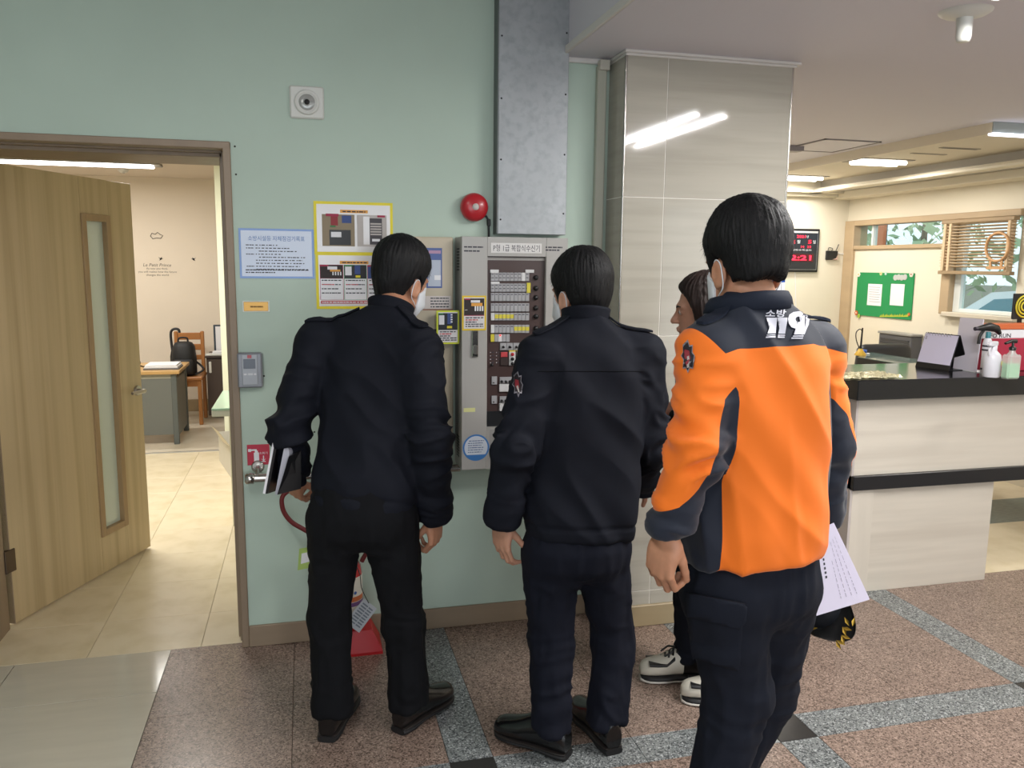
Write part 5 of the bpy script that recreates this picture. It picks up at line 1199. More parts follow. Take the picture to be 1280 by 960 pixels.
class Field:
    def __init__(s, lo, hi, h, zones=((), (), ())):
        s.ax = [axis_pts(lo[i], hi[i], h, zones[i]) for i in range(3)]; s.F = np.full([len(a) for a in s.ax], .25, np.float32)
    def _sub(s, lo, hi, mg):
        sl = []
        for i in range(3):
            a = max(np.searchsorted(s.ax[i], lo[i]-mg)-1, 0); b = min(np.searchsorted(s.ax[i], hi[i]+mg)+1, len(s.ax[i])); sl.append(slice(a, max(b, a)))
        if any(x.stop-x.start < 1 for x in sl): return None, None
        g = np.stack(np.meshgrid(*[s.ax[i][sl[i]] for i in range(3)], indexing='ij'), -1)
        return tuple(sl), g
    def add(s, prim, k=.015, mg=.03):
        fn, lo, hi = prim; sl, g = s._sub(lo, hi, max(mg, k*1.2))
        if sl is not None: s.F[sl] = smin(s.F[sl], fn(g).astype(np.float32), k)
        return s
    def sub(s, prim, k=.01, mg=.02):
        fn, lo, hi = prim; sl, g = s._sub(lo, hi, mg)
        if sl is not None: s.F[sl] = smax(s.F[sl], -fn(g).astype(np.float32), k)
        return s
    def cut(s, fn, k=.01):
        sl, g = s._sub([a[0] for a in s.ax], [a[-1] for a in s.ax], 0); s.F[sl] = smax(s.F[sl], fn(g).astype(np.float32), k); return s
    def mesh(s, relax=2):
        F = s.F; F[0] = F[-1] = .2; F[:, 0] = F[:, -1] = .2; F[:, :, 0] = F[:, :, -1] = .2
        S = F < 0; nx, ny, nz = F.shape
        cnt = np.zeros((nx-1, ny-1, nz-1), np.int8)
        offs = [(i, j, k) for i in (0, 1) for j in (0, 1) for k in (0, 1)]
        for i, j, k in offs: cnt += S[i:nx-1+i, j:ny-1+j, k:nz-1+k]
        act = (cnt > 0) & (cnt < 8); idx = np.argwhere(act); vid = np.full(act.shape, -1, np.int64); vid[act] = np.arange(len(idx))
        pos = np.zeros((len(idx), 3)); num = np.zeros(len(idx))
        for o1 in offs:
            for a in range(3):
                if o1[a] == 1: continue
                o2 = list(o1); o2[a] = 1; I1 = idx+np.array(o1); I2 = idx+np.array(o2)
                f1 = F[I1[:, 0], I1[:, 1], I1[:, 2]]; f2 = F[I2[:, 0], I2[:, 1], I2[:, 2]]; m = (f1 < 0) != (f2 < 0)
                t = np.where(m, f1/np.where(f1 == f2, 1, f1-f2), 0); pt = I1.astype(float); pt[:, a] += t; pos += pt*m[:, None]; num += m
        pos /= num[:, None]
        V = np.stack([np.interp(pos[:, i], np.arange(len(s.ax[i])), s.ax[i]) for i in range(3)], 1)
        Q = []
        for a in range(3):
            b, c = (a+1) % 3, (a+2) % 3
            A = np.take(S, range(0, F.shape[a]-1), a); B = np.take(S, range(1, F.shape[a]), a); e = np.argwhere(A != B)
            e = e[(e[:, b] > 0) & (e[:, c] > 0) & (e[:, b] < F.shape[b]-1) & (e[:, c] < F.shape[c]-1)]
            def g(db, dc): q = e.copy(); q[:, b] += db; q[:, c] += dc; return vid[q[:, 0], q[:, 1], q[:, 2]]
            quad = np.stack([g(-1, -1), g(0, -1), g(0, 0), g(-1, 0)], 1); ins = S[e[:, 0], e[:, 1], e[:, 2]]
            quad[~ins] = quad[~ins][:, ::-1]; Q.append(quad)
        Q = np.concatenate(Q); Q = Q[(Q >= 0).all(1)]
        for _ in range(relax): V = V+.5*(laplace(V, Q)-V)
        return V, Q
def laplace(V, Q):
    acc = np.zeros_like(V); n = np.zeros(len(V))
    for i in range(4):
        a, b = Q[:, i], Q[:, (i+1) % 4]
        for c in range(3): acc[:, c] += np.bincount(a, V[b, c], len(V))+np.bincount(b, V[a, c], len(V))
        n += np.bincount(a, minlength=len(V))+np.bincount(b, minlength=len(V))
    return acc/np.maximum(n, 1)[:, None]
def normals(V, Q):
    n = np.cross(V[Q[:, 2]]-V[Q[:, 0]], V[Q[:, 3]]-V[Q[:, 1]]); N = np.zeros_like(V)
    for i in range(4):
        for c in range(3): N[:, c] += np.bincount(Q[:, i], n[:, c], len(V))
    return N/(np.linalg.norm(N, axis=1, keepdims=True)+1e-12)
def vnoise(p, seed=0):
    p = np.asarray(p, float); i = np.floor(p).astype(np.int64); f = p-i; f = f*f*(3-2*f); out = 0
    for dx in (0, 1):
        for dy in (0, 1):
            for dz in (0, 1):
                h = (i[:, 0]+dx)*73856093 ^ (i[:, 1]+dy)*19349663 ^ (i[:, 2]+dz)*83492791 ^ (seed*2654435761 & 0x7fffffff)
                h = (h ^ (h >> 13))*1274126177 & 0xffffffff; h = (h ^ (h >> 16)) & 0xffff
                out = out+(h/65535.)*np.where(dx, f[:, 0], 1-f[:, 0])*np.where(dy, f[:, 1], 1-f[:, 1])*np.where(dz, f[:, 2], 1-f[:, 2])
    return out*2-1
def ridge(n): return 1-2*np.abs(n)
def make(name, V, Q, m, parent, attrs=None):
    loc = np.zeros(3)
    me = bpy.data.meshes.new(name); me.vertices.add(len(V)); me.vertices.foreach_set('co', np.ascontiguousarray(V, np.float32).ravel())
    me.loops.add(len(Q)*4); me.loops.foreach_set('vertex_index', np.ascontiguousarray(Q, np.int32).ravel()); me.polygons.add(len(Q))
    me.polygons.foreach_set('loop_start', np.arange(0, len(Q)*4, 4, dtype=np.int32)); me.update(calc_edges=True); me.validate()
    me.polygons.foreach_set('use_smooth', np.ones(len(me.polygons), bool))
    for k, v in (attrs or {}).items():
        a = me.attributes.new(k, 'FLOAT', 'POINT'); a.data.foreach_set('value', np.asarray(v, np.float32))
    return link(name, me, m, parent)
def frame(yaw, pitch=0.0, roll=0.0):
    """columns: right, forward, up. yaw clockwise from +Y, pitch up positive, roll to the right positive (degrees)"""
    a, p, r = map(math.radians, (yaw, pitch, roll))
    f = np.array([math.sin(a)*math.cos(p), math.cos(a)*math.cos(p), math.sin(p)]); rt = np.array([math.cos(a), -math.sin(a), 0]); up = np.cross(rt, f)
    return np.stack([math.cos(r)*rt-math.sin(r)*up, f, math.sin(r)*rt+math.cos(r)*up], 1)
def loc_prim(prim, o, R):
    """move a primitive given in a local frame to the world"""
    fn, lo, hi = prim; o = np.asarray(o, float)
    C = np.array([[x, y, z] for x in (lo[0], hi[0]) for y in (lo[1], hi[1]) for z in (lo[2], hi[2])]) @ R.T+o
    return (lambda p: fn((p-o) @ R)), C.min(0), C.max(0)
def polysd(y, z, pts):
    """signed distance to a 2-D polygon (negative inside)"""
    d = np.full(y.shape, 1e9); s = np.ones(y.shape); n = len(pts)
    for i in range(n):
        ax_, az = pts[i]; bx2, bz2 = pts[i-1]; ex_, ez = bx2-ax_, bz2-az; wx, wz_ = y-ax_, z-az
        t = np.clip((wx*ex_+wz_*ez)/(ex_*ex_+ez*ez), 0, 1); d = np.minimum(d, (wx-ex_*t)**2+(wz_-ez*t)**2)
        c1, c2, c3 = z >= az, z < bz2, ex_*wz_ > ez*wx
        s = np.where((c1 & c2 & c3) | (~c1 & ~c2 & ~c3), -s, s)
    return s*np.sqrt(d)

# ---- head (local: x right, y forward, z up; origin mid-head between the ears)
def head_prims(sc=1.0, fem=False):
    A = []
    def E(c, r, k=.02, R=None): A.append(('add', el(np.array(c)*sc, np.array(r)*sc, R), k))
    E((0, -.012, .040), (.075, .096, .082)); E((0, .030, -.028), (.062, .068, .088), .03); E((0, .050, -.082), (.040, .042, .034), .03)
    E((0, .020, -.070), (.056, .052, .045), .03)
    E((0, .082, .022), (.050, .018, .012), .02)
    A.append(('sub', el(np.array((.031, .102, .004))*sc, np.array((.017, .016, .011))*sc), .012)); A.append(('sub', el(np.array((-.031, .102, .004))*sc, np.array((.017, .016, .011))*sc), .012))
    for s in (-1, 1): E((s*.030, .083, .003), (.013, .012, .010), .004)
    A.append(('add', rc(np.array((0, .094, .010))*sc, np.array((0, .117, -.028))*sc, .007*sc, .0115*sc), .010))
    for s in (-1, 1): E((s*.011, .106, -.033), (.008, .010, .007), .006)
    E((0, .100, -.056), (.022, .010, .005), .006); E((0, .099, -.066), (.020, .010, .006), .005); E((0, .093, -.096), (.018, .014, .012), .015)
    for s in (-1, 1):
        Re = frame(s*22, 0, 0); E((s*.077, -.010, -.022), (.0075, .021, .034), .005, Re); A.append(('sub', el(np.array((s*.087, -.004, -.020))*sc, np.array((.006, .010, .017))*sc, Re), .004)); E((s*.075, .000, -.050), (.006, .009, .009), .005)
    return A
NECK = ((0, -.018, -.070), (0, -.050, -.205))
HAIR_M = [(.115, .076), (.085, .062), (.058, .052), (.040, .026), (.032, -.010), (.030, -.034), (.012, -.034), (.010, .000), (-.008, .016), (-.030, .004), (-.038, -.040), (-.054, -.085), (-.075, -.100), (-.16, -.085), (-.16, .17), (.14, .17)]
def hair_poly(nape): return [(y, z) if z > -.08 else (y, z+.100+nape) for y, z in HAIR_M]
def build_hair(name, o, R, sc, m, parent, seed, puff=1.0, nape=-.088):
    f = Field((-.13*sc, -.15*sc, -.13*sc), (.13*sc, .14*sc, .16*sc), .0036)
    t = .017*puff
    for op, pr_, k in head_prims(sc)[:4]: f.add(pr_, k, .05)
    f.add(rc(np.array(NECK[0])*sc, np.array((0, -.036, -.14))*sc, .053*sc, .057*sc), .02, .05); f.add(el(np.array((0, -.020, .052))*sc, np.array((.070, .090, .082))*sc), .03, .05); f.add(el(np.array((0, -.028, -.016))*sc, np.array((.064, .078, .076))*sc), .03, .05)
    zz = f.ax[2]/sc; f.F -= (np.interp(zz, [-.10, -.07, -.03, .01, .05, .10, .14], [.002, .004, .007, .010, .012, .016, .019])*puff*sc).astype(np.float32)[None, None, :]
    f.cut(lambda p: polysd(p[..., 1]/sc, p[..., 2]/sc+.018*np.abs(p[..., 0]/sc/.075)**2*(p[..., 1] < -.03*sc), hair_poly(nape))*sc, .014)
    V, Q = f.mesh(1); N = normals(V, Q)
    q0 = np.arctan2(V[:, 0], -(V[:, 1]+.0)); d = .0018*ridge(vnoise(np.stack([q0*26, V[:, 2]*22, V[:, 1]*10], 1), seed))+.002*vnoise(V*np.array((40, 28, 22)), seed+1)
    # whorl-like tufts along the crown
    q = np.arctan2(V[:, 0], V[:, 1]+.05); d += .0022*ridge(vnoise(np.stack([q*20, V[:, 2]*10, V[:, 1]*6], 1), seed+2))*np.clip((V[:, 2]-.02)/.05, 0, 1)
    V = V+N*d[:, None]
    return make(name, V @ R.T+o, Q, m, parent)
def strands(name, o, R, sc, m, parent, seed, n=900, puff=1.0, nape=-.068):
    """short hairs standing a little off the hair surface"""
    r = random.Random(seed); mb = MB(); t = .017*puff
    rad = np.array((.075+t*.70, .096+t*.85, .092+t))*sc; c = np.array((0, -.012, .040))*sc; tip = np.array((0, -.05, .11))*sc
    for _ in range(n):
        z = r.uniform(-.05, 1); q = r.uniform(0, 2*math.pi); s = math.sqrt(max(0, 1-z*z)); p = c+rad*np.array((s*math.cos(q), s*math.sin(q), z))
        if polysd(np.array([p[1]/sc]), np.array([p[2]/sc]), hair_poly(nape))[0] > -.016: continue
        nn = nrm((p-c)/rad**2); tg = p-tip; tg = nrm(tg-nn*(tg @ nn)); tg = nrm(tg+.6*np.cross(nn, tg)*r.uniform(-1, 1)); L = r.uniform(.018, .042)
        sd = np.cross(nn, tg)*.0010; a = p-nn*.003; b = p+nn*.0030+tg*L*.5; e_ = p+nn*(r.uniform(-.004, .0045) if r.random() < .85 else r.uniform(.004, .011))+tg*L
        mb.add([v @ R.T+o for v in (a-sd, a+sd, b+sd*.8, b-sd*.8, e_)], [(0, 1, 2, 3), (3, 2, 4)], True)
    ob = mb.build(name, m, parent); ob['kind'] = 'stuff'; return ob

# ---- hand (local: x thumb side, y back of the hand, z up the arm; wrist at the origin)
def hand_prims(curl, spread=.02, thumb=(.75, -.45, -.62), tb=.5, sc=1.0):
    A = []
    A.append((rc((0, 0, .05), (0, 0, .0), .029, .026), .012)); A.append((el((0.000, .001, -.048), (.041, .0165, .052)), .012)); A.append((el((.024, -.006, -.032), (.018, .016, .030)), .010)); A.append((el((-.020, -.006, -.040), (.018, .014, .034)), .010))
    bx_ = (.029, .010, -.010, -.028); bz_ = (-.090, -.096, -.092, -.082); Ls = ((.043, .025, .020), (.047, .029, .021), (.044, .027, .020), (.034, .020, .018)); rr = (.0092, .0095, .0090, .0080)
    for i in range(4):
        p = np.array((bx_[i], .002, bz_[i])); ang = 0.0; c = curl[i] if isinstance(curl[0], (tuple, list)) else curl
        A.append((rc((bx_[i]*.8, .003, -.045), p, .011, rr[i]*1.12), .008))
        for j in range(3):
            ang += c[j]; d = np.array((math.sin(spread*(1.5-i)), -math.sin(ang), -math.cos(ang))); d = nrm(d); q = p+d*Ls[i][j]
            A.append((rc(p, q, rr[i]*(1-.08*j), rr[i]*(1-.08*(j+1))), .0035)); p = q
    p = np.array((.026, -.010, -.022)); d = nrm(thumb)
    for j, (L, r_) in enumerate(((.040, .0125), (.030, .0105), (.024, .0095))):
        q = p+d*L; A.append((rc(p, q, r_, r_*.9), .006 if j == 0 else .0035)); p = q; d = nrm(d+np.array((-tb*.45, -tb*.5, -.15)))
    return [((lambda pr: (lambda p_, fn=pr[0]: fn(p_/sc)*sc, np.asarray(pr[1])*sc, np.asarray(pr[2])*sc))(pr), k*sc) for pr, k in A]
def hand_frame(wrist_dir, dorsal, left):
    """z up the arm, y dorsal, x towards the thumb (mirrored hands use a reflected frame)"""
    z = -nrm(wrist_dir); y = nrm(np.asarray(dorsal, float)-z*(np.asarray(dorsal, float) @ z)); x = np.cross(y, z)
    return np.stack([x, y, z], 1)

# ---- skin and cloth
def skin_mat(name, c):
    m = mat(name, c, .5, noise=(60, .06, (1, 1, 1)), bump=(500, .08, (1, 1, 1))); b = m.node_tree.nodes['Principled BSDF']
    b.inputs['Subsurface Weight'].default_value = .12; b.inputs['Subsurface Radius'].default_value = (.012, .005, .003); b.inputs['Subsurface Scale'].default_value = .5
    return m
def cloth_mat(name, c, rough=.8, sheen=.0, w=900): return mat(name, c, rough, spec=.22, bump=(w, .25, (1, 1, 1)), noise=(25, .08, (1, 1, 1)))
def hair_mat(name, c): return mat(name, c, .58, spec=.30, noise=(90, .2, (1, .5, .3)), bump=(260, .5, (2.4, .35, .3)), bdist=.003)
M_skin = skin_mat('skin_warm', '#b98568'); M_skin2 = skin_mat('skin_light', '#c4937a')
M_hair = hair_mat('hair_black', '#0e0e10'); M_hairb = hair_mat('hair_dark_brown', '#2a1f1c')
M_nj = cloth_mat('navy_jacket', '#0e111b'); M_nj2 = cloth_mat('navy_jacket_dark', '#12151f'); M_bt = cloth_mat('black_trousers', '#0b0c10', .9, .1); M_nt = cloth_mat('navy_trousers', '#10131f', .85, .2); M_ct = cloth_mat('cargo_trousers', '#131722', .85, .2)
M_leather = mat('shoe_leather', '#0d0d0f', .22, coat=.4); M_solek = mat('shoe_sole', '#151416', .6)
M_mask = mat('mask_white', '#dfe3e8', .7, bump=(300, .15, (1, 1, 1)))

def shoe(parent, heel, yaw, L=.285, w=.092, lift=0.0, sneaker=False):
    """shoe with its heel at `heel`, toe towards yaw"""
    R = frame(yaw); o = np.array([heel[0], heel[1], lift])
    def ring(y, w2, h, z0, n=18, tw=.55):
        out = []
        for k in range(n):
            q = 2*math.pi*k/n; c_, s_ = math.cos(q), math.sin(q); ww = w2*(1-(1-tw)*max(0, (s_+.1)/1.1)**1.6)
            out.append(np.array((ww*math.copysign(abs(c_)**.7, c_), y, z0+h*(.5+.5*math.copysign(abs(s_)**.75, s_)))))
        return out
    def skin_loft(rows, n=18):
        m = MB(); vs = [v @ R.T+o for r in rows for v in r]; fs = [(i*n+k, i*n+(k+1) % n, (i+1)*n+(k+1) % n, (i+1)*n+k) for i in range(len(rows)-1) for k in range(n)]
        m.add(vs, fs, True); m.add(vs[:n], [tuple(range(n))], True); m.add(vs[-n:], [tuple(range(n))[::-1]], True); return m
    h0 = .118 if not sneaker else .115; s0 = .022 if not sneaker else .03; W2 = w/2
    ys = ((.0, .62, .72), (.012, .74, .92), (.05, .82, 1.0), (.10, .80, .98), (.14, .84, .86), (.175, .96, .72), (.215, 1.0, .60), (.25, .92, .53), (.272, .70, .45), (.284, .40, .30))
    u = skin_loft([ring(y*L/.285, W2*a, h0*b, s0*.8) for y, a, b in ys]).build('shoe', M_leather if not sneaker else mat('sneaker_white', '#cfcabc', .6, bump=(200, .2, (1, 1, 1))), parent)
    sl = MB(); rows = [ring((y-.003)*L/.285, (W2+.004)*a, s0*(1.0 if (y < .085 or sneaker) else .62), (0 if (y < .085 or sneaker) else s0*.38), tw=1.0) for y, a, b in ys]
    skin_loft(rows).build('sole', M_solek if not sneaker else mat('sole_black', '#1a1a1c', .6), u)
    if sneaker:
        skin_loft([ring(y*L/.285, (W2+.006)*a, s0*.55, .0, tw=1.0) for y, a, b in ys[2:]]).build('sole_edge', mat('sole_white', '#d2cdc4', .6), u)
        m = MB()
        for k in range(5):
            y = (.125+.018*k)*L/.285; z = s0*.8+h0*(.93-.085*k); m.tube([np.array(v) @ R.T+o for v in ((-W2*.55, y+.004, z-.012), (0, y-.004, z+.006), (W2*.55, y+.004, z-.012))], .0042, 6)
        m.tube([np.array(v) @ R.T+o for v in ((0, .12, h0*.9+.03), (.03, .14, h0*.8+.03), (.02, .17, h0*.65+.03))], .004, 6); m.tube([np.array(v) @ R.T+o for v in ((0, .12, h0*.9+.03), (-.03, .14, h0*.8+.03), (-.025, .165, h0*.66+.03))], .004, 6)
        m.build('laces', M_black, u)
        for s in (-1, 1): skin_loft([[np.array(v) for v in ring(y*L/.285, W2*a*1.03, h0*.16, s0+h0*(.30 if i else .5), tw=1.0)] for i, (y, a, b) in enumerate(ys[4:8])]).build('side_stripe', M_black, u) if s == 1 else None
        skin_loft([ring(y*L/.285, W2*a*1.03, h0*1.03*b, s0*.8) for y, a, b in ys[:4]]).build('heel_collar', M_black, u)
    else:
        skin_loft([ring(y*L/.285, (W2+.002)*a*1.01, .006, s0*.9, tw=1.0) for y, a, b in ys]).build('welt', mat('welt', '#2b2624', .5), u)
    return u
def bvh_of(obs):
    vs = []; fs = []
    for ob in obs:
        o = len(vs); vs += [tuple(v.co) for v in ob.data.vertices]; fs += [tuple(i+o for i in p.vertices) for p in ob.data.polygons]
    return BVHTree.FromPolygons(vs, fs)
def hit(bv, o, d):
    h, n, i, t = bv.ray_cast(Vector(o), Vector(d)); return (np.array(h), np.array(n)) if h is not None else (None, None)
def decal(bv, name, polys, m, parent, off=.002, cut=3.0):
    """thin printed shape lying on a garment; polys given as picture outlines of the mark on the cloth"""
    bm = bmesh.new()
    for pl in polys:
        if isinstance(pl, tuple): vs, fs = pl
        else: vs, fs = pl, [tuple(range(len(pl)))]
        bvv = [bm.verts.new((x, y, 0)) for x, y in vs]
        for f in fs:
            try: bm.faces.new([bvv[i] for i in f])
            except ValueError: pass
    bmesh.ops.triangulate(bm, faces=bm.faces[:])
    xs = [v.co.x for v in bm.verts]; ys = [v.co.y for v in bm.verts]
    for a, lo, hi in ((0, min(xs), max(xs)), (1, min(ys), max(ys))):
        c = lo+cut
        while c < hi:
            co = [0, 0, 0]; no = [0, 0, 0]; co[a] = c; no[a] = 1; bmesh.ops.bisect_plane(bm, geom=bm.verts[:]+bm.edges[:]+bm.faces[:], plane_co=co, plane_no=no); c += cut
    V = []; last = None
    for v in bm.verts:
        d = ray(v.co.x, v.co.y); h, n = hit(bv, EYE, d)
        if h is None: h, n = (last if last is not None else (EYE+d*2, -d))
        n = n if n @ d < 0 else -n; last = (h, n); V.append(h+n*off)
    bm.verts.index_update(); me = MB(); me.add(V, [tuple(v.index for v in f.verts) for f in bm.faces], True); bm.free()
    return me.build(name, m, parent)
def strap(bv, name, path, width, m, parent, off=.004, thick=.006, n=14, d=(0, 0, -1)):
    """cloth strap (epaulette) draped over a garment along path, looking along d"""
    pts = smooth(path, 5); rows = []
    for i, p in enumerate(pts):
        t = nrm(pts[min(i+1, len(pts)-1)]-pts[max(i-1, 0)]); s = nrm(np.cross(t, d)); w_ = width*(1 if i < len(pts)-3 else (1, .85, .5)[i-len(pts)+3]); row = []
        for k in (-1, -.5, 0, .5, 1):
            h, nn = hit(bv, p+s*w_*.5*k-np.array(d)*.2, d)
            row.append(h+np.array((0, 0, off)) if h is not None else p+s*w_*.5*k)
        rows.append(row)
    m_ = MB(); nr = len(rows); vs = [v for r in rows for v in r]+[v+np.array((0, 0, thick)) for r in rows for v in r]; N_ = nr*5; fs = []
    for i in range(nr-1):
        for k in range(4):
            a = i*5+k; fs += [(a, a+5, a+6, a+1), (N_+a, N_+a+1, N_+a+6, N_+a+5)]
        fs += [(i*5, N_+i*5, N_+i*5+5, i*5+5), (i*5+4, i*5+9, N_+i*5+9, N_+i*5+4)]
    fs += [tuple([0, 1, 2, 3, 4]+[N_+4, N_+3, N_+2, N_+1, N_]), tuple([(nr-1)*5+k for k in range(5)][::-1]+[N_+(nr-1)*5+k for k in range(5)])]
    m_.add(vs, fs); return m_.build(name, m, parent)
def collar(parent, base, R, rx, ry, h, m, lean=.0, flare=.006, thick=.007, fold=False):
    """stand collar: a ring round the neck, open a little in front"""
    mb = MB(); n = 40; rows = []
    prof = [(0, 0.0), (.002, .5), (flare*.3, .85), (flare*.6, 1.0), (flare*.6-thick, 1.0), (-thick, .4), (-thick, .0)] if not fold else [(0, .0), (.0, .6), (.004, .98), (.012, 1.0), (.020, .7), (.026, .15), (.020, .12), (.012, .6), (-thick, 1.0), (-thick, 0)]
    for dr, hz_ in prof:
        row = []
        for k in range(n+1):
            q = math.pi/2+.30+(2*math.pi-.60)*k/n; fr_ = .5+.5*math.sin(q); p = np.array(((rx+dr)*math.cos(q), (ry+dr)*math.sin(q)+lean*hz_, h*hz_*(1-.25*fr_)-.012*fr_)); row.append(base+R @ p)
        rows.append(row)
    vs = [v for r in rows for v in r]; N_ = n+1; L_ = len(rows)
    fs = [(i*N_+k, ((i+1) % L_)*N_+k, ((i+1) % L_)*N_+k+1, i*N_+k+1) for i in range(L_) for k in range(n)]
    fs += [tuple(i*N_ for i in range(L_)), tuple(i*N_+n for i in range(L_))[::-1]]
    mb.add(vs, fs, True); return mb.build('collar', m, parent)

def person(S):
    """S: dictionary of joints (world points) and sizes"""
    feet = S['feet']; root = thing('person', S['label'], 'person', tuple(np.mean(feet, 0)*np.array((1, 1, 0))))
    HR = frame(*S['head_rot']); HC = S['head']; sc = S.get('head_scale', 1.0)
    nk0 = HC+HR @ (np.array(NECK[0])*sc); nk1 = S['neck']
    # ---------------- body (skin): one continuous mesh
    J = S; zones = [[], [], []]
    def zone(c, r, h):
        for i in range(3): zones[i].append((c[i]-r, c[i]+r, h))
    zone(HC+np.array((0, 0, -.02)), .145, .0042)
    for w_, hd in S['hands']: zone(w_+nrm(hd['dir'])*.07, .085, .0032)
    allp = [HC+.15, HC-.15, nk1]+[J[k] for k in ('hipL', 'hipR', 'kneeL', 'kneeR', 'ankL', 'ankR', 'shL', 'shR', 'elL', 'elR')]+[w_+nrm(hd['dir'])*.2 for w_, hd in S['hands']]+[w_ for w_, hd in S['hands']]
    lo = np.min(allp, 0)-.12; hi = np.max(allp, 0)+.12
    f = Field(lo, hi, .015, zones)
    TR = S['torsoR']; mid = (J['hipL']+J['hipR'])/2
    f.add(rc(mid+TR[:, 2]*.06, nk1-TR[:, 2]*.18, .09, .11), .04); f.add(rc(nk1-TR[:, 2]*.12, nk1-TR[:, 2]*.03, .09, .05), .04)
    for s in 'LR':
        f.add(rc(J['sh'+s], nk1-TR[:, 2]*.06, .045, .045), .03); f.add(rc(J['sh'+s], J['el'+s], .040, .034), .02); f.add(rc(J['hip'+s], J['knee'+s], .055, .045), .02); f.add(rc(J['knee'+s], J['ank'+s], .042, .034), .02)
    for w_, hd in S['hands']:
        e_ = J['elL'] if hd['left'] else J['elR']; f.add(rc(e_, w_, .034, .026), .015)
    f.add(rc(nk0, nk1, .053*sc, .060*sc), .02)
    for op, pr_, k in head_prims(sc):
        pr_ = loc_prim(pr_, HC, HR); (f.add if op == 'add' else f.sub)(pr_, k*sc)
    for w_, hd in S['hands']:
        hf = hand_frame(hd['dir'], hd['dorsal'], hd['left'])
        if hd['left']: hf = hf*np.array((-1, 1, 1))
        for pr_, k in hand_prims(hd['curl'], hd.get('spread', .02), hd.get('thumb', (.75, -.45, -.62)), hd.get('tb', .5), hd.get('sc', 1.0)): f.add(loc_prim(pr_, w_, hf), k, .012)
    V, Q = f.mesh(2); make('body', V, Q, S.get('skin', M_skin), root)
    # eyes, brows
    for s in (-1, 1):
        c = HC+HR @ (np.array((s*.030, .0835, .003))*sc); m = MB(); m.lathe([(0, -.0115), (.008, -.008), (.0115, 0), (.008, .008), (0, .0115)], (0, 0, 0), 'z', 12); m.v = [tuple(HR @ (np.array(v)*sc)+c+HR[:, 1]*.0006) for v in m.v]; e_ = m.build('eye', mat('eye_white', '#d8d4cc', .25), root)
        m = MB(); m.lathe([(.0055, .0), (.004, .002), (0, .0026)][::-1], (0, 0, 0), 'y', 12); m.v = [tuple(HR @ (np.array(v)*sc)+c+HR[:, 1]*.0106*sc) for v in m.v]; m.build('iris', mat('iris', '#1c1412', .2), e_)
        MB().tube([HC+HR @ (np.array(v)*sc) for v in ((s*.014, .099, .021), (s*.030, .097, .026), (s*.048, .086, .022))], [.0030, .0036, .0020], 8).build('eyebrow', S['hair_mat'], root)
    # ---------------- hair
    if S.get('long_hair'):
        f = Field((-.15*sc, -.17*sc, -.26*sc), (.15*sc, .15*sc, .16*sc), .0042); t_ = .020
        f.add(el(np.array((0, -.012, .040))*sc, np.array((.075+t_, .096+t_, .082+t_))*sc), .02); f.add(el(np.array((0, -.030, -.07))*sc, np.array((.098, .088, .15))*sc), .04)
        for s in (-1, 1): f.add(rc(np.array((s*.078, .015, .02))*sc, np.array((s*.080, .018, -.16))*sc, .022*sc, .020*sc), .03)
        pl = [(.105, .17), (.105, .112), (.086, .094), (.064, .062), (.042, -.005), (.034, -.08), (.030, -.165), (.0, -.205), (-.14, -.20), (-.16, .17)]
        f.cut(lambda p: polysd(p[..., 1]/sc, p[..., 2]/sc, pl)*sc, .012)
        V, Q = f.mesh(2); N = normals(V, Q); q = np.arctan2(V[:, 0], V[:, 1]+.03)
        V = V+N*(.004*ridge(vnoise(np.stack([q*16, V[:, 2]*6, V[:, 1]*6], 1), 5))+.003*vnoise(np.stack([q*40, V[:, 2]*10, V[:, 1]*20], 1), 6))[:, None]
        hair = make('hair', V @ HR.T+HC, Q, S['hair_mat'], root)
    else:
        hair = build_hair('hair', HC, HR, sc, S['hair_mat'], root, S['seed'], S.get('puff', 1.0), S.get('nape', -.078)); strands('loose_hair', HC, HR, sc, S['hair_mat'], hair, S['seed'], 4500, S.get('puff', 1.0), S.get('nape', -.078))
    # ---------------- mask
    if S.get('mask'):
        f = Field((-.10*sc, -.02*sc, -.15*sc), (.10*sc, .16*sc, .05*sc), .0036)
        for op, pr_, k in head_prims(sc)[:5]: 
            if op == 'add': f.add(pr_, k)
        f.add(rc(np.array((0, .100, -.010))*sc, np.array((0, .112, -.060))*sc, .016*sc, .020*sc), .03); f.F -= .007
        pl = [(.16, .010), (.098, .002), (.060, -.016), (.026, -.036), (.026, -.075), (.040, -.112), (.075, -.130), (.16, -.13)]
        f.cut(lambda p: polysd(p[..., 1]/sc, p[..., 2]/sc, pl)*sc, .004); V, Q = f.mesh(1); mk = make('mask', V @ HR.T+HC, Q, M_mask, root)
        for s in (-1, 1):
            pts = [(s*.066, .030, -.040), (s*.078, .012, -.016), (s*.082, -.006, .008), (s*.082, -.024, -.002), (s*.080, -.028, -.030), (s*.074, -.018, -.056), (s*.070, .006, -.070), (s*.064, .030, -.084)]
            MB().tube([HC+HR @ (np.array(v)*sc) for v in smooth(pts, 5)], .0015, 8).build('ear_loop', M_mask, mk)
    # ---------------- trousers
    G = S['leg_r']; f = Field(np.min([J['hipL'], J['hipR'], J['kneeL'], J['kneeR'], J['ankL'], J['ankR']], 0)-.19, np.max([J['hipL'], J['hipR'], J['kneeL'], J['kneeR'], J['ankL'], J['ankR'], S['hem']], 0)+.19, .0085)
    hem = S['hem']; PR = S['hipR_frame']
    wz_ = hem[2]+.10-mid[2]
    f.add(loft(mid, PR, [(-.075, 0, 0, .10, .075), (-.03, 0, -.010, .140, .112), (.03, 0, -.012, .156, .120), (wz_, 0, 0, .150, .108)]), .03)
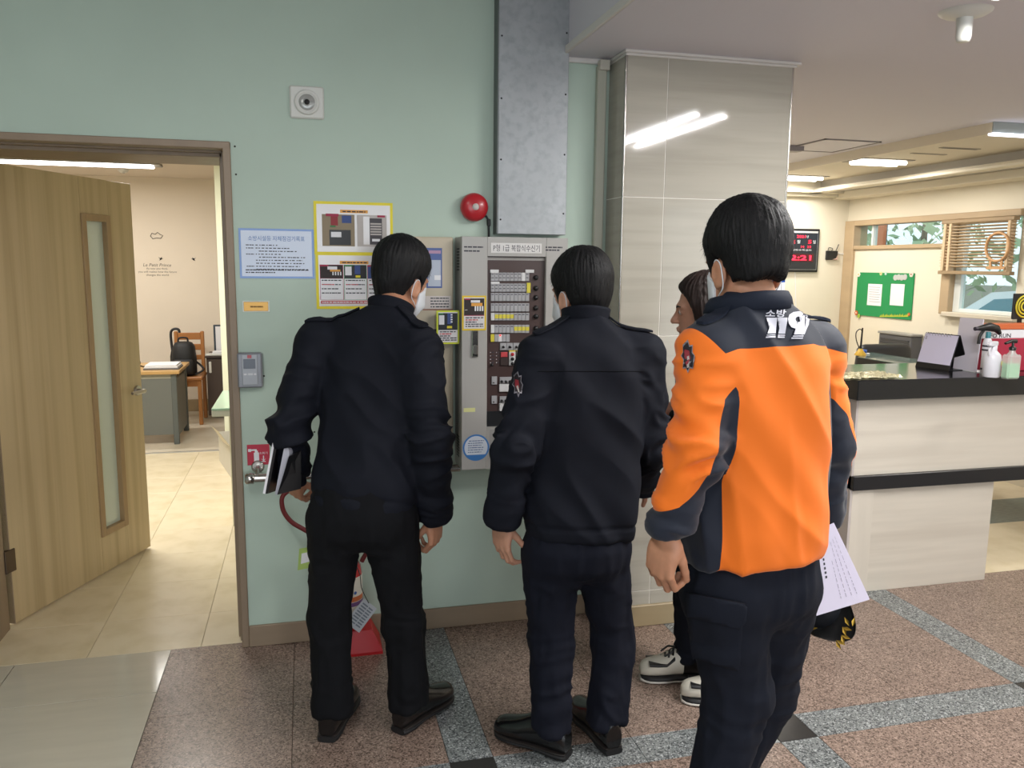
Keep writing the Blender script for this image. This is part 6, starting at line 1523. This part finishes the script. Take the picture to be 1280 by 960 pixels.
    for s in 'LR':
        h_, k_, a_ = J['hip'+s], J['knee'+s], J['ank'+s]
        f.add(rc(h_, k_, G[0], G[1]), .05)
        low = k_+(a_-k_)*1.0; f.add(rc(k_, low, G[1], G[2]), .03)
        f.add(rc(k_+(a_-k_)*.82, a_, G[2]*.9, G[2]*1.04), .02)
    f.cut(lambda p: S['cuff_z']-p[..., 2]+.010*np.sin(p[..., 0]*40), .008)
    V, Q = f.mesh(3); N = normals(V, Q); kz = (J['kneeL'][2]+J['kneeR'][2])/2
    near = np.exp(-((V[:, 2]-kz)/.10)**2)*.8+np.exp(-((V[:, 2]-S['cuff_z']-.05)/.09)**2)+np.exp(-((V[:, 2]-mid[2]+.12)/.08)**2)*.7
    d = near*.0065*ridge(vnoise(V*np.array((9, 9, 26))+vnoise(V*6, 3)[:, None]*1.5, S['seed']+20))+.006*vnoise(V*np.array((12, 12, 5)), S['seed']+21)+.004*ridge(vnoise(V*np.array((30, 30, 8)), S['seed']+22))
    if S.get('crease'):
        for s in 'LR':
            k_, a_, h_ = J['knee'+s], J['ank'+s], J['hip'+s]; ax = np.where((V[:, 2] > k_[2])[:, None], k_+(h_-k_)*np.clip((V[:, 2]-k_[2])/(h_[2]-k_[2]), 0, 1)[:, None], a_+(k_-a_)*np.clip((V[:, 2]-a_[2])/(k_[2]-a_[2]), 0, 1)[:, None])
            r_ = V-ax; q = np.arctan2(r_[:, 0]*math.cos(.75)+r_[:, 1]*math.sin(.75), -(r_[:, 1]*math.cos(.75)-r_[:, 0]*math.sin(.75)))
            d = d+.009*np.exp(-(q/.16)**2)*(np.linalg.norm(r_[:, :2], axis=1) < .11)
    V = V+N*d[:, None]; trousers = make('trousers', V, Q, S['trouser_mat'], root)
    # ---------------- jacket
    f = Field(np.min([J['shL'], J['shR'], J['elL'], J['elR'], S['wrL'], S['wrR'], hem], 0)-.22, np.max([J['shL'], J['shR'], nk1, S['wrL'], S['wrR']], 0)+.17, .0075)
    L_ = np.linalg.norm(nk1-hem); k_ = S['girth']; D = S.get('depth', 1.0)
    tab = [(0, 0, 0, .172*k_, .122*k_*D), (.12*L_, 0, -.003, .181*k_, .130*k_*D), (.35*L_, 0, -.004, .180*k_, .128*k_*D), (.6*L_, 0, -.010, .192*k_, .130*k_*D), (.76*L_, 0, -.016, .186*k_, .122*k_*D), (.87*L_, 0, -.018, .152*k_, .104*k_), (.95*L_, 0, -.012, .104*k_, .086*k_), (1.0*L_, 0, -.002, .074, .074)]
    f.add(loft(hem, TR, tab), .03)
    ar = S['arm_r']
    for s in 'LR': f.add(rc(J['sh'+s], nk1-TR[:, 2]*.055, ar[0]*.92, .058), .05)
    for s in 'LR':
        sh, e_, w_ = J['sh'+s], J['el'+s], S['wr'+s]
        f.add(rc(sh, e_, ar[0], ar[1]), .022); f.add(rc_cut(e_, w_, ar[1], ar[2]), .02)
        f.add(rc_cut(w_+(e_-w_)*.22, w_, ar[2]*1.06, ar[2]*.86), .01)
    V, Q = f.mesh(3); N = normals(V, Q)
    def seg(p, a, b): ba = b-a; t = np.clip(((p-a) @ ba)/(ba @ ba), 0, 1); return t, np.linalg.norm(p-a-t[:, None]*ba, axis=1)
    arm = {}
    tors = (V-hem) @ TR
    dt = np.sqrt((tors[:, 0]/.19)**2+(tors[:, 1]/.13)**2)
    for s in 'LR':
        t1, d1 = seg(V, J['sh'+s], J['el'+s]); t2, d2 = seg(V, J['el'+s], S['wr'+s]); t = np.where(d1 < d2, t1*.5, .5+t2*.5); d_ = np.minimum(d1-ar[0], d2-ar[1]); arm[s] = (t, d_)
    isL = arm['L'][1] < .012; isR = arm['R'][1] < .012
    armw = np.clip(1-np.minimum(np.abs(arm['L'][1]), np.abs(arm['R'][1]))/.03, 0, 1); armw = np.where(np.minimum(arm['L'][1], arm['R'][1]) < 0, 1, armw)
    t = np.where(arm['L'][1] < arm['R'][1], arm['L'][0], arm['R'][0])
    fold = S.get('fold', 1.0)
    da = (.007+.009*np.exp(-((t-.5)/.16)**2)+.004*(t > .8))*ridge(vnoise(V*np.array((8, 8, 24))+vnoise(V*7, 8)[:, None]*1.6, S['seed']+30))
    db = .009*vnoise(V*np.array((9, 9, 4)), S['seed']+31)+.008*ridge(vnoise(V*np.array((10, 10, 7))+np.stack([V[:, 2]*6, 0*V[:, 2], V[:, 0]*5], 1), S['seed']+32))+.004*np.exp(-(tors[:, 2]/.05)**2)*vnoise(V*np.array((24, 24, 8)), S['seed']+33)
    if S.get('vfold'): db = db+S['vfold']*(ridge(vnoise(V*np.array((15, 15, 2.0))+np.stack([V[:, 2]*2.5, 0*V[:, 2], 0*V[:, 2]], 1), S['seed']+40))*np.clip(1.15-tors[:, 2]/.42, 0, 1))
    V = V+N*(fold*(armw*da+(1-armw)*db))[:, None]
    if S.get('hem_groove'):
        g = -.006*np.exp(-((tors[:, 2]-.045)/.006)**2)*(1-armw); V = V+N*g[:, None]
    attrs = {}
    if 'panels' in S: attrs['orange'] = S['panels'](V, tors, arm)
    jacket = make('jacket', V, Q, S['jacket_mat'], root, attrs)
    collar(jacket, nk1-TR[:, 2]*.020+TR[:, 1]*S.get('col_fwd', .008), S.get('colR', TR), S.get('col_r', (.076, .080))[0], S.get('col_r', (.076, .080))[1], S.get('col_h', .065), S.get('collar_mat', S['jacket_mat']), -.004, .008, .008, S.get('fold_collar', False))
    bv = bvh_of([jacket])
    if S.get('epaulettes'):
        for s in 'LR':
            a_, b_ = nk1+(J['sh'+s]-nk1)*.42, nk1+(J['sh'+s]-nk1)*1.18
            strap(bv, 'epaulette', [a_+np.array((0, 0, .05)), (a_+b_)/2+np.array((0, 0, .05)), b_+np.array((0, 0, .05))], .042, S.get('ep_mat', S['jacket_mat']), jacket)
    for s, yw, kw in S['shoes']:
        a_ = J['ank'+s]; a = math.radians(yw); shoe(root, (a_[0]-.060*math.sin(a), a_[1]-.060*math.cos(a)), yw, **kw)
    return root, jacket, trousers, bv
# ------------------------------------------------------------------ the four people
def A3(*a): return np.array(a, float)
GROUP_P = None
# man with folders (nearest the door)
hem = P(452, 640, 2.64); nk = P(487, 392, 2.80)
def torso_frame(hem, nk, yaw):
    up = nrm(nk-hem); r = A3(math.cos(math.radians(yaw)), -math.sin(math.radians(yaw)), 0); r = nrm(r-up*(r @ up)); return np.stack([r, np.cross(up, r), up], 1)
TR1 = torso_frame(hem, nk, 24)
wrL, wrR = P(366, 596, 2.84), P(543, 645, 2.66)
p1, j1, t1_, bv1 = person(dict(label='man in a dark navy jacket holding folders, nearest the open door', seed=1, feet=[A3(.08, 2.68, 0), A3(.34, 2.66, 0)],
    head=P(502, 351, 2.90), head_rot=(46, -14, 4), head_scale=1.0, neck=nk, torsoR=TR1, hem=hem, girth=.98, depth=1.0,
    shL=P(398, 428, 2.82), shR=P(525, 436, 2.64), elL=P(361, 536, 2.74), elR=P(538, 548, 2.55), wrL=wrL, wrR=wrR,
    hands=[(wrR, dict(dir=A3(.02, .05, -1), dorsal=A3(.75, -.65, 0), left=False, curl=(.75, 1.2, .8), thumb=(.32, -.55, -.85), tb=.3, sc=.98)), (wrL, dict(dir=A3(.05, .55, -.75), dorsal=A3(-.6, -.6, -.3), left=True, curl=(.5, .7, .5)))],
    hipL=P(418, 652, 2.66), hipR=P(488, 652, 2.62), kneeL=P(412, 775, 2.69), kneeR=P(504, 780, 2.66), ankL=P(415, 892, 2.67), ankR=P(512, 890, 2.65), hipR_frame=frame(20), leg_r=(.086, .069, .064), cuff_z=.075,
    arm_r=(.070, .062, .054), jacket_mat=M_nj, trouser_mat=M_bt, hair_mat=M_hair, mask=True, epaulettes=True, hem_groove=True, puff=1.15,
    shoes=[('L', 20, {}), ('R', 48, {})], skin=M_skin))

# man in the middle
hem = P(724, 668, 2.44); nk = P(732, 400, 2.50); TR2 = torso_frame(hem, nk, 12)
wrL, wrR = P(627, 652, 2.46), P(800, 606, 2.68)
p2_, j2, t2_, bv2 = person(dict(label='man in a navy jacket and navy trousers standing in front of the grey cabinet', seed=2, feet=[A3(.74, 2.42, 0), A3(.93, 2.42, 0)],
    head=P(725, 368, 2.56), head_rot=(-20, -6, 0), head_scale=1.0, neck=nk, torsoR=TR2, hem=hem, girth=1.02, depth=1.0,
    shL=P(677, 446, 2.46), shR=P(802, 444, 2.44), elL=P(644, 560, 2.40), elR=P(812, 556, 2.44), wrL=wrL, wrR=wrR,
    hands=[(wrL, dict(dir=A3(.06, .12, -1), dorsal=A3(-.85, -.5, 0), left=True, curl=(.35, .55, .4), thumb=(.35, -.5, -.85), tb=.25)), (wrR, dict(dir=A3(-.2, .8, -.3), dorsal=A3(.2, 0, 1), left=False, curl=(.5, .8, .5)))],
    hipL=P(688, 690, 2.45), hipR=P(752, 690, 2.44), kneeL=P(689, 802, 2.46), kneeR=P(766, 802, 2.46), ankL=P(690, 914, 2.385), ankR=P(757, 908, 2.385), hipR_frame=frame(10), leg_r=(.088, .069, .060), crease=True, cuff_z=.085,
    arm_r=(.072, .063, .053), jacket_mat=M_nj2, trouser_mat=M_nt, hair_mat=M_hair, mask=True, epaulettes=True, hem_groove=True, puff=1.05,
    shoes=[('L', -46, dict(L=.275)), ('R', -8, {})], skin=M_skin2))

# man in the orange rescue jacket
hem = P(938, 694, 1.69); nk = P(938, 378, 1.71); TR3 = torso_frame(hem, nk, -2)
wrL, wrR = P(833, 668, 1.62), P(1029, 648, 1.85)
SL, EL, SR, ER = P(883, 442, 1.66), P(872, 562, 1.60), P(1018, 437, 1.76), P(1031, 556, 1.78)
useam = float(((P(914, 600, 1.56)-hem) @ TR3)[0]); wy = float(((P(975, 434, 1.57)-hem) @ TR3)[2])
def panels3(V, tors, arm):
    u, v, w = tors.T
    yoke = wy-w-.25*np.clip(np.abs(u)-.10, 0, 1)+1.6*np.clip(-.135-u, 0, 1)
    tor = np.minimum(np.minimum(yoke, u-useam-.03*np.clip((w-.35)/.2, 0, 1)), .150-u+.5*np.clip(w-.40, 0, 1))
    def armf(s, o, knots):
        t, d = arm[s]; A, B, C_ = (SL, EL, wrL) if s == 'L' else (SR, ER, wrR)
        ax = np.where((t < .5)[:, None], A+(B-A)*(t*2)[:, None], B+(C_-B)*(t*2-1)[:, None]); c = ((V-ax) @ nrm(o))/.062
        return (c-np.interp(t, *zip(*knots)))*.05
    fl = armf('L', A3(-.93, .30, .1), [(0, -1.5), (.12, -1.2), (.25, -.62), (.5, -.50), (.68, -.35), (.80, .1), (.90, .9), (1, 1.6)])
    fr_ = armf('R', A3(.90, .35, 0), [(0, -1.6), (.12, -1.5), (.20, -.6), (.32, .1), (.5, .40), (.68, .5), (.80, .55), (.88, .75), (.95, 1.6), (1, 2)])
    def blend(s): x = np.clip((.022-arm[s][1])/.020, 0, 1); return x*x*(3-2*x)
    bl, br = blend('L'), blend('R')
    out = tor*(1-bl)+fl*bl; out = out*(1-br)+fr_*br
    return np.minimum(out, yoke)
# two-tone cloth: the panel edge follows the sewn seam field
m3 = bpy.data.materials.new('rescue_jacket'); m3.use_nodes = True; nt = m3.node_tree; b = nt.nodes['Principled BSDF']; b.inputs['Roughness'].default_value = .7; b.inputs['Specular IOR Level'].default_value = .3; b.inputs['Sheen Weight'].default_value = .15
at_ = nt.nodes.new('ShaderNodeAttribute'); at_.attribute_name = 'orange'; gt = nt.nodes.new('ShaderNodeMath'); gt.operation = 'GREATER_THAN'; gt.inputs[1].default_value = 0.0; nt.links.new(at_.outputs['Fac'], gt.inputs[0])
mx = nt.nodes.new('ShaderNodeMix'); mx.data_type = 'RGBA'; mx.inputs['A'].default_value = lin('#1d2331'); mx.inputs['B'].default_value = lin('#f0761c'); nt.links.new(gt.outputs[0], mx.inputs['Factor']); nt.links.new(mx.outputs['Result'], b.inputs['Base Color'])
nz = nt.nodes.new('ShaderNodeTexNoise'); nz.inputs['Scale'].default_value = 700; bp = nt.nodes.new('ShaderNodeBump'); bp.inputs['Strength'].default_value = .2; bp.inputs['Distance'].default_value = .001
tc = nt.nodes.new('ShaderNodeTexCoord'); nt.links.new(tc.outputs['Object'], nz.inputs['Vector']); nt.links.new(nz.outputs['Fac'], bp.inputs['Height']); nt.links.new(bp.outputs['Normal'], b.inputs['Normal'])
M_nv = cloth_mat('navy_cloth', '#1d2331', .75, .15)
p3_, j3, t3_, bv3 = person(dict(label='man in an orange and navy rescue jacket with white 119 lettering', seed=3, feet=[A3(.95, 1.70, 0), A3(1.10, 1.80, 0)],
    head=P(931, 331, 1.74), head_rot=(-4, -11, 0), head_scale=1.01, nape=-.048, neck=nk, torsoR=TR3, hem=hem, girth=.97, depth=1.0,
    shL=SL, shR=SR, elL=EL, elR=ER, wrL=wrL, wrR=wrR,
    hands=[(wrL, dict(dir=A3(-.12, .05, -1), dorsal=A3(-.85, -.5, 0), left=True, curl=(.70, 1.2, .8), thumb=(.28, -.45, -.95), tb=.3, sc=1.0)), (wrR, dict(dir=A3(-.05, .1, -1), dorsal=A3(.9, -.25, 0), left=False, curl=(.4, .6, .5)))],
    hipL=P(900, 735, 1.69), hipR=P(972, 733, 1.75), kneeL=P(924, 862, 1.70), kneeR=P(958, 862, 1.84), ankL=A3(.915, 1.70, .09), ankR=A3(1.055, 1.88, .09), hipR_frame=frame(0), leg_r=(.096, .074, .066), cuff_z=.045,
    arm_r=(.066, .058, .044), jacket_mat=m3, trouser_mat=M_ct, hair_mat=M_hair, mask=True, epaulettes=True, ep_mat=M_nv, collar_mat=M_nv, fold_collar=True, panels=panels3, fold=1.0, vfold=.008, puff=1.05, col_h=.048, col_fwd=.012,
    shoes=[('L', -8, {}), ('R', 6, {})], skin=M_skin))

# woman beside the pillar
hem = P(882, 640, 2.66); nk = P(884, 440, 2.66); TR4 = torso_frame(hem, nk, -60)
r4 = TR4[:, 0]
wrL, wrR = P(842, 520, 2.60), P(866, 560, 2.86)
p4_, j4, t4_, bv4 = person(dict(label='woman with long dark hair and sneakers beside the tiled pillar', seed=4, feet=[A3(1.33, 2.73, 0), A3(1.36, 2.52, 0)],
    head=P(881, 387, 2.66), head_rot=(-66, -8, 0), head_scale=.97, neck=nk, torsoR=TR4, hem=hem, girth=.80, depth=1.0,
    shL=nk-r4*.15-A3(0, 0, .07), shR=nk+r4*.15-A3(0, 0, .07), elL=P(862, 552, 2.52), elR=P(880, 560, 2.80), wrL=P(852, 512, 2.58), wrR=wrR,
    hands=[(P(836, 512, 2.62), dict(dir=A3(-.9, .2, .1), dorsal=A3(0, -.6, .8), left=True, curl=(.4, .7, .5), sc=.92)), (wrR, dict(dir=A3(-.8, .3, .1), dorsal=A3(0, .4, .9), left=False, curl=(.4, .7, .5), sc=.92))],
    hipL=P(872, 655, 2.60), hipR=P(878, 655, 2.74), kneeL=P(892, 745, 2.58), kneeR=P(862, 742, 2.74), ankL=P(918, 858, 2.53), ankR=P(862, 822, 2.73), hipR_frame=frame(-60), leg_r=(.076, .060, .050), cuff_z=.085,
    arm_r=(.058, .050, .044), jacket_mat=cloth_mat('black_knit', '#141214', .85, .2), trouser_mat=cloth_mat('dark_jeans', '#12151f', .85, .15), hair_mat=M_hairb, long_hair=True, mask=False, epaulettes=False, fold=.7, col_h=.03, col_r=(.066, .066),
    shoes=[('L', -72, dict(L=.255, w=.09, sneaker=True)), ('R', -78, dict(L=.255, w=.09, sneaker=True))], skin=M_skin2))

# ------------------------------------------------------------------ marks on the garments
def cz_(l): return [(940+x/13.71, 370+y/13.71) for x, y in l]
ones = [cz_(l) for l in ([(235, 380), (418, 380), (415, 420), (388, 650), (248, 650), (280, 560), (300, 400), (235, 398)], [(245, 672), (385, 672), (384, 684), (240, 684)], [(235, 700), (384, 697), (383, 722), (228, 722)],
    [(425, 380), (592, 380), (590, 430), (553, 655), (432, 655), (455, 560), (472, 400), (425, 395)], [(430, 672), (552, 672), (549, 690), (425, 690)], [(425, 702), (547, 702), (540, 725), (422, 725)], [(690, 685), (868, 685), (860, 703), (683, 703)], [(665, 716), (855, 718), (850, 740), (655, 738)])]
outer = cz_([(600, 400), (620, 330), (690, 285), (780, 272), (870, 285), (940, 345), (962, 410), (950, 500), (910, 590), (880, 668), (700, 668), (738, 572), (660, 545), (615, 480)])
hc = np.array(cz_([(775, 410)])[0]); inner = [tuple(hc+np.array((math.cos(math.atan2(y-hc[1], x-hc[0])), math.sin(math.atan2(y-hc[1], x-hc[0]))))*3.6) for x, y in outer]
n9 = len(outer); nine = (outer+inner, [(i, (i+1) % n9, (i+1) % n9+n9, i+n9) for i in range(n9)])
M_refl = mat('reflective_print', '#b9bac6', .4)
decal(bv3, 'lettering', ones+[nine], M_refl, j3, .0035)
mb = text_mb('소방', 1.0, .02); xs_ = [v[0] for v in mb.v]; zs_ = [v[2] for v in mb.v]
q = [(955.5+25*(v[0]-min(xs_))/(max(xs_)-min(xs_))+1.5*(v[2]-min(zs_)), 397.3-9.8*(v[2]-min(zs_))/(max(zs_)-min(zs_))) for v in mb.v]
decal(bv3, 'lettering', [(q, mb.f)], M_refl, j3, .0035)
def badge(bv, parent, cx, cy, w, h, name='badge'):
    def star(s, n=8, inn=.72): return [(cx+w*s*(1 if k % 2 == 0 else inn)*math.sin(math.pi*k/n)/2, cy-h*s*(1 if k % 2 == 0 else inn)*math.cos(math.pi*k/n)/2) for k in range(2*n)]
    o = decal(bv, name, [star(1.0)], mat('badge_rim', '#8d8a92', .5), parent, .004, 4)
    decal(bv, 'badge_field', [star(.86)], mat('badge_navy', '#20181f', .6), parent, .0052, 4)
    decal(bv, 'badge_motif', [[(cx-w*.18, cy-h*.22), (cx+w*.12, cy-h*.18), (cx+w*.2, cy+h*.1), (cx-w*.05, cy+h*.25), (cx-w*.22, cy+h*.05)]], mat('badge_red', '#8f2a36', .6), parent, .006, 4)
    decal(bv, 'badge_motif', [[(cx-w*.05, cy+h*.05), (cx+w*.1, cy+h*.02), (cx+w*.14, cy+h*.3), (cx-w*.0, cy+h*.33)]], mat('badge_pale', '#b9b4b0', .6), parent, .0066, 4)
badge(bv3, j3, 861, 446, 17, 42); badge(bv2, j2, 648, 481, 13, 33)
# cargo pocket on the orange man's trousers
bt3 = bvh_of([t3_])
decal(bt3, 'cargo_pocket', [[(866, 752), (927, 758), (922, 832), (872, 818)]], M_ct, t3_, .007, 6); decal(bt3, 'pocket_flap', [[(864, 740), (930, 752), (928, 772), (921, 779), (866, 764)]], M_ct, t3_, .011, 6)
for o_ in [c_ for c_ in t3_.children]:
    md = o_.modifiers.new('thickness', 'SOLIDIFY'); md.thickness = .012; md.offset = -1
# yoke seam on the middle man's jacket
MB().tube([(lambda h: h[0]+h[1]*.0005)(hit(bv2, EYE, ray(x, 464+.00002*(x-735)**2))) for x in range(672, 812, 7)], .0014, 6, False).build('yoke_seam', M_bt, j2)

# ------------------------------------------------------------------ things in their hands
def slab4(pts, thick, dirn):
    vs = [np.array(p, float) for p in pts]; d = np.asarray(dirn, float)*thick
    return MB().add(vs+[v+d for v in vs], [(0, 1, 2, 3), (7, 6, 5, 4)]+[(i, i+4, (i+1) % 4+4, (i+1) % 4) for i in range(4)])
M_fold = mat('folder_black', '#131315', .35)
t = thing('folder', 'black folder with a white edge held outermost under the arm', 'folder', tuple(P(335, 617, 2.70)))
q = [P(331, 617.5, 2.70), P(345, 613, 2.84), P(358, 546, 2.84), P(343, 553, 2.70)]
slab4(q, .010, (1, .3, 0)).build('cover', M_fold, t)
q = [P(328.5, 617, 2.695), P(331.5, 617.5, 2.70), P(343.5, 553, 2.70), P(340.5, 554, 2.695)]; slab4(q, .012, (.2, 1, 0)).build('page_edge', M_paper, t)
t = thing('folder', 'thick black folder with pale pages held against the jacket', 'folder', tuple(P(348, 618, 2.69)))
q = [P(343.5, 618.5, 2.685), P(347.5, 618, 2.685), P(361.5, 568, 2.685), P(358, 545, 2.685)]; slab4(q, .16, (.35, .94, 0)).build('pages', mat('page_grey', '#a9a9b3', .6), t)
q = [P(357.5, 545.5, 2.70), P(374, 540, 2.78), P(374, 566, 2.78), P(361.5, 571, 2.70)][::-1]; slab4(q, .008, (.2, 1, 0)).build('page_front', M_paper, t)
q = [P(346.5, 618.5, 2.675), P(376, 611, 2.70), P(376, 563, 2.70), P(361, 571, 2.675)]; slab4(q, .006, (.1, 1, 0)).build('cover', M_fold, t)
# papers in the orange man's hand
t = thing('document_papers', 'stack of white printed papers held beside the orange jacket', 'papers', tuple(P(1040, 720, 1.86)))
Yq = 1.765; c4 = [P(997, 777, Yq-.03), P(1087, 749.5, Yq), P(1043, 656, Yq), P(1008, 672, Yq-.03)]
c4[3] = (lambda d, n_: EYE+d*(((c4[0]-EYE) @ n_)/(d @ n_)))(ray(1008, 672), np.cross(c4[1]-c4[0], c4[2]-c4[0]))
nq = nrm(np.cross(c4[1]-c4[0], c4[3]-c4[0])); nq = nq if nq[1] > 0 else -nq
M_pap2 = mat('printed_paper', '#d3cde0', .6)
for k in range(4):
    off = nq*.0022*k+(c4[1]-c4[0])*(.006*k)+(c4[0]-c4[3])*(-.004*k); slab4([c+off for c in c4], .0012, nq).build('sheet', M_pap2, t)
ux_ = c4[1]-c4[0]; uy_ = c4[3]-c4[0]
m = MB(); r = random.Random(4)
def onp(a, b_): return c4[0]+(c4[1]-c4[0])*a*(1-b_)+(c4[2]-c4[3])*a*b_+(c4[3]-c4[0])*b_-nq*.0006
for a in (.62, .70, .78, .86):
    b0 = .12
    while b0 < (.85 if a > .65 else .62):
        L = r.uniform(.02, .06); m.add([onp(a, b0), onp(a+.010, b0), onp(a+.010, b0+L), onp(a, b0+L)], [(0, 1, 2, 3)]); b0 += L+r.uniform(.01, .03)
m.build('small_print', mat('faint_ink', '#a7a2b4', .6), t)
m = MB()
for k in range(5): b0 = .42+.055*k; m.add([onp(.44, b0), onp(.475, b0), onp(.475, b0+.03), onp(.44, b0+.03)], [(0, 1, 2, 3)])
m.build('title_print', M_dark, t)
# cap
t = thing('peaked_cap', 'dark cap with a gold leaf emblem on the brim held below the papers', 'cap', tuple(P(1040, 785, 1.90)))
cc = P(1020, 754, 1.90); vd = nrm(cc-EYE); cr_ = nrm(np.cross(vd, A3(0, 0, 1))); cu_ = np.cross(cr_, vd); CR_ = np.stack([nrm(.80*cr_-.60*cu_-.15*vd), nrm(-.9*vd-.25*cr_+.1*cu_), [0, 0, 0]], 1); CR_[:, 1] = nrm(CR_[:, 1]-CR_[:, 0]*(CR_[:, 0] @ CR_[:, 1])); CR_[:, 2] = np.cross(CR_[:, 0], CR_[:, 1])
# local x: towards the brim tip, y: towards the viewer (top side of the brim), z across
M_cap = cloth_mat('cap_navy', '#0f1218', .7, .15)
m = MB(); vs = []; n, k_ = 24, 8
for i in range(k_+1):
    q = math.pi/2*i/k_
    for j in range(n): a = 2*math.pi*j/n; vs.append(cc+CR_ @ A3(.075*math.cos(a)*math.cos(q)**.7, .050*math.sin(q), .068*math.sin(a)*math.cos(q)**.7))
m.add(vs, [(i*n+j, i*n+(j+1) % n, (i+1)*n+(j+1) % n, (i+1)*n+j) for i in range(k_) for j in range(n)], True); m.add(vs[:n], [tuple(range(n))]); m.build('crown', M_cap, t)
def brim(s): 
    rows = []
    for i in range(7):
        x = .055+.075*i/6
        rows.append([cc+CR_ @ A3(x-.020*(z/.07)**2*(1+i*.35), s+.012+.020*(i/6)-.10*z*z/.07, z*(1-.10*(i/6)**3)) for z in np.linspace(-.072, .072, 13)])
    return rows
top, bot = brim(.006), brim(0.0); vs = [v for r_ in top for v in r_]+[v for r_ in bot for v in r_]; N_ = 91; fs = []
for i in range(6):
    for j in range(12): a = i*13+j; fs += [(a, a+1, a+14, a+13), (N_+a, N_+a+13, N_+a+14, N_+a+1)]
rim = [j for j in range(13)]+[i*13+12 for i in range(1, 7)]+[6*13+j for j in range(11, -1, -1)]+[i*13 for i in range(5, 0, -1)]
fs += [(rim[i], rim[(i+1) % len(rim)], N_+rim[(i+1) % len(rim)], N_+rim[i]) for i in range(len(rim))]
MB().add(vs, fs, True).build('brim', mat('brim_black', '#0b0b0d', .5), t)
M_goldt = mat('gold_thread', '#b8953a', .35, .6)
MB().tube([v+CR_[:, 1]*.003 for v in top[0]], .0028, 6).build('gold_braid', M_goldt, t)
m = MB()
for k, (a, z_, an) in enumerate(((.30, -.022, 0.4), (.36, -.008, -.5), (.44, .002, .5), (.52, .010, -.4), (.58, .022, .6), (.66, .030, -.3), (.72, .040, .3), (.40, -.034, 1.1))):
    i = min(int(a*6), 5); base = top[2+min(i, 3)][6]+CR_ @ A3(0, .0035, z_); d = CR_ @ A3(math.cos(an), 0, math.sin(an)); s2 = CR_ @ A3(-math.sin(an), 0, math.cos(an))
    m.add([base-d*.013, base+s2*.005+CR_[:, 1]*.002, base+d*.013, base-s2*.005+CR_[:, 1]*.002], [(0, 1, 2, 3)])
m.build('gold_leaf_emblem', M_goldt, t)
